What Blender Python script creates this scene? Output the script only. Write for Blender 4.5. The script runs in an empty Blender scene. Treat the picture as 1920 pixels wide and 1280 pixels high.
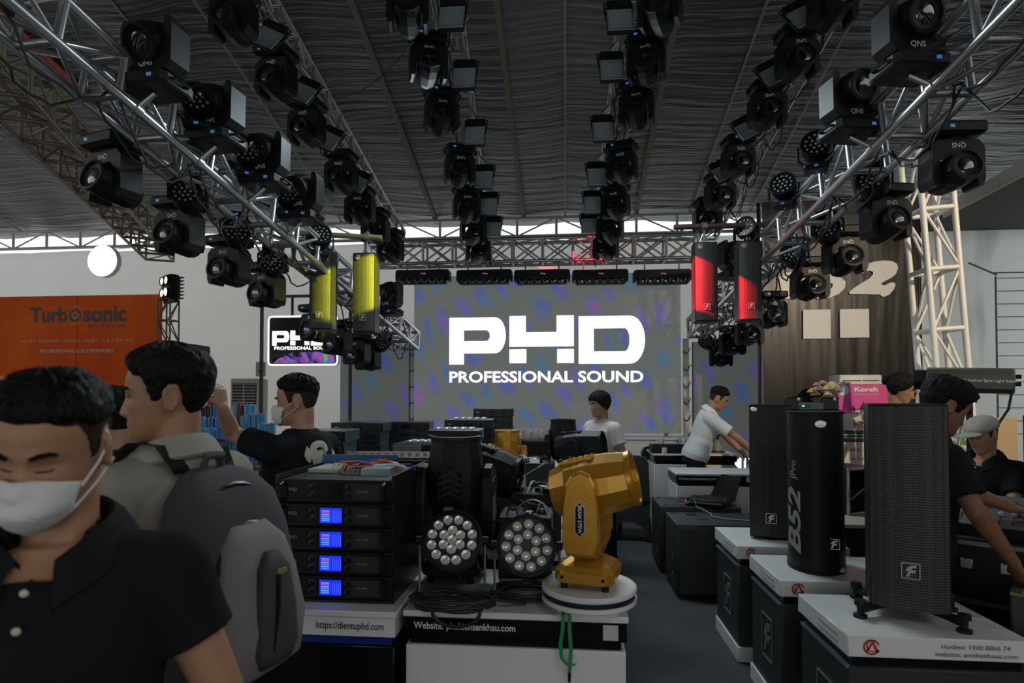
import bpy, bmesh, math, random
from mathutils import Matrix, Vector, Euler, noise
PI = math.pi
R = math.radians
scene = bpy.context.scene
col = scene.collection
rnd = random.Random(7)

# ---------------------------------------------------------------- camera
F = 1100.0                       # focal length in pixels of a 1920 wide frame
YAW = R(5.2); PITCH = math.atan(23 / F); CYP = 722.0      # principal point below the frame's middle (shifted lens), horizon at 745
CAM = Vector((0, 0, 1.6))
cd = bpy.data.cameras.new('camera'); cam = bpy.data.objects.new('camera', cd); col.objects.link(cam)
cd.sensor_width = 36.0; cd.lens = F / 1920 * 36.0; cd.clip_end = 200; cd.shift_y = (CYP - 640) / 1920
cam.location = CAM; cam.rotation_euler = (PI / 2 + PITCH, 0, YAW)
cd.dof.use_dof = True; cd.dof.focus_distance = 3.6; cd.dof.aperture_fstop = 3.2
scene.camera = cam

# ---------------------------------------------------------------- light
world = bpy.data.worlds.new('world'); scene.world = world; world.use_nodes = True
wb = world.node_tree.nodes['Background']
wb.inputs[0].default_value = (0.93, 0.97, 1.0, 1); wb.inputs[1].default_value = 1.25
scene.view_settings.view_transform = 'Standard'; scene.view_settings.look = 'None'
scene.view_settings.exposure = 0.0; scene.view_settings.gamma = 1.0
scene.view_settings.use_curve_mapping = False

def lamp_area(name, loc, target, power, color, sx, sy):
    l = bpy.data.lights.new(name, 'AREA'); l.shape = 'RECTANGLE'; l.size = sx; l.size_y = sy; l.energy = power; l.color = color
    o = bpy.data.objects.new(name, l); col.objects.link(o); o.location = loc
    o.rotation_euler = (Vector(target) - Vector(loc)).to_track_quat('-Z', 'Y').to_euler(); return o
lamp_area('booth_fill_light', (-0.3, 5.6, 4.3), (-0.3, 3.6, 0.8), 95, (0.78, 0.93, 1.0), 2.6, 0.5)  # added cool overhead fill for edge highlights, no real fixture
lamp_area('front_fill_light', (1.6, -1.2, 4.2), (-0.2, 2.0, 1.0), 16, (1.0, 0.93, 0.84), 1.2, 0.6)  # added warm fill from behind the camera, no real fixture
cy_, sy_ = math.cos(YAW), math.sin(YAW); cp_, sp_ = math.cos(PITCH), math.sin(PITCH)
C_F = Vector((-sy_ * cp_, cy_ * cp_, sp_)); C_R = Vector((cy_, sy_, 0)); C_U = Vector((sy_ * sp_, -cy_ * sp_, cp_))
def ray(px, py): return C_F + C_R * ((px - 960) / F) + C_U * ((CYP - py) / F)
def at(px, py, d): return CAM + ray(px, py) * d               # a point at depth d
def on_z(px, py, z):
    r = ray(px, py); return CAM + r * ((z - CAM.z) / r.z)
def on_y(px, py, y):
    r = ray(px, py); return CAM + r * (y / r.y)
def on_x(px, py, x):
    r = ray(px, py); return CAM + r * (x / r.x)
def pix(p):
    v = Vector(p) - CAM; d = v.dot(C_F)
    return (960 + F * v.dot(C_R) / d, CYP - F * v.dot(C_U) / d, d)

def lamp_spot(name, loc, target, power, color, angle, blend=0.15, radius=0.02):
    l = bpy.data.lights.new(name, 'SPOT'); l.energy = power; l.color = color
    l.spot_size = R(angle); l.spot_blend = blend; l.shadow_soft_size = radius
    o = bpy.data.objects.new(name, l); col.objects.link(o); o.location = loc
    o.rotation_euler = (Vector(target) - Vector(loc)).to_track_quat('-Z', 'Y').to_euler()
    return o

# ---------------------------------------------------------------- materials
MATS = {}
def mat(name, c=(0.5, 0.5, 0.5), rough=0.5, metal=0.0, emit=None, estr=0.0, bump=0.0, bscale=60.0, bstretch=(1, 1, 1),
        var=0.0, vscale=6.0, spec=0.5, coat=0.0, alpha=1.0, trans=0.0, sheen=0.0, sss=0.0, coords='Object', c2=None):
    if name in MATS: return MATS[name]
    m = bpy.data.materials.new(name); m.use_nodes = True; nt = m.node_tree; b = nt.nodes['Principled BSDF']
    def S(k, v):
        if k in b.inputs: b.inputs[k].default_value = v
    S('Base Color', (*c, 1)); S('Roughness', rough); S('Metallic', metal); S('Specular IOR Level', spec)
    S('Coat Weight', coat); S('Alpha', alpha); S('Transmission Weight', trans); S('Sheen Weight', sheen)
    if sss: S('Subsurface Weight', sss); S('Subsurface Radius', (0.02, 0.008, 0.004)); S('Subsurface Scale', 0.5)
    if emit: S('Emission Color', (*emit, 1)); S('Emission Strength', estr)
    tc = nt.nodes.new('ShaderNodeTexCoord')
    if bump:
        mp = nt.nodes.new('ShaderNodeMapping'); mp.inputs['Scale'].default_value = bstretch
        nz = nt.nodes.new('ShaderNodeTexNoise'); nz.inputs['Scale'].default_value = bscale; nz.inputs['Detail'].default_value = 4
        bp = nt.nodes.new('ShaderNodeBump'); bp.inputs['Strength'].default_value = bump; bp.inputs['Distance'].default_value = 0.02
        nt.links.new(tc.outputs[coords], mp.inputs[0]); nt.links.new(mp.outputs[0], nz.inputs['Vector'])
        nt.links.new(nz.outputs['Fac'], bp.inputs['Height']); nt.links.new(bp.outputs[0], b.inputs['Normal'])
    if var:
        nz = nt.nodes.new('ShaderNodeTexNoise'); nz.inputs['Scale'].default_value = vscale; nz.inputs['Detail'].default_value = 5
        nt.links.new(tc.outputs[coords], nz.inputs['Vector'])
        rp = nt.nodes.new('ShaderNodeValToRGB'); rp.color_ramp.elements[0].position = 0.3; rp.color_ramp.elements[1].position = 0.7
        k = max(0.0, 1 - var)
        rp.color_ramp.elements[0].color = (*(c2 if c2 else [q * k for q in c]), 1)
        rp.color_ramp.elements[1].color = (*c, 1)
        nt.links.new(nz.outputs['Fac'], rp.inputs[0]); nt.links.new(rp.outputs[0], b.inputs['Base Color'])
    MATS[name] = m; return m

def M_black(): return mat('black plastic', (0.010, 0.010, 0.011), 0.45, bump=0.08, bscale=300, spec=0.22)
def M_gloss(): return mat('glossy black', (0.006, 0.006, 0.007), 0.2, spec=0.3)
def M_blkmetal(): return mat('black metal', (0.016, 0.017, 0.018), 0.38, 0.3, bump=0.04, bscale=200)
def M_alu(): return mat('aluminium', (0.56, 0.57, 0.58), 0.34, 0.9, bump=0.05, bscale=90, var=0.25, vscale=9)
def M_white(): return mat('white laminate', (0.72, 0.72, 0.70), 0.3, bump=0.02, bscale=20)
def M_rubber(): return mat('cable rubber', (0.014, 0.014, 0.014), 0.55)
def M_steel(): return mat('steel', (0.45, 0.45, 0.46), 0.3, 0.95)

# ---------------------------------------------------------------- mesh builder
class MB:
    def __init__(s, M=None): s.v = []; s.f = []; s.M = M or Matrix()
    def add(s, vs, fs):
        o = len(s.v)
        s.v += [s.M @ Vector(p) for p in vs]; s.f += [[i + o for i in q] for q in fs]; return s
    def box(s, c, d, rot=None):
        x, y, z = (k / 2 for k in d); m = Matrix.Translation(c) @ (rot.to_matrix().to_4x4() if rot else Matrix())
        vs = [m @ Vector((a * x, b * y, e * z)) for e in (-1, 1) for a, b in ((-1, -1), (1, -1), (1, 1), (-1, 1))]
        return s.add(vs, [[3, 2, 1, 0], [4, 5, 6, 7], [0, 1, 5, 4], [1, 2, 6, 5], [2, 3, 7, 6], [3, 0, 4, 7]])
    def cbox(s, c, d, b=0.01, seg=1, rot=None):            # box with bevelled edges
        bm = bmesh.new(); bmesh.ops.create_cube(bm, size=1)
        for v in bm.verts: v.co = Vector((v.co.x * d[0], v.co.y * d[1], v.co.z * d[2]))
        bmesh.ops.bevel(bm, geom=bm.edges[:], offset=b, segments=seg, profile=0.5, affect='EDGES')
        m = Matrix.Translation(c) @ (rot.to_matrix().to_4x4() if rot else Matrix())
        bm.verts.index_update()
        s.add([m @ v.co for v in bm.verts], [[v.index for v in f.verts] for f in bm.faces]); bm.free(); return s
    def cyl(s, p0, p1, r0, r1=None, n=12, caps=True, ph=0.0):
        r1 = r0 if r1 is None else r1; p0, p1 = Vector(p0), Vector(p1); d = (p1 - p0)
        q = d.to_track_quat('Z', 'Y'); L = d.length; vs = []
        for z, r in ((0, r0), (L, r1)):
            for i in range(n):
                t = 2 * PI * i / n + ph; vs.append(p0 + q @ Vector((r * math.cos(t), r * math.sin(t), z)))
        fs = [[i, (i + 1) % n, n + (i + 1) % n, n + i] for i in range(n)]
        if caps: fs += [list(range(n))[::-1], list(range(n, 2 * n))]
        return s.add(vs, fs)
    def tube(s, pts, r, n=6, closed=False):
        pts = [Vector(p) for p in pts]; N = len(pts); rs = r if isinstance(r, (list, tuple)) else [r] * N; vs = []
        up = None
        for i, p in enumerate(pts):
            a = pts[(i - 1) % N] if (closed or i) else p; b = pts[(i + 1) % N] if (closed or i < N - 1) else p
            t = (b - a); t = t.normalized() if t.length > 1e-9 else Vector((0, 0, 1))
            if up is None: up = t.orthogonal().normalized()
            up = (up - t * up.dot(t)); up = up.normalized() if up.length > 1e-6 else t.orthogonal().normalized()
            w = t.cross(up)
            for k in range(n):
                h = 2 * PI * k / n; vs.append(p + (up * math.cos(h) + w * math.sin(h)) * rs[i])
        fs = []; m = N if closed else N - 1
        for i in range(m):
            j = (i + 1) % N
            for k in range(n): fs.append([i * n + k, i * n + (k + 1) % n, j * n + (k + 1) % n, j * n + k])
        if not closed: fs += [list(range(n))[::-1], list(range((N - 1) * n, N * n))]
        return s.add(vs, fs)
    def loft(s, rings, caps=True, closed=True):            # rings: equally long vertex loops
        n = len(rings[0]); vs = [p for r in rings for p in r]; fs = []
        for i in range(len(rings) - 1):
            for k in range(n if closed else n - 1):
                fs.append([i * n + k, i * n + (k + 1) % n, (i + 1) * n + (k + 1) % n, (i + 1) * n + k])
        if caps and closed: fs += [list(range(n))[::-1], list(range((len(rings) - 1) * n, len(rings) * n))]
        return s.add(vs, fs)
    def lathe(s, prof, n=24, M=None, ph=0.0, sx=1.0):      # prof: (r, z) about local Z, then M
        M = M or Matrix(); rings = []
        for r, z in prof:
            rings.append([M @ Vector((max(r, 1e-5) * math.cos(2 * PI * i / n + ph) * sx, max(r, 1e-5) * math.sin(2 * PI * i / n + ph), z)) for i in range(n)])
        return s.loft(rings)
    def prism(s, poly, y0, y1, M=None):                    # poly in local XZ, extruded along Y
        M = M or Matrix(); n = len(poly)
        vs = [M @ Vector((x, y0, z)) for x, z in poly] + [M @ Vector((x, y1, z)) for x, z in poly]
        fs = [[i, (i + 1) % n, n + (i + 1) % n, n + i] for i in range(n)] + [list(range(n))[::-1], list(range(n, 2 * n))]
        return s.add(vs, fs)
    def sphere(s, c, r, n=12, m=8, sc=(1, 1, 1)):
        rings = []
        for j in range(m + 1):
            t = PI * j / m - PI / 2; rr = max(math.cos(t), 1e-4)
            rings.append([Vector(c) + Vector((r * rr * math.cos(2 * PI * i / n) * sc[0], r * rr * math.sin(2 * PI * i / n) * sc[1], r * math.sin(t) * sc[2])) for i in range(n)])
        return s.loft(rings)
    def grid(s, fn, nu, nv):
        vs = [fn(i / nu, j / nv) for j in range(nv + 1) for i in range(nu + 1)]
        w = nu + 1
        return s.add(vs, [[j * w + i, j * w + i + 1, (j + 1) * w + i + 1, (j + 1) * w + i] for j in range(nv) for i in range(nu)])
    def mesh(s, name, smooth=False):
        me = bpy.data.meshes.new(name); me.from_pydata([tuple(p) for p in s.v], [], s.f); me.update()
        bm = bmesh.new(); bm.from_mesh(me); bmesh.ops.recalc_face_normals(bm, faces=bm.faces); bm.to_mesh(me); bm.free()
        if smooth:
            me.polygons.foreach_set('use_smooth', [True] * len(me.polygons))
            if smooth != 'all' and hasattr(me, 'set_sharp_from_angle'): me.set_sharp_from_angle(angle=R(38))
        return me
    def build(s, name, m, parent=None, smooth=True):
        me = s.mesh(name, smooth); me.materials.append(m); return link(name, me, parent)

def link(name, data, parent=None, loc=None, rot=None):
    o = bpy.data.objects.new(name, data); col.objects.link(o)
    if parent: o.parent = parent
    if loc is not None: o.location = loc
    if rot is not None: o.rotation_euler = rot
    return o
def tag(o, label, cat, group=None):
    o['label'] = label; o['category'] = cat
    if group: o['group'] = group
    return o
def struct(o, label=None):
    o['kind'] = 'structure'
    if label: o['label'] = label
    return o
def thing(name, label, cat, loc=(0, 0, 0), rotz=0.0, group=None, rot=None):
    o = link(name, None, None, loc, rot or (0, 0, rotz)); o.empty_display_size = 0.1
    return tag(o, label, cat, group)
def copy_tree(o, parent=None):
    c = o.copy(); col.objects.link(c)
    if parent: c.parent = parent; c.matrix_parent_inverse = o.matrix_parent_inverse.copy()
    for ch in list(KIDS.get(o.name, ())) or [k for k in o.children]: copy_tree(ch, c)
    return c
KIDS = {}
FONTDATA = {}
def text_mesh(txt, size, extrude=0.001, bold=0.0, shear=0.0, align='CENTER', spacing=1.0, sx=1.0):
    key = (txt, size, extrude, bold, shear, align, spacing, sx)
    if key in FONTDATA: return FONTDATA[key]
    cu = bpy.data.curves.new('lettering', 'FONT'); cu.body = txt; cu.size = size; cu.extrude = extrude; cu.offset = bold * size
    cu.shear = shear; cu.align_x = align; cu.align_y = 'CENTER'; cu.space_character = spacing; cu.resolution_u = 3
    ob = bpy.data.objects.new('lettering', cu); col.objects.link(ob)
    dg = bpy.context.evaluated_depsgraph_get(); me = bpy.data.meshes.new_from_object(ob.evaluated_get(dg))
    bpy.data.objects.remove(ob); bpy.data.curves.remove(cu)
    if sx != 1.0:
        for v in me.vertices: v.co.x *= sx
    me.materials.clear(); FONTDATA[key] = me; return me
def text(txt, size, m, parent, loc, rot=(PI / 2, 0, 0), name='lettering', **k):
    me = text_mesh(txt, size, **k)
    me = me.copy() if me.materials else me
    me.materials.append(m); return link(name, me, parent, loc, rot)
ORD = ['first', 'second', 'third', 'fourth', 'fifth', 'sixth', 'seventh', 'eighth', 'ninth', 'tenth', 'eleventh', 'twelfth', 'thirteenth']
def ordn(i): return ORD[i]
# ================================================================ the setting
def node_mat(name):
    m = bpy.data.materials.new(name); m.use_nodes = True; return m, m.node_tree, m.node_tree.nodes['Principled BSDF']
def floor_material():
    return mat('dark grey carpet', (0.055, 0.06, 0.065), 0.85, bump=0.35, bscale=420, var=0.35, vscale=2.2)
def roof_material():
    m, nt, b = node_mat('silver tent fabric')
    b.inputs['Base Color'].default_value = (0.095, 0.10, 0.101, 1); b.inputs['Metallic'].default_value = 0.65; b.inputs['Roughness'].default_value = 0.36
    tc = nt.nodes.new('ShaderNodeTexCoord'); last = None
    for sc, st, strg, dist in ((1.0, (0.5, 9.0, 1), 0.85, 0.06), (1.0, (3.2, 3.0, 1), 0.2, 0.05), (1.0, (1.6, 34.0, 1), 0.22, 0.02)):
        mp = nt.nodes.new('ShaderNodeMapping'); mp.inputs['Scale'].default_value = st; mp.inputs['Rotation'].default_value = (0, 0, R(3))
        nz = nt.nodes.new('ShaderNodeTexNoise'); nz.inputs['Scale'].default_value = sc; nz.inputs['Detail'].default_value = 5; nz.inputs['Distortion'].default_value = 0.6
        bp = nt.nodes.new('ShaderNodeBump'); bp.inputs['Strength'].default_value = strg; bp.inputs['Distance'].default_value = dist
        nt.links.new(tc.outputs['Object'], mp.inputs[0]); nt.links.new(mp.outputs[0], nz.inputs['Vector']); nt.links.new(nz.outputs['Fac'], bp.inputs['Height'])
        if last: nt.links.new(last.outputs[0], bp.inputs['Normal'])
        last = bp
    nt.links.new(last.outputs[0], b.inputs['Normal'])
    return m
def tarp_material():
    m, nt, b = node_mat('white tarpaulin')
    out = nt.nodes['Material Output']
    b.inputs['Base Color'].default_value = (0.66, 0.65, 0.62, 1); b.inputs['Roughness'].default_value = 0.45
    tr = nt.nodes.new('ShaderNodeBsdfTranslucent'); tr.inputs[0].default_value = (0.62, 0.61, 0.57, 1)
    mx = nt.nodes.new('ShaderNodeMixShader'); mx.inputs[0].default_value = 0.36
    tc = nt.nodes.new('ShaderNodeTexCoord'); mp = nt.nodes.new('ShaderNodeMapping'); mp.inputs['Scale'].default_value = (0.5, 1, 1.6)
    nz = nt.nodes.new('ShaderNodeTexNoise'); nz.inputs['Scale'].default_value = 1.4; nz.inputs['Detail'].default_value = 6
    bp = nt.nodes.new('ShaderNodeBump'); bp.inputs['Strength'].default_value = 0.5; bp.inputs['Distance'].default_value = 0.12
    nt.links.new(tc.outputs['Object'], mp.inputs[0]); nt.links.new(mp.outputs[0], nz.inputs['Vector']); nt.links.new(nz.outputs['Fac'], bp.inputs['Height'])
    nt.links.new(bp.outputs[0], b.inputs['Normal']); nt.links.new(bp.outputs[0], tr.inputs['Normal'])
    nt.links.new(b.outputs[0], mx.inputs[1]); nt.links.new(tr.outputs[0], mx.inputs[2]); nt.links.new(mx.outputs[0], out.inputs['Surface'])
    return m
T_ROOF = roof_material(); T_TARP = tarp_material()
XL, XR, YB, YF = -12.8, 8.6, 11.2, -7.0
def roof_z(y): return 5.02 + 0.27 * (YB - y) if y > -1 else 5.02 + 0.27 * (YB + 1) - 0.27 * (-1 - y)
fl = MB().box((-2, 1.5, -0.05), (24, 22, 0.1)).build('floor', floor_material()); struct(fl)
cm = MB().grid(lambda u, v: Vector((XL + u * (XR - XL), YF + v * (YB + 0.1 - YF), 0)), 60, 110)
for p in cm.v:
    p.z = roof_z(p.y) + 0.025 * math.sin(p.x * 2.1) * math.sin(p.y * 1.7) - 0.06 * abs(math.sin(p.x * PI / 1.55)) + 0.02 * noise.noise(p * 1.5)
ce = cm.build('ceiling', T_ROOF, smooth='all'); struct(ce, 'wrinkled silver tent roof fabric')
sd = ce.modifiers.new('thick', 'SOLIDIFY'); sd.thickness = 0.02; sd.offset = 1
def wavy_wall(name, p0, p1, z0, z1, m, amp=0.05, nx=70, nz=24, k=1.0):
    p0, p1 = Vector(p0), Vector(p1); d = p1 - p0; n = Vector((-d.y, d.x, 0)).normalized()
    def fn(u, v):
        p = p0 + d * u; q = Vector((p.x * k, p.y * k, (z0 + (z1 - z0) * v) * 0.5))
        r = p + n * amp * (noise.noise(q * 1.1) + 0.4 * noise.noise(q * 3)); return Vector((r.x, r.y, z0 + (z1 - z0) * v))
    o = MB().grid(fn, nx, nz).build(name, m, smooth='all'); return struct(o)
wavy_wall('wall_back', (XL, YB, 0), (on_y(1740, 600, YB).x, YB, 0), 0, 4.62, T_TARP, 0.12)
wavy_wall('wall_left', (XL, YF, 0), (XL, YB, 0), 0, 4.7, T_TARP)
wavy_wall('wall_front_blocker', (XL, YF, 0), (XR, YF, 0), 3.2, 8.0, mat('front light blocker', (0.25, 0.25, 0.25), 0.7))  # unseen wall, added to cut fill light through the open tent front
wavy_wall('wall_right', (XR, YF, 0), (XR, YB, 0), 0, 5.0, mat('right tarp', (0.35, 0.36, 0.35), 0.6))
# tent straps and welded seams on the roof
T_STRAP = mat('brown tent strap', (0.16, 0.13, 0.10), 0.7); T_SEAM = mat('grey seam', (0.22, 0.22, 0.22), 0.5, 0.3)
def roof_strip(name, x, w, m, y0=1.0, y1=11.1, drop=0.10):
    mb = MB(); n = 24
    rings = []
    for i in range(n + 1):
        y = y0 + (y1 - y0) * i / n; z = roof_z(y) - drop
        rings.append([Vector((x - w / 2, y, z)), Vector((x + w / 2, y, z)), Vector((x + w / 2, y, z + 0.02)), Vector((x - w / 2, y, z + 0.02))])
    return struct(mb.loft(rings).build(name, m, smooth=False))
k = 0
for px in (821, 983, 1190, 420): roof_strip('trim_%d' % k, on_y(px, 412, YB).x, 0.075, T_STRAP); k += 1
for px in (60, 250, 330, 560, 650, 740, 930, 1060, 1120, 1290, 1400, 1500): roof_strip('trim_%d' % k, on_y(px, 412, YB).x, 0.03, T_SEAM); k += 1
roof_strip('trim_%d' % k, on_y(455, 395, YB).x - 0.3, 0.09, mat('orange strap', (0.35, 0.05, 0.02), 0.6), 2.0, 8.5); k += 1

# ================================================================ trusses
UNIT = MB().cyl((0, 0, 0), (0, 0, 1), 1, n=10).mesh('brace', True)
def bar(name, p0, p1, r, m, parent=None):                  # one straight tube, sharing the unit mesh data per material
    key = ('bar', m.name)
    if key not in FONTDATA:
        me = UNIT.copy(); me.materials.append(m); FONTDATA[key] = me
    p0, p1 = Vector(p0), Vector(p1); d = p1 - p0
    o = link(name, FONTDATA[key], parent)
    o.matrix_local = Matrix.Translation(p0) @ d.to_track_quat('Z', 'Y').to_matrix().to_4x4() @ Matrix.Diagonal((r, r, d.length, 1))
    return o
class Truss:
    def __init__(s, name, p0, p1, w, h, tube, bay, label, m=None, face='X', br=0.55, zig=True, cat='truss', rungs=True):
        m = m or M_alu(); p0, p1 = Vector(p0), Vector(p1); s.p0, s.p1 = p0, p1; s.h = h; s.w = w
        t = (p1 - p0); L = t.length; t.normalize(); s.t = t; s.L = L
        sd = t.cross(Vector((0, 0, 1)))
        sd = sd.normalized() if sd.length > 0.05 else Vector((1, 0, 0))
        up = sd.cross(t).normalized(); s.sd, s.up = sd, up
        root = thing(name, label, cat, p0); s.root = root
        O = Vector()
        cs = {}
        for a in (-1, 1):
            for b in (-1, 1):
                if w == 0 and a == 1: continue
                c = O + sd * a * w / 2 + up * b * h / 2; cs[(a, b)] = c
                bar('chord', c, c + t * L, tube, m, root)
        s.cs = [p0 + c for c in cs.values()]
        n = max(1, round(L / bay)); st = L / n
        for i in range(n + 1):
            q = t * st * i
            for a in ((-1, 1) if w else (-1,)):
                if rungs: bar('upright', cs[(a, -1)] + q, cs[(a, 1)] + q, tube * 0.85, m, root)
                if i < n:
                    u0, u1 = ((-1, 1) if (i % 2 == 0 or not zig) else (1, -1))
                    bar('brace', cs[(a, u0)] + q, cs[(a, u1)] + q + t * st, tube * br, m, root)
                    if face == 'XX': bar('brace', cs[(a, u1)] + q, cs[(a, u0)] + q + t * st, tube * br, m, root)
            if w:
                for b in (-1, 1):
                    if rungs: bar('rung', cs[(-1, b)] + q, cs[(1, b)] + q, tube * 0.85, m, root)
                    if i < n: bar('brace', cs[((-1 if i % 2 else 1), b)] + q, cs[((1 if i % 2 else -1), b)] + q + t * st, tube * br, m, root)
    def near(s, p):                                        # nearest point on a chord
        best = None
        for c in s.cs:
            k = max(0, min(s.L, (p - c).dot(s.t))); q = c + s.t * k
            if best is None or (q - p).length < best[0]: best = ((q - p).length, q)
        return best[1]
class Row:                                                 # a straight line in space, seen from the photograph's camera
    def __init__(s, a, b): s.a, s.b = a, b
    def d(s, px, py):
        ax, ay, az = s.a; bx, by, bz = s.b; vx, vy = bx - ax, by - ay
        k = ((px - ax) * vx + (py - ay) * vy) / (vx * vx + vy * vy); k = max(-0.3, min(1.05, k))
        return 1 / (1 / az + k * (1 / bz - 1 / az))
    def ends(s, back=0.0, fwd=0.0):
        p, q = at(*s.a), at(*s.b); t = (q - p).normalized(); return p - t * back, q + t * fwd
rows = {'OL': Row((130, 90, 3.3), (765, 635, 9.0)), 'OR': Row((1842, 70, 3.3), (1310, 612, 9.0)), 'L2': Row((490, 10, 5.7), (740, 440, 9.3)),
        'R2': Row((1548, 10, 5.7), (1330, 430, 9.3)), 'CL': Row((838, 0, 5.4), (908, 478, 9.4)), 'CR': Row((1190, 0, 5.4), (1122, 475, 9.4))}
TR = {}
RNAME = {'OL': "truss beside the yellow-lit speakers", 'OR': "truss beside the red-lit speakers",
         'L2': "truss between yellow-lit speakers and glowing panels", 'R2': "truss between red-lit speakers and wall tower",
         'CL': "truss above the letter P of the LED wall", 'CR': "truss above the letter D of the LED wall"}
RNAME['L2'] = "slim truss that meets the header end over the yellow-lit speakers"; RNAME['R2'] = "slim truss that meets the header end over the red-lit speakers"
TLAB = {'OL': 'large aluminium box truss running down past the yellow-lit column speakers', 'OR': 'large aluminium box truss running down past the red-lit column speakers',
        'L2': 'aluminium box truss meeting header truss end near the yellow-lit speakers', 'R2': 'aluminium box truss meeting header truss end near the red-lit speakers',
        'CL': 'aluminium box truss meeting the header truss above the letter P', 'CR': 'aluminium box truss meeting the header truss above the letter D'}
for kx, sz in (('OL', 0.26), ('OR', 0.27), ('L2', 0.24), ('R2', 0.24), ('CL', 0.22), ('CR', 0.22)):
    p, q = rows[kx].ends(1.0 if kx in ('OL', 'OR') else 0.6, 0.1)
    TR[kx] = Truss('box_truss', p, q, sz, sz, 0.029 if kx in ('OL', 'OR') else 0.021, 0.42 if kx in ('OL', 'OR') else 0.36, TLAB[kx])
hp0 = on_y(690, 479, 9.45); hp1 = on_y(1305, 476, 9.45); hp1.z = hp0.z
TR['H'] = Truss('box_truss', hp0, hp1, 0.30, 0.36, 0.026, 0.5, 'aluminium header truss spanning above the big LED wall', face='XX')
# lattice of the tent along the back wall, and the yellowed roof beam
T_TENT = mat('painted tent steel', (0.42, 0.41, 0.38), 0.5, 0.2); T_YEL = mat('yellowed steel', (0.20, 0.17, 0.10), 0.5, 0.4)
Truss('lattice_beam', (XL + 0.1, YB - 0.25, 4.80), (5.0, YB - 0.25, 4.80), 0, 0.34, 0.03, 0.75, 'grey lattice beam of the tent above the white tarpaulin', T_TENT, br=0.5)
Truss('lattice_beam', at(-60, 70, 4.3), at(300, 470, 10.2), 0.42, 0.34, 0.022, 0.5, 'yellowed lattice roof beam sloping down to the white tarpaulin', T_YEL, br=0.5)
tw_b = on_z(1778, 1150, 0.0); tw = at(1752, 520, 5.4)
TR['TW'] = Truss('truss_tower', (at(1790, 1070, 5.4).x, tw.y, 0.03), (at(1737, 290, 5.4).x, tw.y, at(1752, 285, 5.4).z), 0.27, 0.27, 0.026, 0.52, 'white painted truss tower beside the black banner', mat('white painted truss', (0.75, 0.74, 0.70), 0.4), br=0.5)

# ================================================================ stage lights
GLASS = mat('dark lens glass', (0.004, 0.004, 0.006), 0.04, spec=0.9, coat=1.0)
BLUE = mat('blue display', (0.01, 0.03, 0.1), 0.3, emit=(0.10, 0.35, 0.9), estr=0.3)
LTXT = mat('white print', (0.7, 0.7, 0.7), 0.5)
BRASS = mat('clamp steel', (0.38, 0.38, 0.37), 0.4, 0.8)
def lens_pts(rings):
    out = []
    for n, r, ph in rings:
        for i in range(n): out.append((r * math.cos(2 * PI * i / n + ph), r * math.sin(2 * PI * i / n + ph)))
    return out
FRONT = Matrix.Rotation(PI / 2, 4, 'X')                    # local Z -> -Y
def make_beam():                                           # upright: base at z = 0, lens towards -Y
    t = link('moving_head_light', None); bk = M_black()
    b = MB(); b.loft([[Vector((x * k, y * k2, z)) for x, y in ((-0.17, -0.15), (0.17, -0.15), (0.19, -0.1), (0.19, 0.1), (0.17, 0.15), (-0.17, 0.15), (-0.19, 0.1), (-0.19, -0.1))]
                      for z, k, k2 in ((0.0, 0.94, 0.94), (0.015, 1, 1), (0.075, 1, 1), (0.10, 0.82, 0.8))])
    bs = b.build('base', bk, t, False)
    MB().box((0.09, -0.149, 0.045), (0.034, 0.01, 0.022)).build('display', BLUE, bs)
    for sx in (-1, 1): MB().tube([(sx * 0.185, -0.07, 0.05), (sx * 0.215, -0.06, 0.05), (sx * 0.215, 0.06, 0.05), (sx * 0.185, 0.07, 0.05)], 0.011, 6).build('handle', bk, bs)
    MB().cyl((0, 0, 0.095), (0, 0, 0.125), 0.09, n=16).build('pan_bearing', bk, t)
    U = [(-0.15, 0.118), (0.15, 0.118), (0.195, 0.17), (0.2, 0.42), (0.18, 0.47), (0.152, 0.47), (0.138, 0.44), (0.138, 0.28), (0.085, 0.21), (-0.085, 0.21),
         (-0.138, 0.28), (-0.138, 0.44), (-0.152, 0.47), (-0.18, 0.47), (-0.2, 0.42), (-0.195, 0.17)]
    yk = MB().prism(U, -0.085, 0.085).build('yoke', bk, t, False)
    text('QNS', 0.052, LTXT, yk, (0, -0.087, 0.163), bold=0.012)
    hd = link('head', None, t, (0, 0, 0.36)); hd.empty_display_size = 0.05
    prof = [(0.05, -0.185), (0.085, -0.18), (0.112, -0.12), (0.128, 0.0), (0.128, 0.09), (0.118, 0.15), (0.118, 0.165), (0.094, 0.165), (0.092, 0.13)]
    me = MB().lathe(prof, 10, FRONT, ph=PI / 10).mesh('shell', False); me.materials.append(bk); hd.data if 0 else None
    sh = link('shell', me, hd)
    MB().lathe([(0.115, 0.158), (0.122, 0.162), (0.122, 0.176), (0.104, 0.178), (0.1, 0.15)], 24, FRONT).build('bezel', bk, hd)
    MB().lathe([(0.0, 0.168), (0.04, 0.165), (0.075, 0.155), (0.1, 0.138), (0.0, 0.12)], 24, FRONT).build('lens', GLASS, hd)
    for i in range(4): MB().box((0, 0.06 + 0.026 * i, -0.127), (0.11, 0.01, 0.012)).build('vent', M_gloss(), hd)
    return t, hd
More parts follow.
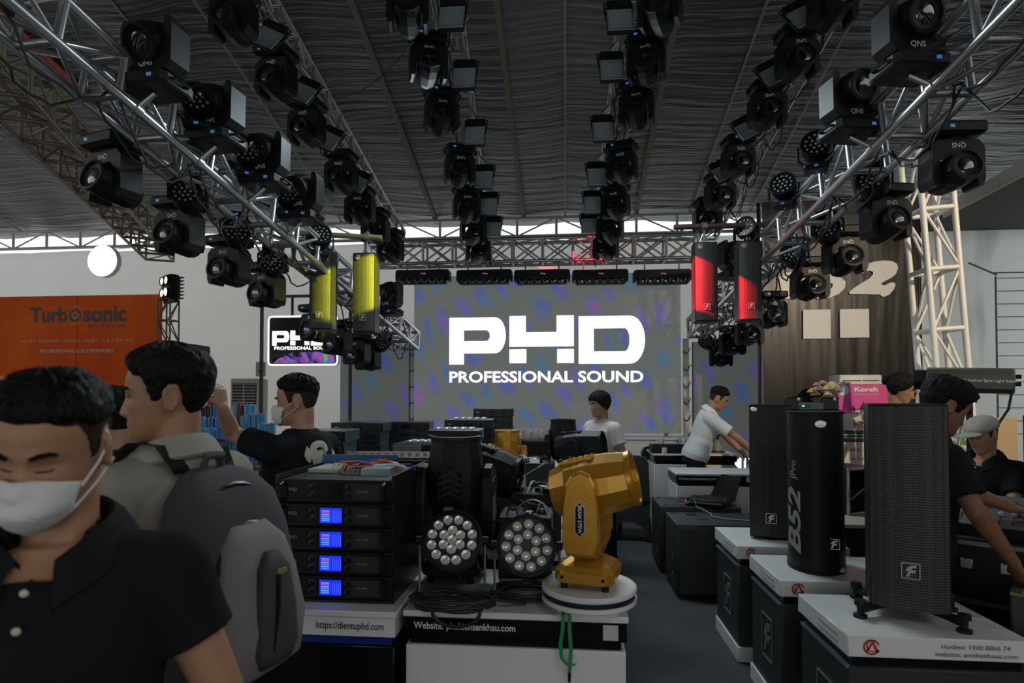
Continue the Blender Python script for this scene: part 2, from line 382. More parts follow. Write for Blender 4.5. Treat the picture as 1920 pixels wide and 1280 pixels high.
def make_wash(n_each=False):                               # par can on a bracket, upright, lenses towards -Y
    t = link('wash_light', None); bk = M_black()
    bs = MB().cbox((0, 0, 0.03), (0.2, 0.16, 0.06), 0.012).build('base', bk, t)
    MB().box((0, -0.081, 0.03), (0.03, 0.006, 0.018)).build('display', BLUE, bs)
    bp = [(-0.135, 0.235), (-0.15, 0.23), (-0.15, 0.1), (-0.1, 0.055), (0.1, 0.055), (0.15, 0.1), (0.15, 0.23), (0.135, 0.235), (0.135, 0.11), (0.09, 0.07), (-0.09, 0.07), (-0.135, 0.11)]
    br = MB().prism(bp, -0.035, 0.035).build('bracket', bk, t, False)
    text('QNS LIGHTING', 0.02, LTXT, br, (0.151, 0, 0.16), (PI / 2, -PI / 2, PI / 2))
    hd = link('head', None, t, (0, 0, 0.21))
    MB().lathe([(0.03, -0.15), (0.075, -0.14), (0.105, -0.1), (0.122, -0.02), (0.128, 0.07), (0.128, 0.09), (0.115, 0.09), (0.112, 0.075)], 20, FRONT).build('can', bk, hd)
    MB().lathe([(0, 0.078), (0.112, 0.078), (0.112, 0.07), (0, 0.07)], 20, FRONT).build('lens_plate', M_gloss(), hd)
    LN = mat('led lens', (0.55, 0.56, 0.56), 0.12, 0.6, spec=0.8)
    mb = MB()
    for x, z in lens_pts(((1, 0, 0), (6, 0.042, 0.2), (12, 0.085, 0.1))):
        mb.lathe([(0.0, 0.088), (0.009, 0.086), (0.0125, 0.078), (0.0, 0.076)], 8, Matrix.Translation((x, 0, z)) @ FRONT)
    ln = mb.build('lens_cluster', LN, hd); ln['kind'] = 'stuff'
    return t, hd
def make_panel():                                          # flat strobe panel hanging below its clamp, face towards -Y
    t = link('strobe_panel', None); bk = M_black()
    MB().prism([(-0.115, -0.06), (-0.105, -0.03), (0.105, -0.03), (0.115, -0.06), (0.115, -0.12), (-0.115, -0.12)], -0.035, 0.05).build('hood', bk, t, False)
    MB().cbox((0, 0.025, -0.22), (0.23, 0.06, 0.26), 0.008).build('body', bk, t)
    fr = MB()
    for c, d in (((0, -0.012, -0.118), (0.23, 0.014, 0.012)), ((0, -0.012, -0.346), (0.23, 0.014, 0.012)), ((-0.11, -0.012, -0.232), (0.012, 0.014, 0.22)), ((0.11, -0.012, -0.232), (0.012, 0.014, 0.22))): fr.box(c, d)
    fr.build('frame', mat('panel frame', (0.45, 0.47, 0.48), 0.3, 0.8), t)
    sc = MB().box((0, -0.008, -0.232), (0.21, 0.006, 0.22)).build('led_plate', mat('strobe plate reflection tint', (0.55, 0.68, 0.72), 0.2, 0.35), t)  # pale teal base colour stands in for bright reflections on the plate
    gr = MB()
    for i in range(17): gr.box((0, -0.0125, -0.135 - i * 0.0122), (0.21, 0.003, 0.0035))
    gr.build('louvre_grid', mat('louvre', (0.2, 0.22, 0.23), 0.4, 0.6), t)
    MB().tube([(-0.12, 0.01, -0.2), (-0.13, 0.01, -0.02), (0, 0.01, 0.0), (0.13, 0.01, -0.02), (0.12, 0.01, -0.2)], 0.008, 6).build('bracket', bk, t)
    return t
BEAM, BEAM_H = make_beam(); WASH, WASH_H = make_wash(); PANEL = make_panel()
protos_used = set()
def tree(o, out=None):
    out = [] if out is None else out; out.append(o)
    for c in o.children: tree(c, out)
    return out
def clone(proto, headname='head'):
    if proto.name not in protos_used: protos_used.add(proto.name); PROTO_CACHE[proto.name] = 1
    m = {}
    for o in tree(proto):
        c = o.copy(); col.objects.link(c); m[o] = c
        if o is not proto: c.parent = m[o.parent]; c.matrix_parent_inverse = o.matrix_parent_inverse.copy()
    hd = [c for o, c in m.items() if o.name.split('.')[0] == headname]
    return m[proto], (hd[0] if hd else None)
PROTO_CACHE = {}
def clamp_to(root, truss, p):                              # the hook clamp that carries the lamp
    q = truss.near(p); mb = MB(); mb.cyl((0, 0, 0), q - p, 0.016, n=8)
    t = truss.t; k = (q - p)
    mb.cyl(k - t * 0.025, k + t * 0.025, 0.038, n=12)
    me = mb.mesh('clamp', True); me.materials.append(BRASS); o = link('clamp', me, root)
    o.matrix_parent_inverse = (Matrix.Translation(root.location) @ root.rotation_euler.to_matrix().to_4x4() @ Matrix.Diagonal((*root.scale, 1))).inverted() @ Matrix.Translation(p)
    return o
ROWSETS = []
def place_row(kind, rk, pts, hang, yaw, tilt, what, group):
    proto, pivot = {'beam': (BEAM, 0.36), 'wash': (WASH, 0.21)}[kind]
    n = len(pts)
    for i, pt in enumerate(pts):
        px, py = pt[0], pt[1]; s = pt[2] if len(pt) > 2 else 1.0
        near = rk in ('L2', 'R2', 'CL', 'CR'); sc = (0.93 if rk in ('L2', 'R2') else 0.86) if near else 0.9
        d = rows[rk].d(px, py) * (0.88 if near else 1.0); c = at(px, py, d); r, hd = clone(proto); r.scale = (sc,) * 3; pv = pivot * sc
        y = yaw + rnd.uniform(-0.12, 0.12)
        if hang:
            r.location = c + Vector((0, 0, pv)); r.rotation_euler = (0, PI, 0); r.rotation_euler = (Matrix.Rotation(y, 3, 'Z') @ Matrix.Rotation(PI, 3, 'Y')).to_euler()
        else:
            r.location = c - Vector((0, 0, pv)); r.rotation_euler = (0, 0, y)
        hd.rotation_euler = ((-1 if hang else 1) * (tilt + rnd.uniform(-0.1, 0.1)), 0, 0)
        clamp_to(r, TR[rk], r.location.copy())
        word = ('%s light %s %s, %s from LED wall' % (what, 'hung under' if hang else 'standing on', RSHORT[rk], ordn(n - 1 - i)))
        tag(r, word, 'stage light', group)
RSHORT = {'OL': 'truss by the yellow-lit speakers', 'OR': 'truss by the red-lit speakers', 'L2': 'slim yellow-side truss', 'R2': 'slim red-side truss', 'CL': 'truss above letter P', 'CR': 'truss above letter D'}
place_row('beam', 'OL', [(213, 350), (337, 450), (430, 512), (501, 555), (592, 623), (633, 649), (669, 669), (690, 680)], True, R(-14), R(-8), 'black moving-head', 'moving heads under the yellow side truss')
place_row('beam', 'OL', [(292, 78), (406, 190), (497, 278), (566, 350), (728, 545)], False, R(-8), R(28), 'black moving-head', 'moving heads on top of the yellow side truss')
place_row('wash', 'OL', [(372, 195), (466, 292), (538, 368), (600, 446)], False, R(25), R(-15), 'black LED wash', 'wash lights on top of the yellow side truss')
place_row('wash', 'OL', [(352, 370), (444, 440), (511, 497), (716, 645)], True, R(25), R(-15), 'black LED wash', 'wash lights under the yellow side truss')
place_row('beam', 'L2', [(438, 48), (518, 160), (575, 250), (640, 340), (675, 402), (704, 440), (732, 476)], True, R(-8), R(-12), 'black moving-head', 'moving heads under the slim yellow-side truss')
place_row('beam', 'CL', [(765, 32), (803, 132), (828, 228), (862, 328), (875, 398), (887, 442), (896, 478)], True, R(18), R(-18), 'black moving-head', 'moving heads above letter P')
place_row('beam', 'CR', [(1238, 30), (1212, 130), (1194, 216), (1166, 322), (1154, 392), (1144, 437), (1136, 472)], True, R(-18), R(-18), 'black moving-head', 'moving heads above letter D')
place_row('beam', 'R2', [(1560, 22), (1494, 122), (1438, 218), (1384, 312), (1350, 375), (1326, 420)], True, R(10), R(-12), 'black moving-head', 'moving heads under the slim red-side truss')
place_row('beam', 'OR', [(1783, 328), (1660, 425), (1583, 492), (1518, 542), (1445, 597), (1405, 632), (1373, 652), (1350, 675)], True, R(6), R(-10), 'black moving-head', 'moving heads under the red side truss')
place_row('beam', 'OR', [(1702, 42), (1592, 172), (1378, 470)], False, R(10), R(14), 'black moving-head', 'moving heads on top of the red side truss')
place_row('wash', 'OR', [(1530, 278), (1470, 352), (1400, 430)], False, R(-28), R(-15), 'black LED wash', 'wash lights on top of the red side truss')
place_row('wash', 'OR', [(1638, 345), (1552, 435), (1490, 482), (1326, 642)], True, R(-28), R(-15), 'black LED wash', 'wash lights under the red side truss')
def place_panels(rk, pts, yaw, pitch, roll):
    n = len(pts)
    for i, (px, py) in enumerate(pts):
        d = rows[rk].d(px, py) * 0.9; r, _ = clone(PANEL); r.scale = (0.95,) * 3
        rot = Matrix.Rotation(yaw, 3, 'Z') @ Matrix.Rotation(pitch, 3, 'X') @ Matrix.Rotation(roll, 3, 'Y')
        r.rotation_euler = rot.to_euler(); r.location = at(px, py, d) - rot @ Vector((0, 0, -0.23))
        clamp_to(r, TR[rk], r.location.copy())
        tag(r, 'strobe panel with pale louvred face under %s, %s from LED wall' % (RSHORT[rk], ordn(n - 1 - i)), 'stage light', 'strobe panels')
place_panels('CL', [(847, 35), (870, 148), (890, 256), (907, 338), (916, 388), (924, 432)], R(-2), R(-16), R(2))
place_panels('CR', [(1162, 40), (1147, 133), (1131, 248), (1119, 333), (1111, 385), (1105, 425)], R(4), R(-16), R(-2))
place_panels('L2', [(500, 72), (566, 176), (614, 265), (668, 345)], R(16), R(-22), R(26))
place_panels('R2', [(1508, 32), (1453, 142), (1403, 245), (1357, 325)], R(-14), R(-22), R(-26))
for pr in (BEAM, WASH, PANEL):
    for o in reversed(tree(pr)): bpy.data.objects.remove(o)
# cables drooping along the trusses
def droop(p, q, sag, n=14, wob=0.0):
    p, q = Vector(p), Vector(q); out = []
    for i in range(n + 1):
        u = i / n; v = p.lerp(q, u); v.z -= sag * 4 * u * (1 - u); out.append(v + Vector((rnd.uniform(-1, 1), rnd.uniform(-1, 1), rnd.uniform(-1, 1))) * wob)
    return out
for rk, n in (('OL', 9), ('OR', 9), ('L2', 6), ('R2', 6), ('CL', 7), ('CR', 7)):
    T = TR[rk]; mb = MB()
    for i in range(n):
        for j in range(2):
            a = T.L * (0.08 + 0.9 * i / n); b = a + T.L * 0.85 / n
            o = -T.up * (T.h / 2) + T.sd * rnd.uniform(-0.12, 0.12)
            mb.tube(droop(T.p0 + o + T.t * a, T.p0 + o * 1.0 + T.t * b, rnd.uniform(0.12, 0.34), 10, 0.02), 0.008, 5)
    tag(mb.build('power_cable', M_rubber()), 'loose black cables looping below the %s' % RSHORT[rk], 'cable')
    tips = MB()
    for i in range(n * 2):                                   # cut ends of white cable ties on the chords
        c = T.cs[rnd.randrange(4)] + T.t * rnd.uniform(0.1, 0.95) * T.L; v = Vector((rnd.uniform(-1, 1), rnd.uniform(-0.4, 0.4), rnd.uniform(0.2, 1))).normalized() * 0.13
        tips.cyl(c - T.t * 0.006, c + T.t * 0.006, T.root.children[0].scale.x + 0.004, n=10).tube([c, c + v * 0.6, c + v], 0.003, 4)
    tt = tips.build('cable_tie', mat('white nylon', (0.6, 0.6, 0.6), 0.5), T.root)
    tt.matrix_parent_inverse = Matrix.Translation(T.p0).inverted(); tt['kind'] = 'stuff'
tag(MB().tube(droop(at(618, 182, 7), at(775, 78, 5), 0.15), 0.006, 5).build('guy_wire', M_rubber()), 'thin black wire strung up to the roof between two trusses', 'cable')
# ================================================================ lettering helpers
def text_fit(txt, w, h, m, parent, loc, rot=(PI / 2, 0, 0), name='lettering', **k):
    me = text_mesh(txt, 1.0, extrude=0.0, **k).copy()
    xs = [v.co.x for v in me.vertices]; ys = [v.co.y for v in me.vertices]
    x0, x1, y0, y1 = min(xs), max(xs), min(ys), max(ys)
    for v in me.vertices:
        v.co.x = ((v.co.x - x0) / (x1 - x0) - 0.5) * w; v.co.y = ((v.co.y - y0) / (y1 - y0) - 0.5) * h
    me.materials.clear(); me.materials.append(m); return link(name, me, parent, loc, rot)
def poly_mesh(name, polys, m, parent, y=0.0):              # flat polygons in the XZ plane
    mb = MB()
    for p in polys:
        mb.add([(x, y, z) for x, z in p], [list(range(len(p)))])
    o = mb.build(name, m, parent, False); return o
def arc(cx, cz, r, a0, a1, n=8, rz=None): return [(cx + r * math.cos(R(a0 + (a1 - a0) * i / n)), cz + (rz or r) * math.sin(R(a0 + (a1 - a0) * i / n))) for i in range(n + 1)]
def phd_logo(parent, ox, oz, s, m, y):                     # block letters P H D; units of the photograph's letters
    def T(ps): return [(ox + x * s, oz - z * s) for x, z in ps]
    P = [[(0, 0), (88, 0)] + [(88 + 20 * math.sin(R(a)), 34 - 34 * math.cos(R(a))) for a in range(15, 180, 15)] + [(88, 68), (28, 68), (28, 45), (70, 45)]
         + [(70 + 8 * math.sin(R(a)), 34.5 + 10.5 * math.cos(R(a))) for a in range(20, 180, 20)] + [(70, 24), (28, 24), (28, 89), (0, 89)]]
    P = [[(0, 0), (28, 0), (28, 89), (0, 89)], [(28, 0), (88, 0), (88, 0)] + [(88 + 20 * math.sin(R(a)), 34 - 34 * math.cos(R(a))) for a in range(15, 180, 15)] + [(88, 68), (28, 68), (28, 45), (70, 45)]
         + [(70 + 8 * math.sin(R(a)), 34.5 + 10.5 * math.cos(R(a))) for a in range(20, 180, 20)] + [(70, 24), (28, 24)]]
    H = [[(115, -2), (146, -2), (146, 29), (204, 29), (204, -2), (236, -2), (236, 56), (115, 56)], [(115, 61), (147, 61), (147, 87), (115, 87)], [(205, 61), (236, 61), (236, 87), (205, 87)]]
    D = [[(245, 0), (273, 0), (273, 89), (245, 89)], [(273, 0), (340, 0)] + [(340 + 27 * math.sin(R(a)), 44.5 - 44.5 * math.cos(R(a))) for a in range(15, 180, 15)] + [(340, 89), (273, 89), (273, 66), (330, 66)]
         + [(330 + 9 * math.sin(R(a)), 44.5 + 21.5 * math.cos(R(a))) for a in range(20, 180, 20)] + [(330, 23), (273, 23)]]
    P[1] = [p for i, p in enumerate(P[1]) if i != 2]
    for nm, g in (('letter_p', P), ('letter_h', H), ('letter_d', D)): poly_mesh(nm, [T(p) for p in g], m, parent, y)
# ================================================================ LED wall
def led_material(name, top=0.0, gain=1.0):
    m, nt, b = node_mat(name); N, L = nt.nodes, nt.links
    b.inputs['Base Color'].default_value = (0.02, 0.02, 0.022, 1); b.inputs['Roughness'].default_value = 0.45
    tc = N.new('ShaderNodeTexCoord')
    def wave(rotz, scale, dist, sc=(1, 1, 1)):
        mp = N.new('ShaderNodeMapping'); mp.inputs['Rotation'].default_value = (0, rotz, 0); mp.inputs['Scale'].default_value = sc
        w = N.new('ShaderNodeTexWave'); w.inputs['Scale'].default_value = scale; w.inputs['Distortion'].default_value = dist; w.inputs['Detail'].default_value = 2
        L.new(tc.outputs['Object'], mp.inputs[0]); L.new(mp.outputs[0], w.inputs['Vector']); return w
    w1 = wave(R(28), 0.9, 7.0); w2 = wave(R(-50), 0.45, 6.0)
    mul = N.new('ShaderNodeMath'); mul.operation = 'MULTIPLY'; L.new(w1.outputs['Fac'], mul.inputs[0]); L.new(w2.outputs['Fac'], mul.inputs[1])
    pw = N.new('ShaderNodeMapRange'); pw.inputs[1].default_value = 0.05; pw.inputs[2].default_value = 1.0; L.new(mul.outputs[0], pw.inputs[0])
    nz = N.new('ShaderNodeTexNoise'); nz.inputs['Scale'].default_value = 1.3; L.new(tc.outputs['Object'], nz.inputs['Vector'])
    rp = N.new('ShaderNodeValToRGB'); cr = rp.color_ramp; cr.elements[0].position = 0.3; cr.elements[0].color = (0.05, 0.14, 0.16, 1)
    cr.elements[1].position = 0.7; cr.elements[1].color = (0.17, 0.08, 0.24, 1); e = cr.elements.new(0.5); e.color = (0.06, 0.09, 0.27, 1)
    L.new(nz.outputs['Fac'], rp.inputs[0])
    mx = N.new('ShaderNodeMix'); mx.data_type = 'RGBA'; mx.inputs['A'].default_value = (0.105, 0.115, 0.10, 1); L.new(pw.outputs[0], mx.inputs['Factor']); L.new(rp.outputs[0], mx.inputs['B'])
    ln = wave(0, 11.0, 0.0, (0, 0, 1)); ln.bands_direction = 'Z'
    lr = N.new('ShaderNodeMapRange'); lr.inputs[3].default_value = 0.84; lr.inputs[4].default_value = 1.08; L.new(ln.outputs['Fac'], lr.inputs[0])
    vm = N.new('ShaderNodeVectorMath'); vm.operation = 'SCALE'; L.new(mx.outputs['Result'], vm.inputs[0]); L.new(lr.outputs[0], vm.inputs['Scale'])
    L.new(vm.outputs[0], b.inputs['Emission Color']); b.inputs['Emission Strength'].default_value = 1.05 * gain
    return m
LEDTXT = mat('lit white pixels', (0.8, 0.8, 0.8), 0.5, emit=(1, 1, 1), estr=1.6)
YL = 9.6
def led_panel(label, x0, x1, z0, z1, name, mt):
    t = thing(name, label, 'screen', ((x0 + x1) / 2, YL, z0)); w, h = x1 - x0, z1 - z0
    MB().box((0, 0.06, h / 2), (w, 0.10, h)).build('cabinet', M_black(), t)
    MB().box((0, 0.0, h / 2), (w - 0.01, 0.02, h - 0.01)).build('screen', mt, t)
    for i in range(3): MB().box((0, 0.14, h * (i + 0.5) / 3), (w, 0.06, 0.05)).build('support_rail', M_alu(), t)
    for sx in (-0.45, 0.45): MB().box((w * sx, 0.14, (h - z0 * 0) / 2 - z0 / 2), (0.06, 0.06, h + z0)).build('support_post', M_alu(), t)
    return t
lz0 = on_y(1000, 811, YL).z
lx0, lx1 = on_y(776, 700, YL).x, on_y(1277, 700, YL).x
led = led_panel('huge LED wall showing white letters PHD on shimmering grey', lx0, lx1, lz0, 3.62, 'led_wall', led_material('led wall pixels'))
p = on_y(843, 596, YL); q = on_y(1209, 592, YL); s = (q.x - p.x) / 367.0
phd_logo(led, p.x - led.location.x, p.z - lz0, s, LEDTXT, -0.014)
a, b = on_y(843, 717, YL), on_y(1206, 695, YL)
text_fit('PROFESSIONAL SOUND', b.x - a.x, 0.185, LEDTXT, led, ((a.x + b.x) / 2 - led.location.x, -0.014, (a.z + b.z) / 2 - lz0), bold=0.02)
lp = led_panel('smaller LED panel beside the big wall, under the yellow-side truss end', on_y(638, 700, YL).x, on_y(767, 700, YL).x, 0.75, on_y(700, 640, YL).z, 'led_panel', led_material('side pixels', gain=0.62))
rp_ = led_panel('smaller LED panel behind white-shirted man showing lit lettering', on_y(1300, 700, YL).x, on_y(1434, 700, YL).x, 0.25, on_y(1360, 640, YL).z, 'led_panel', led_material('side pixels two', gain=0.62))
c = on_y(1372, 868, YL)
text_fit('LIMITED', 1.0, 0.17, LEDTXT, rp_, (c.x - rp_.location.x + 0.25, -0.014, c.z - 0.25), bold=0.004)
# cable ladders in the gaps between the screens
for px in (771, 1288):
    g = on_y(px, 700, YL); mb = MB().box((0, 0.08, 1.35), (0.09, 0.05, 2.4))
    t = tag(mb.build('support_column', M_white()), 'pale column between big LED wall and side panel at px'.replace(' at px', ' over the dark amps' if px < 1000 else ' next to the white-shirted man'), 'column'); t.location = (g.x, YL, 0.0)
    for i in range(6):
        z = 1.0 + i * 0.27; MB().tube(droop((-0.05, 0.03, z), (0.06, 0.03, z + 0.05), 0.07, 6), 0.008, 5).build('cable', M_rubber(), t)
# low glossy plinth below the LED wall
w = lx1 - lx0
pl = thing('stage_plinth', 'low glossy pale stage plinth reflecting the big LED wall', 'plinth', ((lx0 + lx1) / 2, YL - 0.35, 0))
MB().cbox((0, 0, 0.5), (w, 0.55, 0.98), 0.01).build('body', mat('glossy pale panel', (0.5, 0.55, 0.6), 0.1), pl)
MB().box((0, -0.02, 0.985), (w + 0.02, 0.6, 0.03)).build('top', mat('glossy top', (0.55, 0.57, 0.6), 0.12), pl)
# ================================================================ light bars under the header truss
def light_bar(x0, x1, i):
    a, b = on_y(x0, 521, 9.3), on_y(x1, 521, 9.3); w = b.x - a.x
    t = thing('light_bar', 'black moving light bar with six lenses under header truss, %s from yellow-side end' % ordn(i), 'stage light', ((a.x + b.x) / 2, 9.3, a.z), group='light bars under the header truss')
    MB().prism([(-w / 2, 0.1), (-w / 2 + 0.03, 0.125), (w / 2 - 0.03, 0.125), (w / 2, 0.1), (w / 2, -0.05), (w / 2 - 0.04, -0.05), (w / 2 - 0.04, 0.0), (-w / 2 + 0.04, 0.0), (-w / 2 + 0.04, -0.05), (-w / 2, -0.05)], -0.02, 0.16).build('housing', M_black(), t, False)
    tb = MB().cbox((0, -0.02, -0.055), (w - 0.1, 0.14, 0.115), 0.012).build('tilt_bar', M_black(), t)
    MB().box((0, -0.022, 0.06), (0.05, 0.006, 0.02)).build('display', BLUE, t)
    MB().box((0.04, -0.022, 0.056), (0.016, 0.006, 0.016)).build('indicator', mat('red led', (0.3, 0, 0), 0.4, emit=(1, 0.05, 0.03), estr=1.5), t)
    for k in range(6):
        x = (k - 2.5) * (w - 0.16) / 6
        l = MB().lathe([(0.05, 0.0), (0.05, 0.018), (0.04, 0.02), (0.036, 0.008), (0.0, 0.012)], 16, Matrix.Translation((x, -0.088, -0.055)) @ FRONT).build('lens', GLASS, tb)
        MB().lathe([(0.05, 0.0), (0.054, 0.02), (0.046, 0.022), (0.044, 0.0)], 16, Matrix.Translation((x, -0.088, -0.055)) @ FRONT).build('lens_ring', mat('grey ring', (0.12, 0.12, 0.13), 0.35, 0.5), l)
    for sx in (-0.3, 0.3): MB().cyl((w * sx, 0.07, 0.12), (w * sx, 0.0, hp0.z - 0.18 - a.z), 0.012, n=8).build('hanger', BRASS, t)
for i, (x0, x1) in enumerate(((742, 843), (856, 960), (964, 1069), (1073, 1178), (1188, 1296))): light_bar(x0, x1, i)
# ================================================================ hanging column speakers
def grille_mat(name='speaker grille', c=(0.035, 0.035, 0.036), sc=170):
    if name in MATS: return MATS[name]
    m, nt, b = node_mat(name); b.inputs['Base Color'].default_value = (*c, 1); b.inputs['Roughness'].default_value = 0.45
    tc = nt.nodes.new('ShaderNodeTexCoord'); vo = nt.nodes.new('ShaderNodeTexVoronoi'); vo.inputs['Scale'].default_value = sc; vo.inputs['Randomness'].default_value = 0.0
    rp = nt.nodes.new('ShaderNodeValToRGB'); rp.color_ramp.elements[0].position = 0.3; rp.color_ramp.elements[0].color = (0.003, 0.003, 0.003, 1)
    rp.color_ramp.elements[1].position = 0.42; rp.color_ramp.elements[1].color = (*c, 1)
    bp = nt.nodes.new('ShaderNodeBump'); bp.inputs['Strength'].default_value = 0.6; bp.inputs['Distance'].default_value = 0.004
    nt.links.new(tc.outputs['Object'], vo.inputs['Vector']); nt.links.new(vo.outputs['Distance'], rp.inputs[0]); nt.links.new(rp.outputs[0], b.inputs['Base Color'])
    nt.links.new(vo.outputs['Distance'], bp.inputs['Height']); nt.links.new(bp.outputs[0], b.inputs['Normal'])
    MATS[name] = m; return m
BADGE = mat('badge silver', (0.5, 0.5, 0.48), 0.3, 0.8)
def badge(parent, x, y, z, s):
    fr = MB()
    for c, d in (((x, y, z + s / 2), (s, 0.004, s * 0.06)), ((x, y, z - s / 2), (s, 0.004, s * 0.06)), ((x - s / 2, y, z), (s * 0.06, 0.004, s)), ((x + s / 2, y, z), (s * 0.06, 0.004, s))): fr.box(c, d)
    fr.build('badge_frame', BADGE, parent)
    poly = [(-0.28, -0.38), (-0.12, -0.02), (-0.3, 0.0), (-0.2, 0.2), (0.02, 0.38), (0.34, 0.38), (0.3, 0.22), (0.08, 0.2), (0.05, 0.08), (0.3, 0.06), (0.22, -0.12), (0.0, -0.12), (-0.08, -0.38)]
    MB().prism([(x + a * s, z + b * s) for a, b in poly], y - 0.003, y + 0.003).build('badge', BADGE, parent, False)
def column_speaker(px, py, d, label, tilt=0.0, w=0.235, h=0.83):
    c = at(px, py, d); t = thing('column_speaker', label, 'speaker', c, rotz=tilt, group='hanging column speakers')
    rings = []
    for z, k in ((-h / 2, 0.97), (-h / 2 + 0.01, 1), (h / 2 - 0.01, 1), (h / 2, 0.97)):
        rings.append([Vector((x * k, y * k, z)) for x, y in ((-w / 2, -0.1), (w / 2, -0.1), (w / 2, 0.06), (w / 4, 0.14), (-w / 4, 0.14), (-w / 2, 0.06))])
    MB().loft(rings).build('cabinet', M_black(), t, False)
    n = 9; gr = [[Vector((-w / 2 * 0.95 + w * 0.95 * i / (n - 1), -0.1 - 0.022 * (1 - (2 * i / (n - 1) - 1) ** 2) - 0.002, z)) for i in range(n)] for z in (-h / 2 * 0.97, h / 2 * 0.97)]
    MB().loft(gr, caps=False, closed=False).build('grille', grille_mat('column grille', (0.04, 0.04, 0.04), 220), t)
    badge(t, 0, -0.128, -h * 0.32, 0.06)
    MB().lathe([(0, 0.006), (0.025, 0.004), (0.028, 0)], 12, Matrix.Translation((-0.06, -0.118, h * 0.44)) @ FRONT).build('maker_plate', BADGE, t)
    for sx in (-0.06, 0.06): MB().cyl((sx, 0, h / 2 - 0.02), (0, 0.0, h / 2 + 0.12), 0.008, n=6).build('hanger', BRASS, t)
    return t
DS = 6.2
column_speaker(608, 546, DS, 'black hanging column speaker lit yellow, nearer the yellow-side truss'); column_speaker(688, 551, DS, 'black hanging column speaker lit yellow, nearer the LED wall')
column_speaker(1320, 531, DS, 'black hanging column speaker lit red, nearer the LED wall'); column_speaker(1401, 529, DS, 'black hanging column speaker lit red, nearer the red-side truss')
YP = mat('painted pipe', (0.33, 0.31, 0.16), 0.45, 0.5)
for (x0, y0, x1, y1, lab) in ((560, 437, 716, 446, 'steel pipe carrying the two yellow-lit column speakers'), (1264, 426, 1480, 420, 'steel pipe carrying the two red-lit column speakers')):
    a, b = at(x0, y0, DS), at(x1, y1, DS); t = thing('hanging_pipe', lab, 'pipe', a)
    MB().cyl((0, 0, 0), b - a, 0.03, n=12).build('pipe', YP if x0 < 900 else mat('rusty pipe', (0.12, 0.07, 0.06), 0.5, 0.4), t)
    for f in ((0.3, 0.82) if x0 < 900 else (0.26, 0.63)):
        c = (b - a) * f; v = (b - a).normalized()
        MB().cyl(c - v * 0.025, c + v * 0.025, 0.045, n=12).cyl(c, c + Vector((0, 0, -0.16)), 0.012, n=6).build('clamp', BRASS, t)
sp = at(640, 560, DS)
lamp_spot('yellow_beam', at(1105, 300, 5.0), at(655, 548, DS), 4800, (0.80, 0.80, 0.02), 13, 0.3)
lamp_spot('red_beam', at(828, 250, 5.6), at(1366, 566, DS), 12000, (1.0, 0.015, 0.025), 9.6, 0.06)
lamp_spot('red_splash', at(1438, 235, 6.0), at(1100, 478, 9.5), 3000, (1.0, 0.03, 0.04), 11, 0.3)
# ================================================================ the orange stand of the left
OY = 8.2
def board_pt(px, py): return on_y(px, py, OY)
ob = thing('exhibition_backdrop', 'orange printed backdrop with dark logo lettering against the white tarpaulin', 'backdrop', (board_pt(143, 700).x, OY, 0))
xa, xm, xb = board_pt(-70, 700).x, board_pt(143, 700).x, board_pt(298, 700).x; zt = board_pt(200, 553).z
OR_ = mat('orange print', (0.85, 0.14, 0.004), 0.6, var=0.45, vscale=0.8, c2=(0.62, 0.05, 0.004), spec=0.15)
for a, b in ((xa, xm - 0.006), (xm + 0.006, xb)): MB().box(((a + b) / 2 - xm, 0.03, zt / 2), (b - a, 0.06, zt)).build('panel', OR_, ob)
DK = mat('dark print', (0.04, 0.03, 0.022), 0.5); PALE = mat('pale print', (0.62, 0.5, 0.42), 0.5)
def put(txt, px0, px1, py0, py1, m, parent, Y, root, **k):
    a, b = on_y(px0, py1, Y), on_y(px1, py0, Y)
    return text_fit(txt, b.x - a.x, b.z - a.z, m, parent, ((a.x + b.x) / 2 - root.x, Y - root.y, (a.z + b.z) / 2 - root.z), **k)
rt = ob.location; yb = OY - 0.003
put('Turb', 56, 126, 575, 605, DK, ob, yb, rt, bold=0.035); put('sonic', 155, 238, 573, 604, DK, ob, yb, rt, bold=0.035)
put('PRO SPEAKERS', 164, 237, 607, 614, DK, ob, yb, rt); put('CHẤT LƯỢNG - PHẨM CHẤT  LÀ TẤT CẢ', 39, 250, 633, 643, PALE, ob, yb, rt, bold=0.01, spacing=1.25)
put('PROFESSIONAL LOUDSPEAKERS', 75, 212, 654, 661, PALE, ob, yb, rt, bold=0.01)
c = on_y(141, 591, yb) - rt; pxm = 8.2 / F
for r0, r1, m in ((9.5, 13, DK), (3.2, 6.8, mat('grey print', (0.2, 0.18, 0.17), 0.4)), (0.01, 3, DK)):
    mb = MB(); n = 24; mb.add([(c.x + r * pxm * math.cos(2 * PI * i / n), c.y, c.z + r * pxm * math.sin(2 * PI * i / n)) for r in (r0, r1) for i in range(n)], [[i, (i + 1) % n, n + (i + 1) % n, n + i] for i in range(n)])
    mb.build('logo_ring', m, ob, False)
for r0, up in ((16, 1), (19, 1), (16, -1), (19, -1)):
    mb = MB(); n = 10; aa = [R(55 + 70 * i / n) for i in range(n + 1)]
    mb.add([(c.x + r * pxm * math.cos(a), c.y, c.z + up * r * pxm * math.sin(a)) for r in (r0, r0 + 1.2) for a in aa], [[i, i + 1, n + 2 + i, n + 1 + i] for i in range(n)])
    mb.build('logo_arc', mat('amber print', (0.6, 0.25, 0.03), 0.5), ob, False)
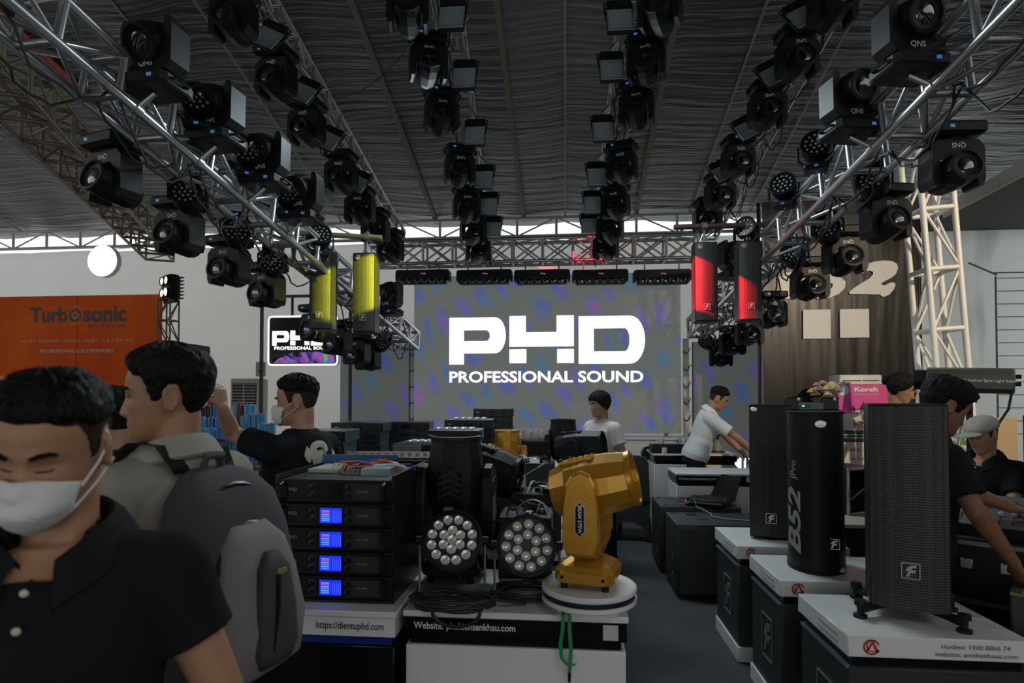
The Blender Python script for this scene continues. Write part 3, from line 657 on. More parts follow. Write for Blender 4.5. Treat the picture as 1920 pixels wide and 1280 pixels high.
# round light box
c = on_y(196, 490, 9.4); t = thing('round_lightbox', 'round glowing white lightbox hanging above the orange backdrop', 'lightbox', c)
MB().lathe([(0.0, 0.05), (0.26, 0.05), (0.275, 0.04), (0.275, -0.05), (0.0, -0.05)], 40, FRONT).build('case', M_white(), t)
MB().lathe([(0, 0.056), (0.262, 0.056), (0.262, 0.051), (0, 0.051)], 40, FRONT).build('diffuser', mat('lightbox diffuser', (0.9, 0.9, 0.9), 0.5, emit=(0.93, 0.96, 1.0), estr=5), t)
for sx in (-0.15, 0.15): MB().cyl((sx, 0, 0.2), (sx, 1.55, 4.63 - c.z), 0.004, n=4).build('wire', BRASS, t)
# lattice post with a four-lamp blinder
g = on_y(315, 640, 7.9)
Truss('lattice_post', (g.x, 7.9, 0.01), (g.x, 7.9, on_y(315, 562, 7.9).z), 0.19, 0.19, 0.012, 0.3, 'thin lattice post carrying the four-lamp blinder beside the orange backdrop', mat('rusty steel', (0.16, 0.12, 0.09), 0.5, 0.6), br=0.7)
c = on_y(312, 538, 7.85); t = thing('blinder_light', 'lit four-lamp blinder with warm bulbs on top of the lattice post', 'stage light', c, rotz=R(-32))
MB().cbox((0, 0.06, 0), (0.28, 0.16, 0.36), 0.03).build('housing', M_black(), t)
MB().prism([(-0.17, 0.05), (-0.17, -0.22), (0.17, -0.22), (0.17, 0.05), (0.155, 0.05), (0.155, -0.205), (-0.155, -0.205), (-0.155, 0.05)], 0.03, 0.09).build('bracket', M_black(), t, False)
for i in range(7): MB().box((0, 0.16, -0.15 + i * 0.05), (0.27, 0.05, 0.012)).build('cooling_fin', M_black(), t)
for x in (-0.068, 0.068):
    for z in (-0.085, 0.085):
        l = MB().lathe([(0.066, 0), (0.066, 0.025), (0.056, 0.025), (0.05, 0.0)], 16, Matrix.Translation((x, -0.02, z)) @ FRONT).build('lamp_ring', M_black(), t)
        MB().lathe([(0, 0.016), (0.05, 0.01), (0.055, 0.0)], 16, Matrix.Translation((x, -0.02, z)) @ FRONT).build('bulb', mat('warm bulb', (1, 0.9, 0.7), 0.4, emit=(1.0, 0.82, 0.5), estr=9), l)
lamp_spot('blinder_glow', c + Vector((0.05, -0.25, 0.0)), on_y(470, 690, 11.0), 220, (1, 0.93, 0.8), 22, 0.8)
# speaker box on a stand behind the profile man
c = on_y(348, 640, 7.0); t = thing('speaker_cabinet', 'plain black speaker cabinet standing beside the lattice post', 'speaker', (c.x, 7.0, 0))
MB().cbox((0, 0, 1.95), (0.42, 0.4, 0.62), 0.015).build('cabinet', M_black(), t); MB().box((0, -0.205, 1.95), (0.38, 0.012, 0.57)).build('grille', grille_mat(), t)
MB().cyl((0, 0, 0.1), (0, 0, 1.66), 0.025, n=10).build('pole', M_blkmetal(), t)
for i in range(3): MB().cyl((0, 0, 0.75), (0.42 * math.cos(2.1 * i), 0.42 * math.sin(2.1 * i), 0.02), 0.016, n=8).build('leg', M_blkmetal(), t)
# PHD television on a pole
TY = 8.4; a, b = on_y(503, 684, TY), on_y(633, 592, TY); w, h = b.x - a.x, b.z - a.z
t = thing('television', 'framed television with glowing white edge showing small PHD letters', 'television', ((a.x + b.x) / 2, TY, a.z))
MB().cbox((0, 0.05, h / 2), (w, 0.08, h), 0.02).build('case', M_black(), t)
MB().box((0, 0.005, h / 2), (w - 0.03, 0.012, h - 0.03)).build('screen', mat('black screen', (0.004, 0.004, 0.006), 0.12), t)
fm = mat('glowing edge', (0.6, 0.7, 0.9), 0.4, emit=(0.75, 0.86, 1.0), estr=1.6)
rr = 0.05; path = []
for cx, cz, a0 in ((w / 2 - rr, h - rr, 0), (-w / 2 + rr, h - rr, 90), (-w / 2 + rr, rr, 180), (w / 2 - rr, rr, 270)): path += [(cx + rr * math.cos(R(a0 + k)), 0.0, cz + rr * math.sin(R(a0 + k))) for k in (0, 30, 60, 90)]
MB().tube(path, 0.013, 6, closed=True).build('lit_frame', fm, t)
phd_logo(t, -w / 2 + 0.06, h * 0.70, 0.00245, LEDTXT, -0.004); text_fit('PROFESSIONAL SOUND', 0.9, 0.05, LEDTXT, t, (0.01, -0.004, h * 0.345), bold=0.02)
def blob_mat():
    m, nt, b = node_mat('screen colours'); b.inputs['Base Color'].default_value = (0.01, 0.01, 0.01, 1); tc = nt.nodes.new('ShaderNodeTexCoord')
    nz = nt.nodes.new('ShaderNodeTexNoise'); nz.inputs['Scale'].default_value = 4.5; nz.inputs['Distortion'].default_value = 1.0; rp = nt.nodes.new('ShaderNodeValToRGB'); cr = rp.color_ramp
    cr.elements[0].position = 0.38; cr.elements[0].color = (0, 0, 0, 1); cr.elements[1].position = 0.72; cr.elements[1].color = (0.1, 0.25, 0.02, 1)
    for ps, cc in ((0.46, (0.08, 0.03, 0.2, 1)), (0.54, (0.18, 0.05, 0.2, 1)), (0.62, (0.03, 0.08, 0.3, 1))): cr.elements.new(ps).color = cc
    nt.links.new(tc.outputs['Object'], nz.inputs['Vector']); nt.links.new(nz.outputs['Fac'], rp.inputs[0]); nt.links.new(rp.outputs[0], b.inputs['Emission Color']); b.inputs['Emission Strength'].default_value = 1.6
    return m
poly_mesh('screen_picture', [[(-w * 0.42, 0.03), (w * 0.46, 0.03), (w * 0.46, h * 0.18), (w * 0.2, h * 0.27), (-w * 0.15, h * 0.25), (-w * 0.36, h * 0.12)]], blob_mat(), t, -0.003)
MB().cyl((-w * 0.2, 0.1, h * 0.2), (-w * 0.2, 0.1, h + 0.32), 0.02, n=8).build('hanger', M_blkmetal(), t)
MB().box((0, 0.1, h + 0.32), (w * 1.3, 0.04, 0.04)).build('top_bar', M_blkmetal(), t)
for sx in (-0.65, 0.65): MB().box((w * sx, 0.1, (h + 0.32 - t.location.z) / 2), (0.04, 0.04, h + 0.32 + t.location.z)).build('stand_post', M_blkmetal(), t)
# ================================================================ air conditioners
def aircon(x, y, w, d, h, label):
    t = thing('air_conditioner', label, 'air conditioner', (x, y, 0)); wm = mat('aged white plastic', (0.62, 0.6, 0.54), 0.45)
    MB().cbox((0, 0, h / 2), (w, d, h), 0.02, 2).build('cabinet', wm, t)
    MB().box((0, -d / 2 - 0.002, h - 0.24), (w * 0.84, 0.012, 0.34)).build('outlet', M_gloss(), t)
    for i in range(7): MB().box((0, -d / 2 - 0.012, h - 0.38 + i * 0.048), (w * 0.82, 0.03, 0.012), Euler((R(-25), 0, 0))).build('louvre', wm, t)
    MB().box((0, -d / 2 - 0.012, h - 0.24), (0.014, 0.03, 0.34)).build('mullion', wm, t)
    MB().box((w * 0.28, -d / 2 - 0.003, h - 0.55), (0.07, 0.008, 0.09)).build('energy_label', mat('green label', (0.08, 0.2, 0.1), 0.5), t)
    MB().box((0, -d / 2 - 0.002, 0.45), (w * 0.8, 0.01, 0.6)).build('intake', mat('grey intake', (0.4, 0.4, 0.38), 0.5), t)
    return t
g = on_y(468, 710, 9.0); aircon(g.x, 9.0, 0.47, 0.3, g.z, 'white floor-standing air conditioner by the television')
g = on_y(1602, 703, 7.7); aircon(g.x, 7.7, 0.5, 0.32, g.z, 'white floor-standing air conditioner behind the pink banner stand')
c = on_y(489, 692, 9.3); t = thing('control_box', 'small grey control box with round dial hanging below the television', 'box', c)
MB().cbox((0, 0, 0), (0.16, 0.05, 0.24), 0.01).build('case', mat('grey plastic', (0.5, 0.5, 0.49), 0.5), t); MB().lathe([(0, 0.01), (0.025, 0.008), (0.03, 0)], 14, Matrix.Translation((0, -0.025, -0.03)) @ FRONT).build('dial', M_blkmetal(), t)
MB().cyl((0, 0.02, -0.1), (0, 0.02, -c.z), 0.012, n=8).build('pole', M_blkmetal(), t)
# ================================================================ right-hand side: black banner, printed wall, awning
BY = 8.3
a, b = on_y(1432, 760, BY), on_y(1722, 385, BY)
bm_ = mat('black vinyl', (0.014, 0.010, 0.009), 0.34, spec=0.35, bump=0.1, bscale=3.0, bstretch=(3, 1, 1.4))
x0, x1 = a.x, b.x; zb, zt = 0.35, on_y(1600, 372, BY).z
bb = thing('vinyl_banner', 'creased black vinyl banner with big white slanted lettering', 'banner', (x0, BY, 0))
def fn(u, v):
    z = zb + (zt - zb) * v; k = (1 - v) ** 1.5
    y = 0.003 * math.sin(u * 23 + v) * k + 0.002 * math.sin(u * 61 + 2 * v) * k + 0.003 * noise.noise(Vector((u * 9, v * 2, 0))) + 0.002 * noise.noise(Vector((u * 30, v * 5, 3)))
    return Vector(((x1 - x0) * u - 0.10 * (1 - v) * u, y, z))
MB().grid(fn, 130, 40).build('vinyl', bm_, bb, smooth='all')
MB().cyl((-0.05, 0, zt), (x1 - x0 + 0.05, 0, zt), 0.025, n=8).build('top_rail', M_alu(), bb)
for sx in (-0.03, x1 - x0 + 0.03): MB().cyl((sx, 0.06, 0), (sx, 0.06, zt), 0.025, n=8).build('post', M_blkmetal(), bb)
WP = mat('white vinyl print', (0.72, 0.71, 0.7), 0.4)
def bp(px, py): q = on_y(px, py, BY - 0.026); return (q.x - x0, q.z)
k5 = 1 / 5.333
two = [(1232, 355), (1290, 300), (1380, 268), (1470, 256), (1560, 262), (1610, 290), (1622, 330), (1600, 390), (1555, 430), (1490, 462), (1450, 485), (1455, 500), (1490, 505), (1540, 478), (1580, 476), (1596, 500), (1575, 550), (1530, 600), (1480, 620), (1455, 615), (1440, 597), (1140, 592), (1130, 575), (1180, 530), (1260, 480), (1330, 440), (1370, 395), (1370, 370), (1340, 358), (1300, 365), (1265, 385), (1235, 382)]
five = [(880, 300), (1120, 270), (1110, 330), (960, 345), (945, 400), (1040, 420), (1098, 470), (1090, 530), (1030, 590), (930, 632), (820, 640), (760, 610), (770, 560), (830, 545), (880, 560), (960, 530), (970, 490), (920, 470), (830, 470)]
bee = [[(470, 640), (430, 430), (490, 380), (545, 372), (575, 640)], [(545, 372), (640, 380), (720, 420), (720, 480), (660, 500), (575, 500), (575, 460), (620, 450), (610, 430), (555, 430)], [(575, 500), (660, 500), (730, 540), (720, 600), (650, 636), (575, 640), (575, 600), (630, 590), (640, 560), (575, 550)]]
for nm, ps in (('numeral', two), ('numeral', five)): poly_mesh(nm, [[bp(1380 + x * k5, 440 + y * k5) for x, y in ps]], WP, bb, -0.026)
poly_mesh('letter', [[bp(1380 + x * k5, 440 + y * k5) for x, y in ps] for ps in bee], WP, bb, -0.026)
for x_0, y_0, x_1, y_1 in ((1506, 580, 1557, 635), (1575, 579, 1629, 633)):
    a, b = bp(x_0, y_1), bp(x_1, y_0); MB().box(((a[0] + b[0]) / 2, -0.024, (a[1] + b[1]) / 2), (b[0] - a[0], 0.012, b[1] - a[1])).build('blank_white_square', WP, bb)
# printed picture wall with a garage door
PY = 9.2
def print_mat():
    m, nt, b = node_mat('printed pale green wall'); out = nt.nodes['Material Output']; tc = nt.nodes.new('ShaderNodeTexCoord'); mp = nt.nodes.new('ShaderNodeMapping'); mp.inputs['Scale'].default_value = (1.6, 1, 0.35)
    nz = nt.nodes.new('ShaderNodeTexNoise'); nz.inputs['Scale'].default_value = 0.8; nz.inputs['Detail'].default_value = 3; rp = nt.nodes.new('ShaderNodeValToRGB'); cr = rp.color_ramp
    cr.elements[0].position = 0.28; cr.elements[0].color = (0.2, 0.32, 0.27, 1); cr.elements[1].position = 0.44; cr.elements[1].color = (0.86, 0.89, 0.83, 1)
    nt.links.new(tc.outputs['Object'], mp.inputs[0]); nt.links.new(mp.outputs[0], nz.inputs['Vector']); nt.links.new(nz.outputs['Fac'], rp.inputs[0]); nt.links.new(rp.outputs[0], b.inputs['Base Color'])
    b.inputs['Roughness'].default_value = 0.6
    tr = nt.nodes.new('ShaderNodeBsdfTranslucent'); mx = nt.nodes.new('ShaderNodeMixShader'); mx.inputs[0].default_value = 0.7; nt.links.new(rp.outputs[0], tr.inputs[0])
    nt.links.new(b.outputs[0], mx.inputs[1]); nt.links.new(tr.outputs[0], mx.inputs[2]); nt.links.new(mx.outputs[0], out.inputs['Surface'])
    return m
a = on_y(1700, 400, PY); pw_ = 8.4 - a.x
pr = thing('wall_side', 'pale green printed wall picture', 'x', (a.x, PY, 0)); del pr['category']; struct(pr, 'pale printed wall with a garage door picture')
wz = on_y(1800, 428, PY).z
MB().grid(lambda u, v: Vector((u * pw_, 0, v * wz)), 2, 2).build('printed_sheet', print_mat(), pr)
LN_ = mat('print line', (0.25, 0.28, 0.26), 0.6); GD = mat('print door', (0.74, 0.76, 0.72), 0.6)
def pp(px, py): q = on_y(px, py, PY); return (q.x - a.x, q.z)
dx, dz = pp(1868, 518)
for i in range(13): MB().box((dx + 0.8, -0.013, dz - 0.03 - i * 0.19), (1.6, 0.006, 0.012)).build('door_groove', LN_, pr)
MB().box((dx - 0.02, -0.013, dz / 2), (0.025, 0.006, dz)).build('door_jamb', LN_, pr)
q = pp(1815, 493); MB().cyl((q[0], -0.012, q[1]), (dx, -0.012, dz + 0.02), 0.014, n=4).build('print_line', LN_, pr)
q = pp(1858, 480); MB().box((q[0] + 0.8, -0.01, q[1] - 0.25), (1.6, 0.006, 0.02)).build('door_rail', LN_, pr)
SZ = on_y(1830, 432, PY).z
A, B = on_z(1772, 408, SZ), on_z(1985, 296, SZ)
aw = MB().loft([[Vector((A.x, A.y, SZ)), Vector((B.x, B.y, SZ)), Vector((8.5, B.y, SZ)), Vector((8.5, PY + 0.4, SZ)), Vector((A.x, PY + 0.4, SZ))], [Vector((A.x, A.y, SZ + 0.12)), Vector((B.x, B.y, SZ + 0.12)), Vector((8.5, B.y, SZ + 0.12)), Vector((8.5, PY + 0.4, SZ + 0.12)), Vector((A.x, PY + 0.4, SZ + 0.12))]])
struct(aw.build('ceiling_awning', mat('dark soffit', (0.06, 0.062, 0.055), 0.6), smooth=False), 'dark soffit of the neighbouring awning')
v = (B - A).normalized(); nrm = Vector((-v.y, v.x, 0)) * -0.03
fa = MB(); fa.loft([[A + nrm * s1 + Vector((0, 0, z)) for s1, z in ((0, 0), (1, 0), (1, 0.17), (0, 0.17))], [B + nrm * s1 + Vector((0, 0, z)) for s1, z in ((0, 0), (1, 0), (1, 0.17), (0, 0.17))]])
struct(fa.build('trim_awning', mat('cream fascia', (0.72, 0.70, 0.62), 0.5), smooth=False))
lamp_spot('sunlight_spot', (5.6, 0.6, 4.4), on_y(1640, 680, 7.4), 1100, (1.0, 0.82, 0.58), 38, 0.5, 0.05)  # unseen spot standing in for warm sunlight from the right front
# ================================================================ exhibition tables
REDL = mat('red logo print', (0.42, 0.03, 0.03), 0.4); GREYL = mat('grey print', (0.15, 0.15, 0.15), 0.5)
def exhibit_table(x0, x1, y0, y1, z, label, band='black', txt=None, txtx=None, name='display_table', white_body=True, group=None):
    w, d = x1 - x0, y1 - y0; t = thing(name, label, 'table', ((x0 + x1) / 2, y0, 0), group=group)
    MB().cbox((0, d / 2, z - 0.012), (w, d, 0.024), 0.004).build('top', M_white(), t)
    bm_ = M_gloss() if band == 'black' else M_white()
    bd = MB().box((0, d / 2, z - 0.059), (w - 0.012, d - 0.012, 0.07)).build('fascia', bm_, t)
    MB().box((0, d / 2, z - 0.112), (w - 0.05, d - 0.05, 0.036)).build('shadow_gap', M_gloss() if band == 'black' else mat('royal blue laminate', (0.01, 0.02, 0.22), 0.35), t)
    MB().cbox((0, d / 2, (z - 0.13) / 2), (w - 0.02, d - 0.02, z - 0.13), 0.004).build('body', M_white() if white_body else M_gloss(), t)
    if txt: text_fit(txt, txtx[1] - txtx[0], txtx[2], mat('white lettering', (0.75, 0.75, 0.75), 0.4) if band == 'black' else mat('black lettering', (0.03, 0.03, 0.03), 0.4), t, ((txtx[0] + txtx[1]) / 2 - (x0 + x1) / 2, 0.0045, z - 0.059), bold=0.012)
    return t
YT = 2.18
def X_at(px, py, y): return on_y(px, py, y).x
ta = exhibit_table(-0.612, 0.228, YT, 2.74, 0.8, 'white display table with black fascia carrying the golden light', 'black', 'Website: phukiensankhau.com', (X_at(775, 1186, YT), X_at(966, 1186, YT), 0.034))
MB().box((X_at(1145, 1185, YT) + 0.192, 0.004, 0.741), (0.055, 0.004, 0.055)).build('blank_sticker', mat('sticker', (0.5, 0.5, 0.5), 0.5), ta)
tb_ = exhibit_table(-1.62, -0.628, 2.15, 2.74, 0.8, 'white-fascia display table with blue strip under the amplifier rack', 'white', 'https://dientuphd.com', (X_at(592, 1183, 2.15), X_at(719, 1183, 2.15), 0.036), white_body=False)
exhibit_table(-0.60, 0.16, 2.98, 3.60, 0.8, 'display table with black fascia half hidden behind the golden light', 'black', 'phukiensankhau.com', (-0.25, 0.12, 0.03))
exhibit_table(-0.98, -0.62, 2.98, 3.60, 0.8, 'white-fascia display table hidden behind the amplifier rack', 'white', 'https://dientuphd.com', (-0.95, -0.64, 0.03), white_body=False)
for i, y in enumerate((3.75, 4.55, 5.35, 6.15, 6.95)):
    for j, (a, b) in enumerate(((-1.62, -0.95), (-0.93, -0.3), (-0.28, 0.24))):
        exhibit_table(a, b, y, y + 0.78, 0.8, 'display table under piled amplifiers, %s row behind the rack, %s' % (ordn(i), ['farthest from aisle', 'middle', 'nearest the aisle'][j]), 'black', group='tables under the amplifier piles')
for i, y in enumerate((4.07, 4.87, 5.67)): exhibit_table(-2.45, -1.64, y, y + 0.78, 0.8, 'display table under piled amplifiers beyond the crate, %s row' % ordn(i), 'black', group='tables under the amplifier piles')
# ================================================================ amplifiers
KN = mat('knob rim', (0.16, 0.16, 0.16), 0.4, 0.3)
SCR = None
def amp_screen_mat():
    m, nt, b = node_mat('blue amp display'); tc = nt.nodes.new('ShaderNodeTexCoord'); b.inputs['Base Color'].default_value = (0.005, 0.01, 0.05, 1)
    b.inputs['Emission Color'].default_value = (0.01, 0.035, 0.95, 1); b.inputs['Emission Strength'].default_value = 1.0; b.inputs['Roughness'].default_value = 0.2; return m
SCR = amp_screen_mat()
def em(name, c, s): return mat(name, tuple(q * 0.2 for q in c), 0.4, emit=c, estr=s)
W, H = 0.478, 0.0925
def make_amp(lit, front_detail=True):
    t = link('power_amplifier', None); bk = M_blkmetal()
    MB().cbox((0, 0.24, H / 2), (0.44, 0.46, H - 0.004), 0.003).build('chassis', mat('grey blue chassis', (0.05, 0.06, 0.07), 0.38, 0.5), t)
    fp = MB().cbox((0, 0.005, H / 2), (W, 0.012, H - 0.004), 0.003).build('faceplate', M_black(), t)
    MB().box((0.13, -0.003, H / 2), (0.15, 0.004, H - 0.03)).build('vent_mesh', grille_mat('vent mesh', (0.02, 0.02, 0.02), 260), t)
    for x in (-0.084, 0.062):
        for z in (0.028, 0.06):
            k = MB().lathe([(0.0, 0.014), (0.009, 0.013), (0.011, 0.0)], 14, Matrix.Translation((x, -0.001, z)) @ FRONT).build('knob', M_black(), t)
            MB().lathe([(0.0125, 0.0), (0.0145, 0.0025), (0.0125, 0.003), (0.0115, 0.0)], 18, Matrix.Translation((x, -0.001, z)) @ FRONT).build('knob_ring', KN, k)
    d = MB().box((-0.01, -0.002, 0.046), (0.086, 0.006, 0.058)).build('display', SCR if lit else M_gloss(), t)
    if lit:
        for i, cc in enumerate(((0.4, 0.5, 0.9), (0.9, 0.12, 0.1), (0.35, 0.5, 0.9), (0.05, 0.6, 0.2), (0.4, 0.5, 0.9), (0.1, 0.5, 0.95))):
            MB().box((-0.03, -0.0056, 0.064 - i * 0.0075), (0.032, 0.001, 0.0035)).build('display_line', em('line%d' % i, cc, 0.75), d)
        for i in range(5): MB().box((0.0 + i * 0.008, -0.0056, 0.044), (0.0008, 0.001, 0.04)).build('display_bar', em('bar', (0.2, 0.3, 0.9), 0.6), d)
    text('D4-1000', 0.0125, mat('dim print', (0.28, 0.28, 0.28), 0.5), t, (0.118, -0.0065, 0.047), extrude=0.0)
    text('PHD', 0.018, mat('dim print', (0.28, 0.28, 0.28), 0.5), t, (-0.165, -0.0025, 0.052), bold=0.02, extrude=0.0)
    for sx in (-1, 1):
        MB().tube([(sx * 0.205, 0, 0.014), (sx * 0.205, -0.03, 0.018), (sx * 0.205, -0.03, H - 0.018), (sx * 0.205, 0, H - 0.014)], 0.008, 8).build('rack_handle', M_black(), t)
    return t
AMP_LIT, AMP_OFF = make_amp(True), make_amp(False)
def make_pile_amp():
    t = link('power_amplifier', None)
    MB().cbox((0, 0.22, 0.045), (0.44, 0.42, 0.086), 0.003).build('chassis', mat('chassis reflection tint', (0.10, 0.13, 0.15), 0.3, 0.6), t)  # blue tint in the colour stands for screen and sky reflected in metal
    MB().cbox((0, 0.005, 0.045), (0.482, 0.012, 0.088), 0.003).build('faceplate', M_blkmetal(), t)
    for x in (-0.12, 0.12): MB().lathe([(0.0, 0.014), (0.012, 0.013), (0.014, 0.0)], 12, Matrix.Translation((x, -0.001, 0.045)) @ FRONT).build('knob', M_black(), t)
    MB().box((0, -0.003, 0.045), (0.09, 0.004, 0.03)).build('display', M_gloss(), t)
    MB().box((-0.19, -0.003, 0.05), (0.035, 0.003, 0.012)).build('maker_plate', mat('dim print', (0.28, 0.28, 0.28), 0.5), t)
    for sx in (-1, 1): MB().tube([(sx * 0.215, 0, 0.012), (sx * 0.215, -0.03, 0.016), (sx * 0.215, -0.03, 0.074), (sx * 0.215, 0, 0.078)], 0.006, 6).build('rack_handle', M_blkmetal(), t)
    return t
AMP_BG = make_pile_amp()
RX, RY = (-1.143 - 0.668) / 2, 2.235
for i in range(5):
    r, _ = clone(AMP_OFF if i == 4 else AMP_LIT); r.location = (RX, RY, 0.8005 + i * (H + 0.0008) + 0.012)
    tag(r, ['black amplifier with blue display at the bottom of the rack', 'black amplifier with blue display, second from bottom of the rack', 'black amplifier with blue display, third from bottom of the rack',
            'black amplifier with blue display directly below the opened unit', 'opened black amplifier with bare wires on top of the rack'][i], 'amplifier', 'amplifiers in the rack')
    if i == 4: top_amp = r
rk = thing('equipment_rack', 'black rack frame holding five stacked amplifiers on the white table', 'rack', (RX, RY, 0.8))
for sx in (-1, 1): MB().box((sx * 0.2365, 0.26, 0.245), (0.012, 0.5, 0.50)).build('side_panel', M_blkmetal(), rk)
MB().box((0, 0.25, 0.006), (0.48, 0.5, 0.010)).build('bottom_panel', M_blkmetal(), rk)
# the bare inside of the top amplifier
zt_ = H; ins = top_amp
MB().box((-0.13, 0.3, zt_ + 0.008), (0.13, 0.2, 0.016)).build('circuit_board', mat('pale heat sink', (0.42, 0.44, 0.36), 0.5), ins)
MB().box((0.12, 0.22, zt_ + 0.012), (0.12, 0.16, 0.03)).build('transformer_cover', mat('light metal', (0.35, 0.42, 0.43), 0.35, 0.6), ins)
MB().box((-0.05, 0.44, zt_ + 0.03), (0.36, 0.01, 0.05)).build('rear_board', mat('blue board', (0.02, 0.10, 0.25), 0.5), ins)
for i in range(6): MB().cyl((-0.03 + 0.022 * i, 0.17, zt_), (-0.03 + 0.022 * i, 0.17, zt_ + 0.02), 0.008, n=10).build('capacitor', mat('capacitor sleeve', (0.2, 0.2, 0.21), 0.4), ins)
for i in range(11):
    cc = [(0.75, 0.16, 0.02), (0.08, 0.03, 0.25), (0.6, 0.6, 0.55)][i % 3]
    x = rnd.uniform(-0.16, 0.12); y = rnd.uniform(0.2, 0.36)
    MB().tube([(x, y, zt_ - 0.01), (x + 0.03, y - 0.02, zt_ + 0.035), (x + 0.09, y + rnd.uniform(-0.06, 0.06), zt_ + rnd.uniform(0.03, 0.05)), (x + 0.15, y + 0.02, zt_ + 0.03), (x + 0.17, y + 0.04, zt_)], 0.0045, 6).build('wire', mat('wire%d' % (i % 3), cc, 0.45), ins)
# piles of amplifiers
def pile(px0, px1, pytop, d, label, lid=None):
    c = at((px0 + px1) / 2, pytop, d); n = max(1, int(round((c.z - 0.8) / 0.09))); h = (c.z - 0.8) / n
    for i in range(n):
        r, _ = clone(AMP_BG); r.location = (c.x + rnd.uniform(-0.012, 0.012), c.y + rnd.uniform(-0.01, 0.01), 0.8 + i * h); r.scale = (1, 1, h / 0.089); r.rotation_euler.z = rnd.uniform(-0.02, 0.02) + R(4)
        tag(r, 'black power amplifier in %s, %s from its bottom' % (label, ordn(i)), 'amplifier', 'amplifiers piled on tables')
    if lid:
        for k in range(5): MB().cbox((-0.15 + 0.07 * k, 0.22, 0.095), (0.05, 0.2, 0.02), 0.004).build('heat_sink', mat('bright heat sink', (0.5, 0.55, 0.58), 0.3, 0.8), r)
for a in ((893, 957, 766, 7.0, 'the farthest pile before the LED wall', 0), (838, 920, 787, 5.75, 'the pile beside the far golden light', 1), (793, 903, 807, 4.85, 'the pile behind the tall black moving head', 1),
          (618, 715, 792, 5.4, 'the far pile behind the black T-shirt', 0), (725, 797, 791, 6.2, 'the tall pile left of the LED wall letters'.replace('left of the LED wall letters', 'below the side LED panel'), 0), (525, 646, 808, 4.4, 'the pile next to the black T-shirt man', 0)): pile(*a)
t = thing('steel_mesh_amplifier', 'low silver-meshed amplifier with open top lying on the tables', 'amplifier', at(795, 833, 4.1)); t.location.z -= 0.09
zz = t.location.z
MB().cbox((0, 0.22, 0.045), (0.48, 0.42, 0.088), 0.003).build('chassis', M_blkmetal(), t); MB().box((-0.12, -0.003, 0.045), (0.2, 0.01, 0.08)).build('mesh_front', grille_mat('silver mesh', (0.3, 0.3, 0.31), 130), t)
for k in range(6): MB().cbox((-0.14 + 0.055 * k, 0.2, 0.098), (0.04, 0.2, 0.02), 0.005).build('heat_sink', mat('bright heat sink', (0.5, 0.55, 0.58), 0.3, 0.8), t)
MB().box((0, 0.22, -(zz - 0.8) / 2), (0.46, 0.4, zz - 0.8)).build('plinth_box', M_black(), t)
# flight case with a reddish board, behind the rack
c = at(730, 862, 3.25); t = thing('flight_case', 'long black flight case with reddish circuit strip behind the rack', 'case', (c.x, c.y, 0.8))
hz = c.z - 0.8
MB().cbox((0, 0.2, hz / 2), (0.66, 0.42, hz), 0.008).build('body', M_black(), t)
MB().cbox((0, 0.2, hz + 0.006), (0.62, 0.36, 0.014), 0.004).build('board', mat('reddish board', (0.12, 0.045, 0.045), 0.45, bump=0.5, bscale=80), t)
for i in range(13): MB().cyl((-0.27 + i * 0.045, 0.1, hz + 0.01), (-0.27 + i * 0.045, 0.1, hz + 0.035), 0.012, n=10).build('component', mat('pale component', (0.4, 0.38, 0.38), 0.4), t)
for i in range(6): MB().box((-0.02, -0.012, hz - 0.05 - i * 0.022), (0.06, 0.004, 0.006)).build('print_line', mat('dim print', (0.28, 0.28, 0.28), 0.5), t)
MB().box((-0.1, -0.012, hz - 0.1), (0.018, 0.004, 0.13)).build('blue_strip', mat('blue strip', (0.05, 0.08, 0.2), 0.4), t)
MB().tube([(-0.23, -0.015, hz - 0.05), (-0.2, -0.05, hz - 0.06), (-0.2, -0.05, hz - 0.16), (-0.23, -0.015, hz - 0.17)], 0.01, 8).build('handle', M_blkmetal(), t)
for pr in (AMP_LIT, AMP_OFF, AMP_BG):
    for o in reversed(tree(pr)): bpy.data.objects.remove(o)
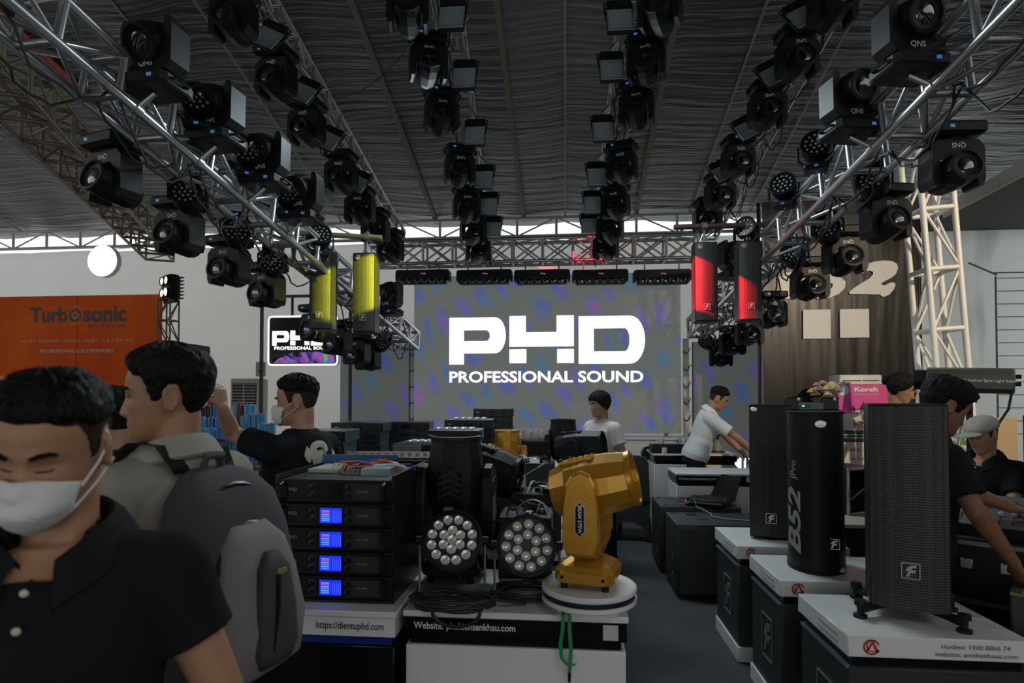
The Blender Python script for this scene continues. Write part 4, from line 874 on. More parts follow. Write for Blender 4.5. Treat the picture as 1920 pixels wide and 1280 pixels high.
# ================================================================ large moving heads on display
GOLD = mat('golden lacquer', (0.58, 0.29, 0.03), 0.33, 0.55, bump=0.03, bscale=300, coat=0.2); GOLDD = mat('golden lacquer recess', (0.36, 0.17, 0.02), 0.4, 0.5)
def AZ(z): return 0.16 + (z - 0.16) * 1.25
def big_head(label, loc, yaw, tilt, gold, size=1.0, txt=True, base_yaw=None):
    m = GOLD if gold else M_black(); md = GOLDD if gold else M_gloss()
    t = thing('beam_moving_head', label, 'stage light', loc, rotz=yaw); t.scale = (size,) * 3
    b = MB(); o8 = lambda x, y, c: [(-x + c, -y), (x - c, -y), (x, -y + c), (x, y - c), (x - c, y), (-x + c, y), (-x, y - c), (-x, -y + c)]
    b.loft([[Vector((x, y, z)) for x, y in o8(a, e, 0.035)] for a, e, z in ((0.125, 0.125, 0.03), (0.13, 0.13, 0.04), (0.13, 0.13, 0.075), (0.11, 0.115, 0.1), (0.07, 0.07, 0.125))])
    bs = b.build('base', m, t, False); bs.rotation_euler.z = (base_yaw - yaw) if base_yaw is not None else 0
    for s_ in (-1, 1):
        for s2 in (-1, 1): MB().cyl((0.09 * s_, 0.09 * s2, 0), (0.09 * s_, 0.09 * s2, 0.032), 0.016, n=10).build('foot', M_black(), bs)
        MB().prism([(-0.11, 0.058), (-0.095, 0.038), (0.095, 0.038), (0.11, 0.058), (0.095, 0.078), (-0.095, 0.078)], s_ * 0.131 - 0.006, s_ * 0.131 + 0.006).build('handle_plate', m, bs, False)
        for x in (-0.088, 0.088): MB().cyl((x, s_ * 0.137 - 0.002, 0.058), (x, s_ * 0.137 + 0.002, 0.058), 0.008, n=8).build('bolt_hole', M_gloss(), bs)
    MB().cyl((0, 0, 0.12), (0, 0, 0.14), 0.05, n=16).build('pan_bearing', M_black(), t)
    # yoke: a cross piece and two arms
    yk = MB().loft([[Vector((x, y, z)) for x, y in o8(a, e, 0.02)] for a, e, z in ((0.10, 0.06, 0.135), (0.165, 0.075, 0.185), (0.165, 0.07, 0.2), (0.12, 0.05, 0.2))]).build('yoke_base', m, t, False)
    for s_ in (-1, 1):
        prof = [(-0.06, 0.14 if 0 else 0.16), (0.06, 0.16), (0.08, 0.21), (0.075, 0.32), (0.062, 0.40), (0.04, 0.432), (0.0, 0.445), (-0.04, 0.432), (-0.062, 0.40), (-0.075, 0.32), (-0.08, 0.21)]
        mb = MB(); mb.loft([[Vector((s_ * x, y * k, AZ(0.3 + (z - 0.3) * k))) for y, z in prof] for x, k in ((0.128, 0.96), (0.14, 1.0), (0.17, 1.0), (0.178, 0.93))])
        ar = mb.build('yoke_arm', m, t, False)
        for i in range(4):
            for zz, dn in ((0.35, 1), (0.205, 1)):
                z = AZ(zz) + i * 0.018 - (0.02 if zz < 0.3 else 0)
                v = [(-0.055, z - 0.022), (0, z), (0.055, z - 0.022), (0.055, z - 0.013), (0, z + 0.009), (-0.055, z - 0.013)]
                MB().add([(s_ * 0.174, y, q) for y, q in v] + [(s_ * 0.183, y, q) for y, q in v], [[0, 1, 2, 3, 4, 5], [6, 7, 8, 9, 10, 11]] + [[k, (k + 1) % 6, 6 + (k + 1) % 6, 6 + k] for k in range(6)]).build('ridge', m, ar, False)
        if txt:
            v = [(-0.018, 0.245), (0, 0.23), (0.018, 0.245), (0.018, 0.325), (0, 0.342), (-0.018, 0.325)]
            MB().add([(s_ * 0.176, y * 1.25, AZ(0.286 + (q - 0.286) * 1.06)) for y, q in v] + [(s_ * 0.182, y * 1.25, AZ(0.286 + (q - 0.286) * 1.06)) for y, q in v], [[0, 1, 2, 3, 4, 5], [6, 7, 8, 9, 10, 11]] + [[k, (k + 1) % 6, 6 + (k + 1) % 6, 6 + k] for k in range(6)]).build('label_rim', BADGE, ar, False)
            lp_ = MB().add([(s_ * 0.176, y, AZ(q)) for y, q in v] + [(s_ * 0.1835, y, AZ(q)) for y, q in v], [[0, 1, 2, 3, 4, 5], [6, 7, 8, 9, 10, 11]] + [[k, (k + 1) % 6, 6 + (k + 1) % 6, 6 + k] for k in range(6)]).build('label_plate', M_gloss(), ar, False)
            text('BEAM 575W', 0.022, LTXT, ar, (s_ * 0.1838, 0, AZ(0.286)), (R(90), R(90), R(90) * s_), bold=0.015, extrude=0.0)
    hd = link('head', None, t, (0, 0, 0.43), (tilt, 0, 0))
    prof = [(0.06, -0.16), (0.105, -0.155), (0.132, -0.08), (0.139, 0.02), (0.132, 0.11), (0.118, 0.195), (0.118, 0.205), (0.104, 0.205), (0.098, 0.15)]
    n = 12; MB().lathe(prof, n, FRONT, ph=PI / n, sx=0.93).build('barrel', m, hd, False)
    MB().lathe([(0.112, 0.185), (0.121, 0.19), (0.121, 0.21), (0.106, 0.212), (0.10, 0.18)], 28, FRONT, sx=0.95).build('rim', m, hd)
    MB().lathe([(0, 0.165), (0.05, 0.16), (0.098, 0.145), (0.0, 0.14)], 24, FRONT).build('lens', GLASS, hd)
    for s_ in (-1, 1):
        zc = s_ * 0.128
        fpl = MB().prism([(-0.05, -0.10), (0.05, -0.10), (0.055, 0.05), (0.0, 0.09), (-0.055, 0.05)], -0.006, 0.006, Matrix.Translation((0, 0, zc - s_ * 0.004)) @ Matrix.Rotation(PI / 2 , 4, 'X') ).build('panel', md if not gold else m, hd, False)
        for i in range(4):
            y = 0.05 - i * 0.028
            v = [(-0.05, y - 0.024), (0, y), (0.05, y - 0.024), (0.05, y - 0.014), (0, y + 0.010), (-0.05, y - 0.014)]
            MB().prism(v, -0.005, 0.005, Matrix.Translation((0, 0, zc + s_ * 0.003)) @ Matrix.Rotation(PI / 2, 4, 'X')).build('ridge', m if gold else mat('satin black', (0.02, 0.02, 0.021), 0.3), hd, False)
        bd = MB().prism([(-0.02, -0.012), (0.02, -0.012), (0.026, 0.0), (0.014, 0.012), (-0.014, 0.012), (-0.026, 0.0)], -0.003, 0.003, Matrix.Translation((0, 0, zc + s_ * 0.008)) @ Matrix.Translation((0, 0.1, 0)) @ Matrix.Rotation(PI / 2, 4, 'X')).build('badge_plate', M_gloss() if gold else KN, hd, False)
        text('BEAM', 0.013, LTXT, hd, (0, 0.1, zc + s_ * 0.0125), (0, 0, 0) if s_ > 0 else (PI, 0, 0), bold=0.02, extrude=0.0)
    return t
tc_ = on_z(1104, 1088, 0.9); tx, ty = tc_.x, tc_.y
# white turntable
t = thing('display_turntable', 'white round turntable with dark middle band at the table corner', 'turntable', (tx, ty, 0.8))
MB().lathe([(0, 0), (0.13, 0.0), (0.13, 0.035), (0.1, 0.035)], 40).build('foot_ring', M_white(), t); MB().lathe([(0, 0.03), (0.175, 0.03), (0.18, 0.035), (0.18, 0.05), (0.0, 0.05)], 48).build('lower_disc', M_white(), t)
MB().lathe([(0, 0.05), (0.174, 0.05), (0.174, 0.068), (0.0, 0.068)], 48).build('dark_band', mat('navy band', (0.01, 0.012, 0.03), 0.3), t); MB().lathe([(0, 0.068), (0.175, 0.068), (0.18, 0.074), (0.18, 0.086), (0.176, 0.09), (0.0, 0.09)], 48).build('upper_disc', M_white(), t)
big_head('golden moving-head light tilted upward on the white turntable', (tx, ty, 0.89), R(76), R(-13), True, 0.86, base_yaw=R(-14))
bx = on_y(855, 930, 2.61)
big_head('tall black moving-head light pointing straight up behind a wash light', (bx.x, 2.61, 0.8), R(-3), R(-90), False, 0.98)
g = on_z(950, 905, 0.8); g = on_y(951, 840, 5.0)
big_head('golden moving-head light pointing straight up among the amplifiers', (g.x, 5.0, g.z - 0.45), R(4), R(-90), True, 0.95)
g2 = on_y(1056, 820, 5.1); big_head('black moving-head light pointing up beside the far golden one', (g2.x, 5.1, g2.z - 0.45), R(12), R(-90), False, 0.95)
g3 = on_y(925, 880, 3.2); big_head('black moving-head light tipped over behind the tall black one', (g3.x - 0.05, 3.2, 0.8), R(75), R(14), False, 0.95)
g4 = on_y(1082, 838, 4.3); big_head('black moving-head light with blue-tinged lens behind the golden barrel', (g4.x, 4.3, g4.z - 0.42), R(72), R(-6), False, 0.95)
for c, hgt, lab in ((g, g.z - 0.45, 'black carton under the far golden light'), (g2, g2.z - 0.45, 'black carton under the far black moving head'), (g4, g4.z - 0.42, 'black carton under the black moving head with bluish lens')):
    hh = hgt - (0.8); t = thing('equipment_carton', lab, 'box', (c.x, c.y, 0.8)); MB().cbox((0, 0, hh / 2 - 0.001), (0.34, 0.32, hh), 0.006).build('carton', M_black(), t); MB().box((0, -0.161, hh * 0.55), (0.12, 0.004, hh * 0.3)).build('sticker', mat('dim print', (0.28, 0.28, 0.28), 0.5), t)
pass
# ================================================================ LED par lights on the table
def par_light(label, c, pitch, yaw, rings, foot_z):
    t = thing('par_light', label, 'stage light', (c.x, c.y, foot_z), rotz=yaw); hz = c.z - foot_z; bk = M_black()
    hd = link('head', None, t, (0, 0, hz), (pitch, 0, 0))
    MB().lathe([(0.02, -0.2), (0.06, -0.195), (0.085, -0.165), (0.105, -0.09), (0.116, -0.02), (0.120, 0.0), (0.120, 0.02), (0.108, 0.022), (0.106, 0.006)], 40, FRONT).build('can', bk, hd)
    MB().lathe([(0, 0.008), (0.107, 0.008), (0.107, 0.0), (0, 0.0)], 40, FRONT).build('front_plate', mat('lens plate', (0.01, 0.01, 0.011), 0.5), hd)
    LNS = mat('clear led lens', (0.78, 0.78, 0.74), 0.14, 0.35, spec=0.9)
    for x, z in lens_pts(rings):
        l = MB().lathe([(0.0188, 0.008), (0.0188, 0.013), (0.017, 0.0145), (0.011, 0.0115), (0.006, 0.0095), (0.0056, 0.0135), (0.0, 0.014)], 14, Matrix.Translation((x, 0, z)) @ FRONT).build('led_lens', LNS, hd)
    for i in range(8):
        a = 2 * PI * i / 8 + 0.2; MB().box((0.109 * math.cos(a), 0.10, 0.109 * math.sin(a)), (0.012, 0.16, 0.012), Euler((0, -a, 0))).build('fin', bk, hd)
    for s_ in (-1, 1):
        MB().cyl((s_ * 0.128, 0, 0.003), (s_ * 0.128, 0, hz + 0.01), 0.005, n=8).build('bracket_rod', M_steel(), t)
        MB().cyl((s_ * 0.112, 0, hz), (s_ * 0.142, 0, hz), 0.017, n=12).build('tilt_knob', bk, t)
    MB().tube([(-0.128, 0, 0.006), (0.128, 0, 0.006)], 0.006, 8).build('bracket_foot', M_steel(), t)
    MB().tube([(-0.128, 0.0, 0.006), (-0.10, 0.12, 0.006), (0.10, 0.12, 0.006), (0.128, 0, 0.006)], 0.006, 8).build('bracket_loop', M_steel(), t)
    return t
c1 = on_y(848, 1013, 2.29); par_light('black LED wash light tipped upward before the tall moving head', c1, R(-30), R(4), ((1, 0, 0), (6, 0.0375, 0.52), (12, 0.0815, 0.26)), 0.8)
c2 = on_y(988, 1022, 2.33); par_light('black LED wash light with an empty lens centre beside the turntable', c2, R(-14), R(2), ((6, 0.041, 0.45), (11, 0.082, 0.35)), 0.8)
# loops of black cable on the table
def coil(c, rx, ry, turns, label, seed):
    rr = random.Random(seed); pts = []; n = turns * 22
    for i in range(n):
        a = 2 * PI * i / 22; k = 0.85 + 0.3 * noise.noise(Vector((math.cos(a) * 1.3 + i * 0.02, seed, math.sin(a) * 1.3)))
        pts.append((c[0] + rx * k * math.cos(a) + 0.01 * math.sin(i * 0.3), c[1] + ry * k * math.sin(a), c[2] + 0.008 + 0.010 * (i // 22) + 0.008 * abs(math.sin(a * 2 + i * 0.1))))
    pts += [(pts[-1][0] + 0.03 * k, pts[-1][1] + 0.02 * k, pts[-1][2] * (1 - k / 4) + (c[2] + 0.007) * k / 4) for k in (1, 2, 3, 4)]
    return tag(MB().tube(pts, 0.0068, 7).build('power_cable', M_rubber()), label, 'cable')
g = on_z(850, 1140, 0.8); cb = coil((g.x, g.y, 0.8), 0.17, 0.085, 4, 'coiled black power cable below the upward wash light', 3)
g = on_z(985, 1118, 0.8); coil((g.x, g.y, 0.8), 0.13, 0.11, 3, 'coiled black power cable between second wash light and turntable', 8)
# loop hanging over the table edge
e = on_y(835, 1168, YT - 0.012); mb = MB(); pts = []
for i in range(22):
    a = PI * i / 21; pts.append((e.x - 0.09 * math.cos(a) + 0.04, YT - 0.012 - 0.006 * math.sin(a), 0.806 - 0.055 * math.sin(a)))
pts = [(pts[0][0], YT + 0.08, 0.808)] + pts + [(pts[-1][0], YT + 0.08, 0.808)]
tag(mb.tube(pts, 0.0068, 7).build('power_cable', M_rubber()), 'loop of black cable hanging over the table edge across the lettering', 'cable')
# green lanyard
GR = mat('green ribbon', (0.01, 0.22, 0.06), 0.5); gx = X_at(1060, 1170, YT - 0.02); t = thing('lanyard', 'green ribbon lanyard dangling over the white table edge', 'lanyard', (gx, YT - 0.02, 0.806))
def ribbon(pts, w=0.007, m=GR, parent=t, nm='ribbon'):
    rings = [[Vector(p) + Vector((a * w, b * 0.001, 0)) for a, b in ((-1, -1), (1, -1), (1, 1), (-1, 1))] for p in pts]; return MB().loft(rings).build(nm, m, parent)
ribbon([(-0.005, 0.09, 0.002), (-0.008, 0.0, 0.004), (-0.01, -0.004, -0.05), (-0.018, -0.004, -0.1), (-0.014, -0.004, -0.15), (0.012, -0.006, -0.178)])
ribbon([(0.006, 0.09, 0.002), (0.014, 0.0, 0.004), (0.016, -0.004, -0.06), (0.02, -0.004, -0.12), (0.014, -0.008, -0.20)])
ribbon([(0.0, -0.008, -0.168), (0.018, -0.012, -0.176), (0.036, -0.01, -0.166)]); MB().cbox((0.014, -0.008, -0.217), (0.012, 0.006, 0.035), 0.002).build('clip', M_black(), t)
# ================================================================ clutter on the second row of tables
CARD = mat('pale carton', (0.48, 0.46, 0.36), 0.6); SIL = mat('bright tin', (0.55, 0.62, 0.66), 0.22, 0.9)
g = on_z(950, 938, 0.8); t = thing('carton', 'open pale carton with printed label beyond the wash lights', 'box', at(952, 925, 3.35), rotz=R(-8)); t.location.z = 0.8
hh = at(952, 893, 3.35).z - 0.8
MB().cbox((0, 0, hh / 2), (0.17, 0.2, hh), 0.003).build('box_body', CARD, t); MB().box((-0.02, -0.101, hh * 0.6), (0.06, 0.003, 0.05)).build('printed_label', mat('dim print', (0.28, 0.28, 0.28), 0.5), t)
MB().box((0.14, 0.0, hh + 0.035), (0.13, 0.19, 0.004), Euler((0, R(-32), 0))).build('flap', mat('white flap', (0.6, 0.62, 0.6), 0.5), t)
def machine(px, py, d, label, w=0.26, seed=1):
    rr = random.Random(seed); c = at(px, py, d); t = thing('open_lamp_chassis', label, 'lamp chassis', (c.x, c.y, 0.8)); h = c.z - 0.8
    MB().cbox((0, 0.1, h / 2), (w, 0.26, h), 0.006).build('chassis', M_blkmetal(), t)
    for i in range(6):
        x = rr.uniform(-w / 2 + 0.03, w / 2 - 0.03); s_ = rr.uniform(0.025, 0.06); MB().cbox((x, rr.uniform(0.0, 0.18), h + s_ * 0.3), (s_ * 1.3, s_ * 1.4, s_ * 0.7), 0.004, rot=Euler((rr.uniform(-0.3, 0.3), 0, rr.uniform(0, 3)))).build('bracket', SIL if i % 2 else M_blkmetal(), t)
    for i in range(4):
        a = (rr.uniform(-w / 2, w / 2), rr.uniform(-0.02, 0.1), h); b = (rr.uniform(-w / 2, w / 2), rr.uniform(0, 0.2), h)
        p = droop(a, b, -0.05, 8); MB().tube(p, 0.004, 6).build('wire', [mat('white wire', (0.5, 0.5, 0.48), 0.4), M_rubber()][i % 2], t)
    for i in range(3): MB().cyl((-0.06 + i * 0.05, -0.032, h * 0.6), (-0.06 + i * 0.05, -0.024, h * 0.6), 0.012, n=12).build('connector', KN, t)
    return t
machine(1005, 925, 3.05, 'opened lamp chassis with bright tin brackets behind second wash light', 0.26, 2)
machine(985, 968, 2.62, 'low opened lamp chassis just behind the second wash light', 0.24, 5)
machine(1000, 868, 4.2, 'opened lamp chassis near the white mugs', 0.3, 9)
# mugs on a black carton
c = at(1005, 826, 5.0); t = thing('equipment_carton', 'wide black carton carrying the white mugs', 'box', (c.x, c.y + 0.1, 0.8)); hh = c.z - 0.8
MB().cbox((0, 0, hh / 2), (0.25, 0.24, hh), 0.005).build('carton', M_black(), t); MB().box((0, -0.121, hh / 2), (0.1, 0.003, 0.06)).build('sticker', mat('dim print', (0.28, 0.28, 0.28), 0.5), t)
def mug(loc, rz, label, group, s=1.0):
    t = thing('mug', label, 'mug', loc, rotz=rz, group=group); t.scale = (s,) * 3; m = mat('white porcelain', (0.7, 0.7, 0.68), 0.15)
    MB().lathe([(0.0, 0.0), (0.036, 0.0), (0.04, 0.006), (0.042, 0.095), (0.039, 0.095), (0.036, 0.01), (0.0, 0.008)], 20).build('cup', m, t)
    MB().tube([(0.04, 0, 0.08), (0.066, 0, 0.078), (0.075, 0, 0.05), (0.062, 0, 0.022), (0.04, 0, 0.018)], 0.006, 8).build('handle', m, t)
for i, px in enumerate((987, 1003, 1021)): p = at(px, 825, 5.0); mug((p.x, p.y + 0.06, c.z), R(200 + 20 * i), 'white mug on wide black carton, %s from far golden light' % ordn(i), 'white mugs on the carton')
# ================================================================ blue capacitor cans
BLU = [mat('cyan can', (0.04, 0.24, 0.42), 0.35), mat('blue can', (0.02, 0.13, 0.42), 0.3), mat('dark can', (0.015, 0.015, 0.018), 0.35), mat('red can', (0.35, 0.015, 0.02), 0.4), mat('sky can', (0.06, 0.30, 0.48), 0.35)]
dC = 3.35; g = at(420, 872, dC)
t = thing('wooden_crate', 'brown wooden crate carrying rows of blue capacitor cans', 'crate', (at(435, 872, dC).x, g.y, 0.8)); ch = g.z - 0.8
WD = mat('brown wood', (0.13, 0.075, 0.03), 0.6, bump=0.3, bscale=12, bstretch=(1, 1, 9), var=0.3)
MB().box((0, 0.3, ch - 0.01), (0.95, 0.75, 0.02)).build('tray', WD, t)
for i in range(4): MB().box((0, -0.07, 0.03 + i * (ch - 0.02) / 4), (0.95, 0.02, (ch - 0.02) / 4 - 0.012)).build('slat', WD, t)
for sx in (-0.46, 0.46): MB().box((sx, 0.3, ch / 2 - 0.01), (0.03, 0.75, ch - 0.02)).build('end_board', WD, t)
exhibit_table(-2.6, -1.64, 3.0, 4.05, 0.8, 'dark display table under the wooden crate of cans', 'black', white_body=False)
CANN = {}
def can(px, ytop, ybot, w, d, mi, i):
    z1, z0 = at(px, ytop, d).z, at(px, ybot, d).z; c = at(px, ybot, d); r = w / F * d / 2
    z0 = g.z
    t = thing('capacitor_can', 'x', 'can', (c.x, c.y, z0), group='capacitor cans on the crate'); h = z1 - z0
    cn = CANN.setdefault(round(d, 2), 0); CANN[round(d, 2)] += 1
    t['label'] = '%s capacitor can, %s along the row %s' % (['cyan', 'deep blue', 'black', 'red', 'pale blue'][mi], ordn(cn) if cn < 13 else 'last', {round(dC - 0.05, 2): 'at the crate front', round(dC, 2): 'just behind the front cans', round(dC + 0.12, 2): 'in the third rank of the crate', round(dC + 0.2, 2): 'of thin cans behind the elbow', round(dC + 0.3, 2): 'of dark cans in the crate', round(dC + 0.38, 2): 'of mixed cans before air conditioner', round(dC + 0.46, 2): 'under the reaching hand', round(dC + 0.1, 2): 'of short cans beside the mask'}[round(d, 2)])
    MB().lathe([(0, 0), (r, 0), (r, h - 0.004), (r - 0.003, h), (r * 0.8, h), (r * 0.8, h - 0.004), (0, h - 0.004)], 16).build('sleeve', BLU[mi], t)
    for k in range(3): MB().lathe([(r, h * (0.25 + 0.2 * k)), (r + 0.0006, h * (0.25 + 0.2 * k)), (r + 0.0006, h * (0.25 + 0.2 * k) + 0.004), (r, h * (0.25 + 0.2 * k) + 0.004)], 16).build('print_line', mat('dark blue print', (0.01, 0.05, 0.16), 0.4), t)
    for sx in (-0.4, 0.4): MB().cyl((sx * r, 0, h - 0.004), (sx * r, 0, h + 0.006), r * 0.14, n=6).build('terminal', BRASS, t)
n = 0
for x in (366, 381, 397, 413): can(x, 802, 870, 14, dC - 0.05, [0, 4, 0, 1][n % 4], n); n += 1
for x in (371, 390, 430, 440, 449, 458, 467, 476): can(x, [803, 805, 812, 824, 826, 828, 830, 832][n - 4] if n < 12 else 830, 870, 11, dC - 0.0, [0, 1, 0, 4, 1, 0, 4, 0][(n - 4) % 8], n); n += 1
for x in (362, 379, 396, 409, 424): can(x, 782, 870, 13, dC + 0.12, [4, 0, 1, 0, 0][(n - 12) % 5], n); n += 1
for x in (455, 466, 476, 485, 494): can(x, [780, 776, 776, 776, 775][(n - 17) % 5], 870, 9.5, dC + 0.2, [4, 0, 4, 0, 4][(n - 17) % 5], n); n += 1
for x in (378, 388, 405, 418): can(x, [764, 760, 757, 790][(n - 22) % 4], 870, 12, dC + 0.3, [2, 2, 1, 2][(n - 22) % 4], n); n += 1
for x in (441, 448, 466, 454, 472): can(x, [756, 753, 758, 760, 760][(n - 26) % 5], 870, [8, 6, 18, 8, 10][(n - 26) % 5], dC + 0.38, [4, 3, 4, 2, 1][(n - 26) % 5], n); n += 1
for x in (393, 400): can(x, 742, 870, 12, dC + 0.46, [3, 2][(n - 31) % 2], n); n += 1
for x in (490, 500, 510): can(x, [793, 795, 793][(n - 33) % 3], 870, 13, dC + 0.1, 4, n); n += 1
for x in (250, 262, 275): can(x, 828, 870, 15, dC - 0.05, [0, 4, 0][n % 3], n); n += 1
t = thing('wooden_crate', 'brown wooden crate half hidden behind the masked man', 'crate', (at(255, 872, dC).x, g.y, 0.8)); MB().box((0, 0.2, ch - 0.01), (0.34, 0.6, 0.02)).build('tray', WD, t)
for i in range(4): MB().box((0, -0.09, 0.03 + i * (ch - 0.02) / 4), (0.34, 0.02, (ch - 0.02) / 4 - 0.012)).build('slat', WD, t)
for sx in (-0.16, 0.16): MB().box((sx, 0.2, ch / 2 - 0.01), (0.02, 0.56, ch - 0.02)).build('end_board', WD, t)
exhibit_table(-3.7, -2.62, 3.0, 4.0, 0.8, 'dark display table behind the masked man', 'black', white_body=False)
# ================================================================ covered chairs and subwoofers in the aisle
CL_ = mat('black stretch cover', (0.01, 0.01, 0.011), 0.7, sheen=0.3)
def covered_chair(loc, rz, label):
    t = thing('covered_chair', label, 'chair', loc, rotz=rz)
    mb = MB(); w = 0.23
    def sec(z, wx, y0, y1): return [Vector((x, y, z)) for x, y in ((-wx, y0), (-wx * 0.5, y0 - 0.012), (wx * 0.5, y0 - 0.012), (wx, y0), (wx, y1), (-wx, y1))]
    mb.loft([sec(0.46, w, 0.17, 0.24), sec(0.7, w * 0.97, 0.19, 0.25), sec(0.88, w * 0.94, 0.21, 0.26), sec(0.94, w * 0.8, 0.22, 0.26), sec(0.96, w * 0.45, 0.225, 0.255)])
    mb.build('back_cover', CL_, t)
    MB().cbox((0, -0.02, 0.45), (0.47, 0.48, 0.07), 0.02, 2).build('seat_cover', CL_, t)
    for s_, ax in ((-1, 'x'), (1, 'x'), (-1, 'y'), (1, 'y')):     # stretched side panels with an arch cut out
        n = 9; pts = []
        top = [(-0.225 + 0.45 * i / n, 0.42) for i in range(n + 1)]; bot = []
        for i in range(n + 1):
            u = -0.225 + 0.45 * i / n; k = abs(u) / 0.225; bot.append((u, 0.005 if k > 0.93 else 0.20 * math.sqrt(max(0, 1 - (k / 0.95) ** 2)) + 0.02))
        ring = top + bot[::-1]
        M = Matrix.Translation((0, -0.02 + s_ * 0.235, 0)) if ax == 'y' else Matrix.Translation((s_ * 0.23, -0.02, 0)) @ Matrix.Rotation(PI / 2, 4, 'Z')
        mb = MB(); vs = [M @ Vector((u, y, z)) for y in (-0.008, 0.008) for u, z in top + bot]
        N_ = n + 1; fs = []
        for y in (0, 1):
            o = y * 2 * N_; fs += [[o + i, o + i + 1, o + N_ + i + 1, o + N_ + i] for i in range(n)]
        fs += [[i, i + 1, 2 * N_ + i + 1, 2 * N_ + i] for i in range(n)] + [[N_ + i, N_ + i + 1, 3 * N_ + i + 1, 3 * N_ + i] for i in range(n)]
        mb.add(vs, fs).build('skirt', CL_, t)
    for sx in (-0.21, 0.21):
        for sy in (-0.22, 0.19): MB().cyl((sx, sy, 0), (sx, sy, 0.43), 0.018, n=8).build('leg', M_blkmetal(), t)
    return t
g = on_y(1180, 900, 6.85); covered_chair((g.x, 6.85, 0), R(172), 'black stretch-covered chair in the aisle before the subwoofers')
g = on_y(1222, 850, 8.2); covered_chair((g.x, 8.2, 0), R(190), 'black stretch-covered chair farther back near the tea table')
g = on_y(1118, 900, 7.0); covered_chair((g.x, 7.0, 0), R(196), 'black stretch-covered chair behind the golden barrel')
SW = mat('subwoofer paint', (0.022, 0.026, 0.028), 0.45, bump=0.12, bscale=260)
def subwoofer(x0, y0, w, d, h, label):
    t = thing('subwoofer', label, 'subwoofer', (x0 + w / 2, y0, 0))
    MB().cbox((0, d / 2, h / 2 + 0.015), (w, d, h - 0.03), 0.012, 2).build('cabinet', SW, t); MB().box((0, -0.004, h / 2), (w - 0.06, 0.012, h - 0.09)).build('grille', grille_mat(), t)
    for x in (-0.13, 0.05):
        for y in (0.17, 0.36): pass
    for i, (x, y) in enumerate(((-w / 2 + 0.2, d * 0.78), (-w / 2 + 0.26, d * 0.42))):
        b_ = MB().box((x, y, h + 0.0015), (0.09, 0.055, 0.004)).build('recess', M_gloss(), t); MB().box((x + 0.05, y, h + 0.002), (0.01, 0.055, 0.005)).build('recess_lip', M_steel(), b_)
    for i, (x, y) in enumerate(((-w / 2 + 0.06, 0.1), (-w / 2 + 0.06, d - 0.06))): MB().cyl((x, y, h - 0.001), (x, y, h + 0.003), 0.018, n=14).build('stacking_cup', M_gloss(), t)
    for i, z in enumerate((h * 0.25, h * 0.5)): MB().cyl((-w / 2 - 0.002, d * 0.35, z), (-w / 2 + 0.01, d * 0.35, z), 0.02, n=14).build('side_socket', KN, t)
    for sx in (-1, 1):
        for yy in (0.06, d - 0.06): MB().cyl((sx * (w / 2 - 0.06), yy, 0), (sx * (w / 2 - 0.06), yy, 0.03), 0.022, n=10).build('foot', M_rubber(), t)
    return t
subwoofer(0.878, 4.80, 0.72, 0.52, 0.59, 'black subwoofer next to the plinths with square recesses on top'); subwoofer(0.86, 5.48, 0.72, 0.55, 0.605, 'black subwoofer behind another one, below the white table')
# small mixer and laptop on the subwoofers
c = on_z(1362, 948, 0.6); t = thing('dj_controller', 'small black controller with bluish edge on the subwoofer', 'mixer', (1.32, 5.6, 0.607), rotz=R(-28))
MB().cbox((0, 0, 0.03), (0.36, 0.26, 0.06), 0.008).build('case', M_black(), t); MB().box((-0.02, -0.134, 0.035), (0.34, 0.01, 0.014)).build('bright_edge', SIL, t)
for i in range(8): MB().cyl((-0.14 + 0.04 * i, 0.05, 0.06), (-0.14 + 0.04 * i, 0.05, 0.075), 0.009, n=10).build('knob', KN, t)
MB().box((-0.17, -0.14, 0.045), (0.01, 0.004, 0.01)).build('indicator', mat('red led', (0.3, 0, 0), 0.4, emit=(1, 0.05, 0.03), estr=1.5), t)
t = thing('laptop', 'open black laptop behind the small controller', 'laptop', (1.43, 5.88, 0.607), rotz=R(-60)); MB().cbox((0, 0, 0.01), (0.34, 0.24, 0.018), 0.005).build('keyboard_deck', M_black(), t); MB().box((0, 0.15, 0.12), (0.34, 0.008, 0.23), Euler((R(-22), 0, 0))).build('screen_lid', M_black(), t)
tag(MB().tube([(1.05, 5.55, 0.615), (1.12, 5.5, 0.64), (1.15, 5.45, 0.70), (1.17, 5.42, 0.62), (1.25, 5.2, 0.6), (1.22, 5.1, 0.6), (1.32, 5.0, 0.598), (1.5, 4.95, 0.598)], 0.006, 6).build('signal_cable', mat('grey cable', (0.2, 0.22, 0.22), 0.5)), 'thin grey cable trailing over both subwoofers', 'cable')
# far tables
tf = exhibit_table(1.105, 2.0, 5.95 + 0.1, 6.55, 0.84, 'pale display table with black fascia beyond the subwoofers', 'black', 'Website: phukiensankhau.com', (X_at(1272, 893, 6.05), X_at(1343, 893, 6.05), 0.03))
MB().box((X_at(1405, 890, 6.05) - 1.5525, 0.004, 0.781), (0.055, 0.004, 0.055)).build('blank_sticker', mat('sticker', (0.5, 0.5, 0.5), 0.5), tf)
tt_ = exhibit_table(1.06, 2.05, 7.25, 7.85, 0.92, 'dark display table holding the tea set', 'black')
t = thing('tea_tray', 'black tray raising the tea set on the far table', 'tray', (1.3, 7.42, 0.92)); MB().cbox((0, 0, 0.05), (0.5, 0.28, 0.10), 0.008).build('tray_body', M_black(), t); MB().box((0, -0.13, 0.105), (0.48, 0.01, 0.014)).build('rim', M_gloss(), t)
p = on_y(1307, 835, 7.4); t = thing('teapot', 'round white porcelain teapot on the black tray', 'teapot', (p.x, 7.42, 1.02)); PM = mat('white porcelain', (0.7, 0.7, 0.68), 0.15)
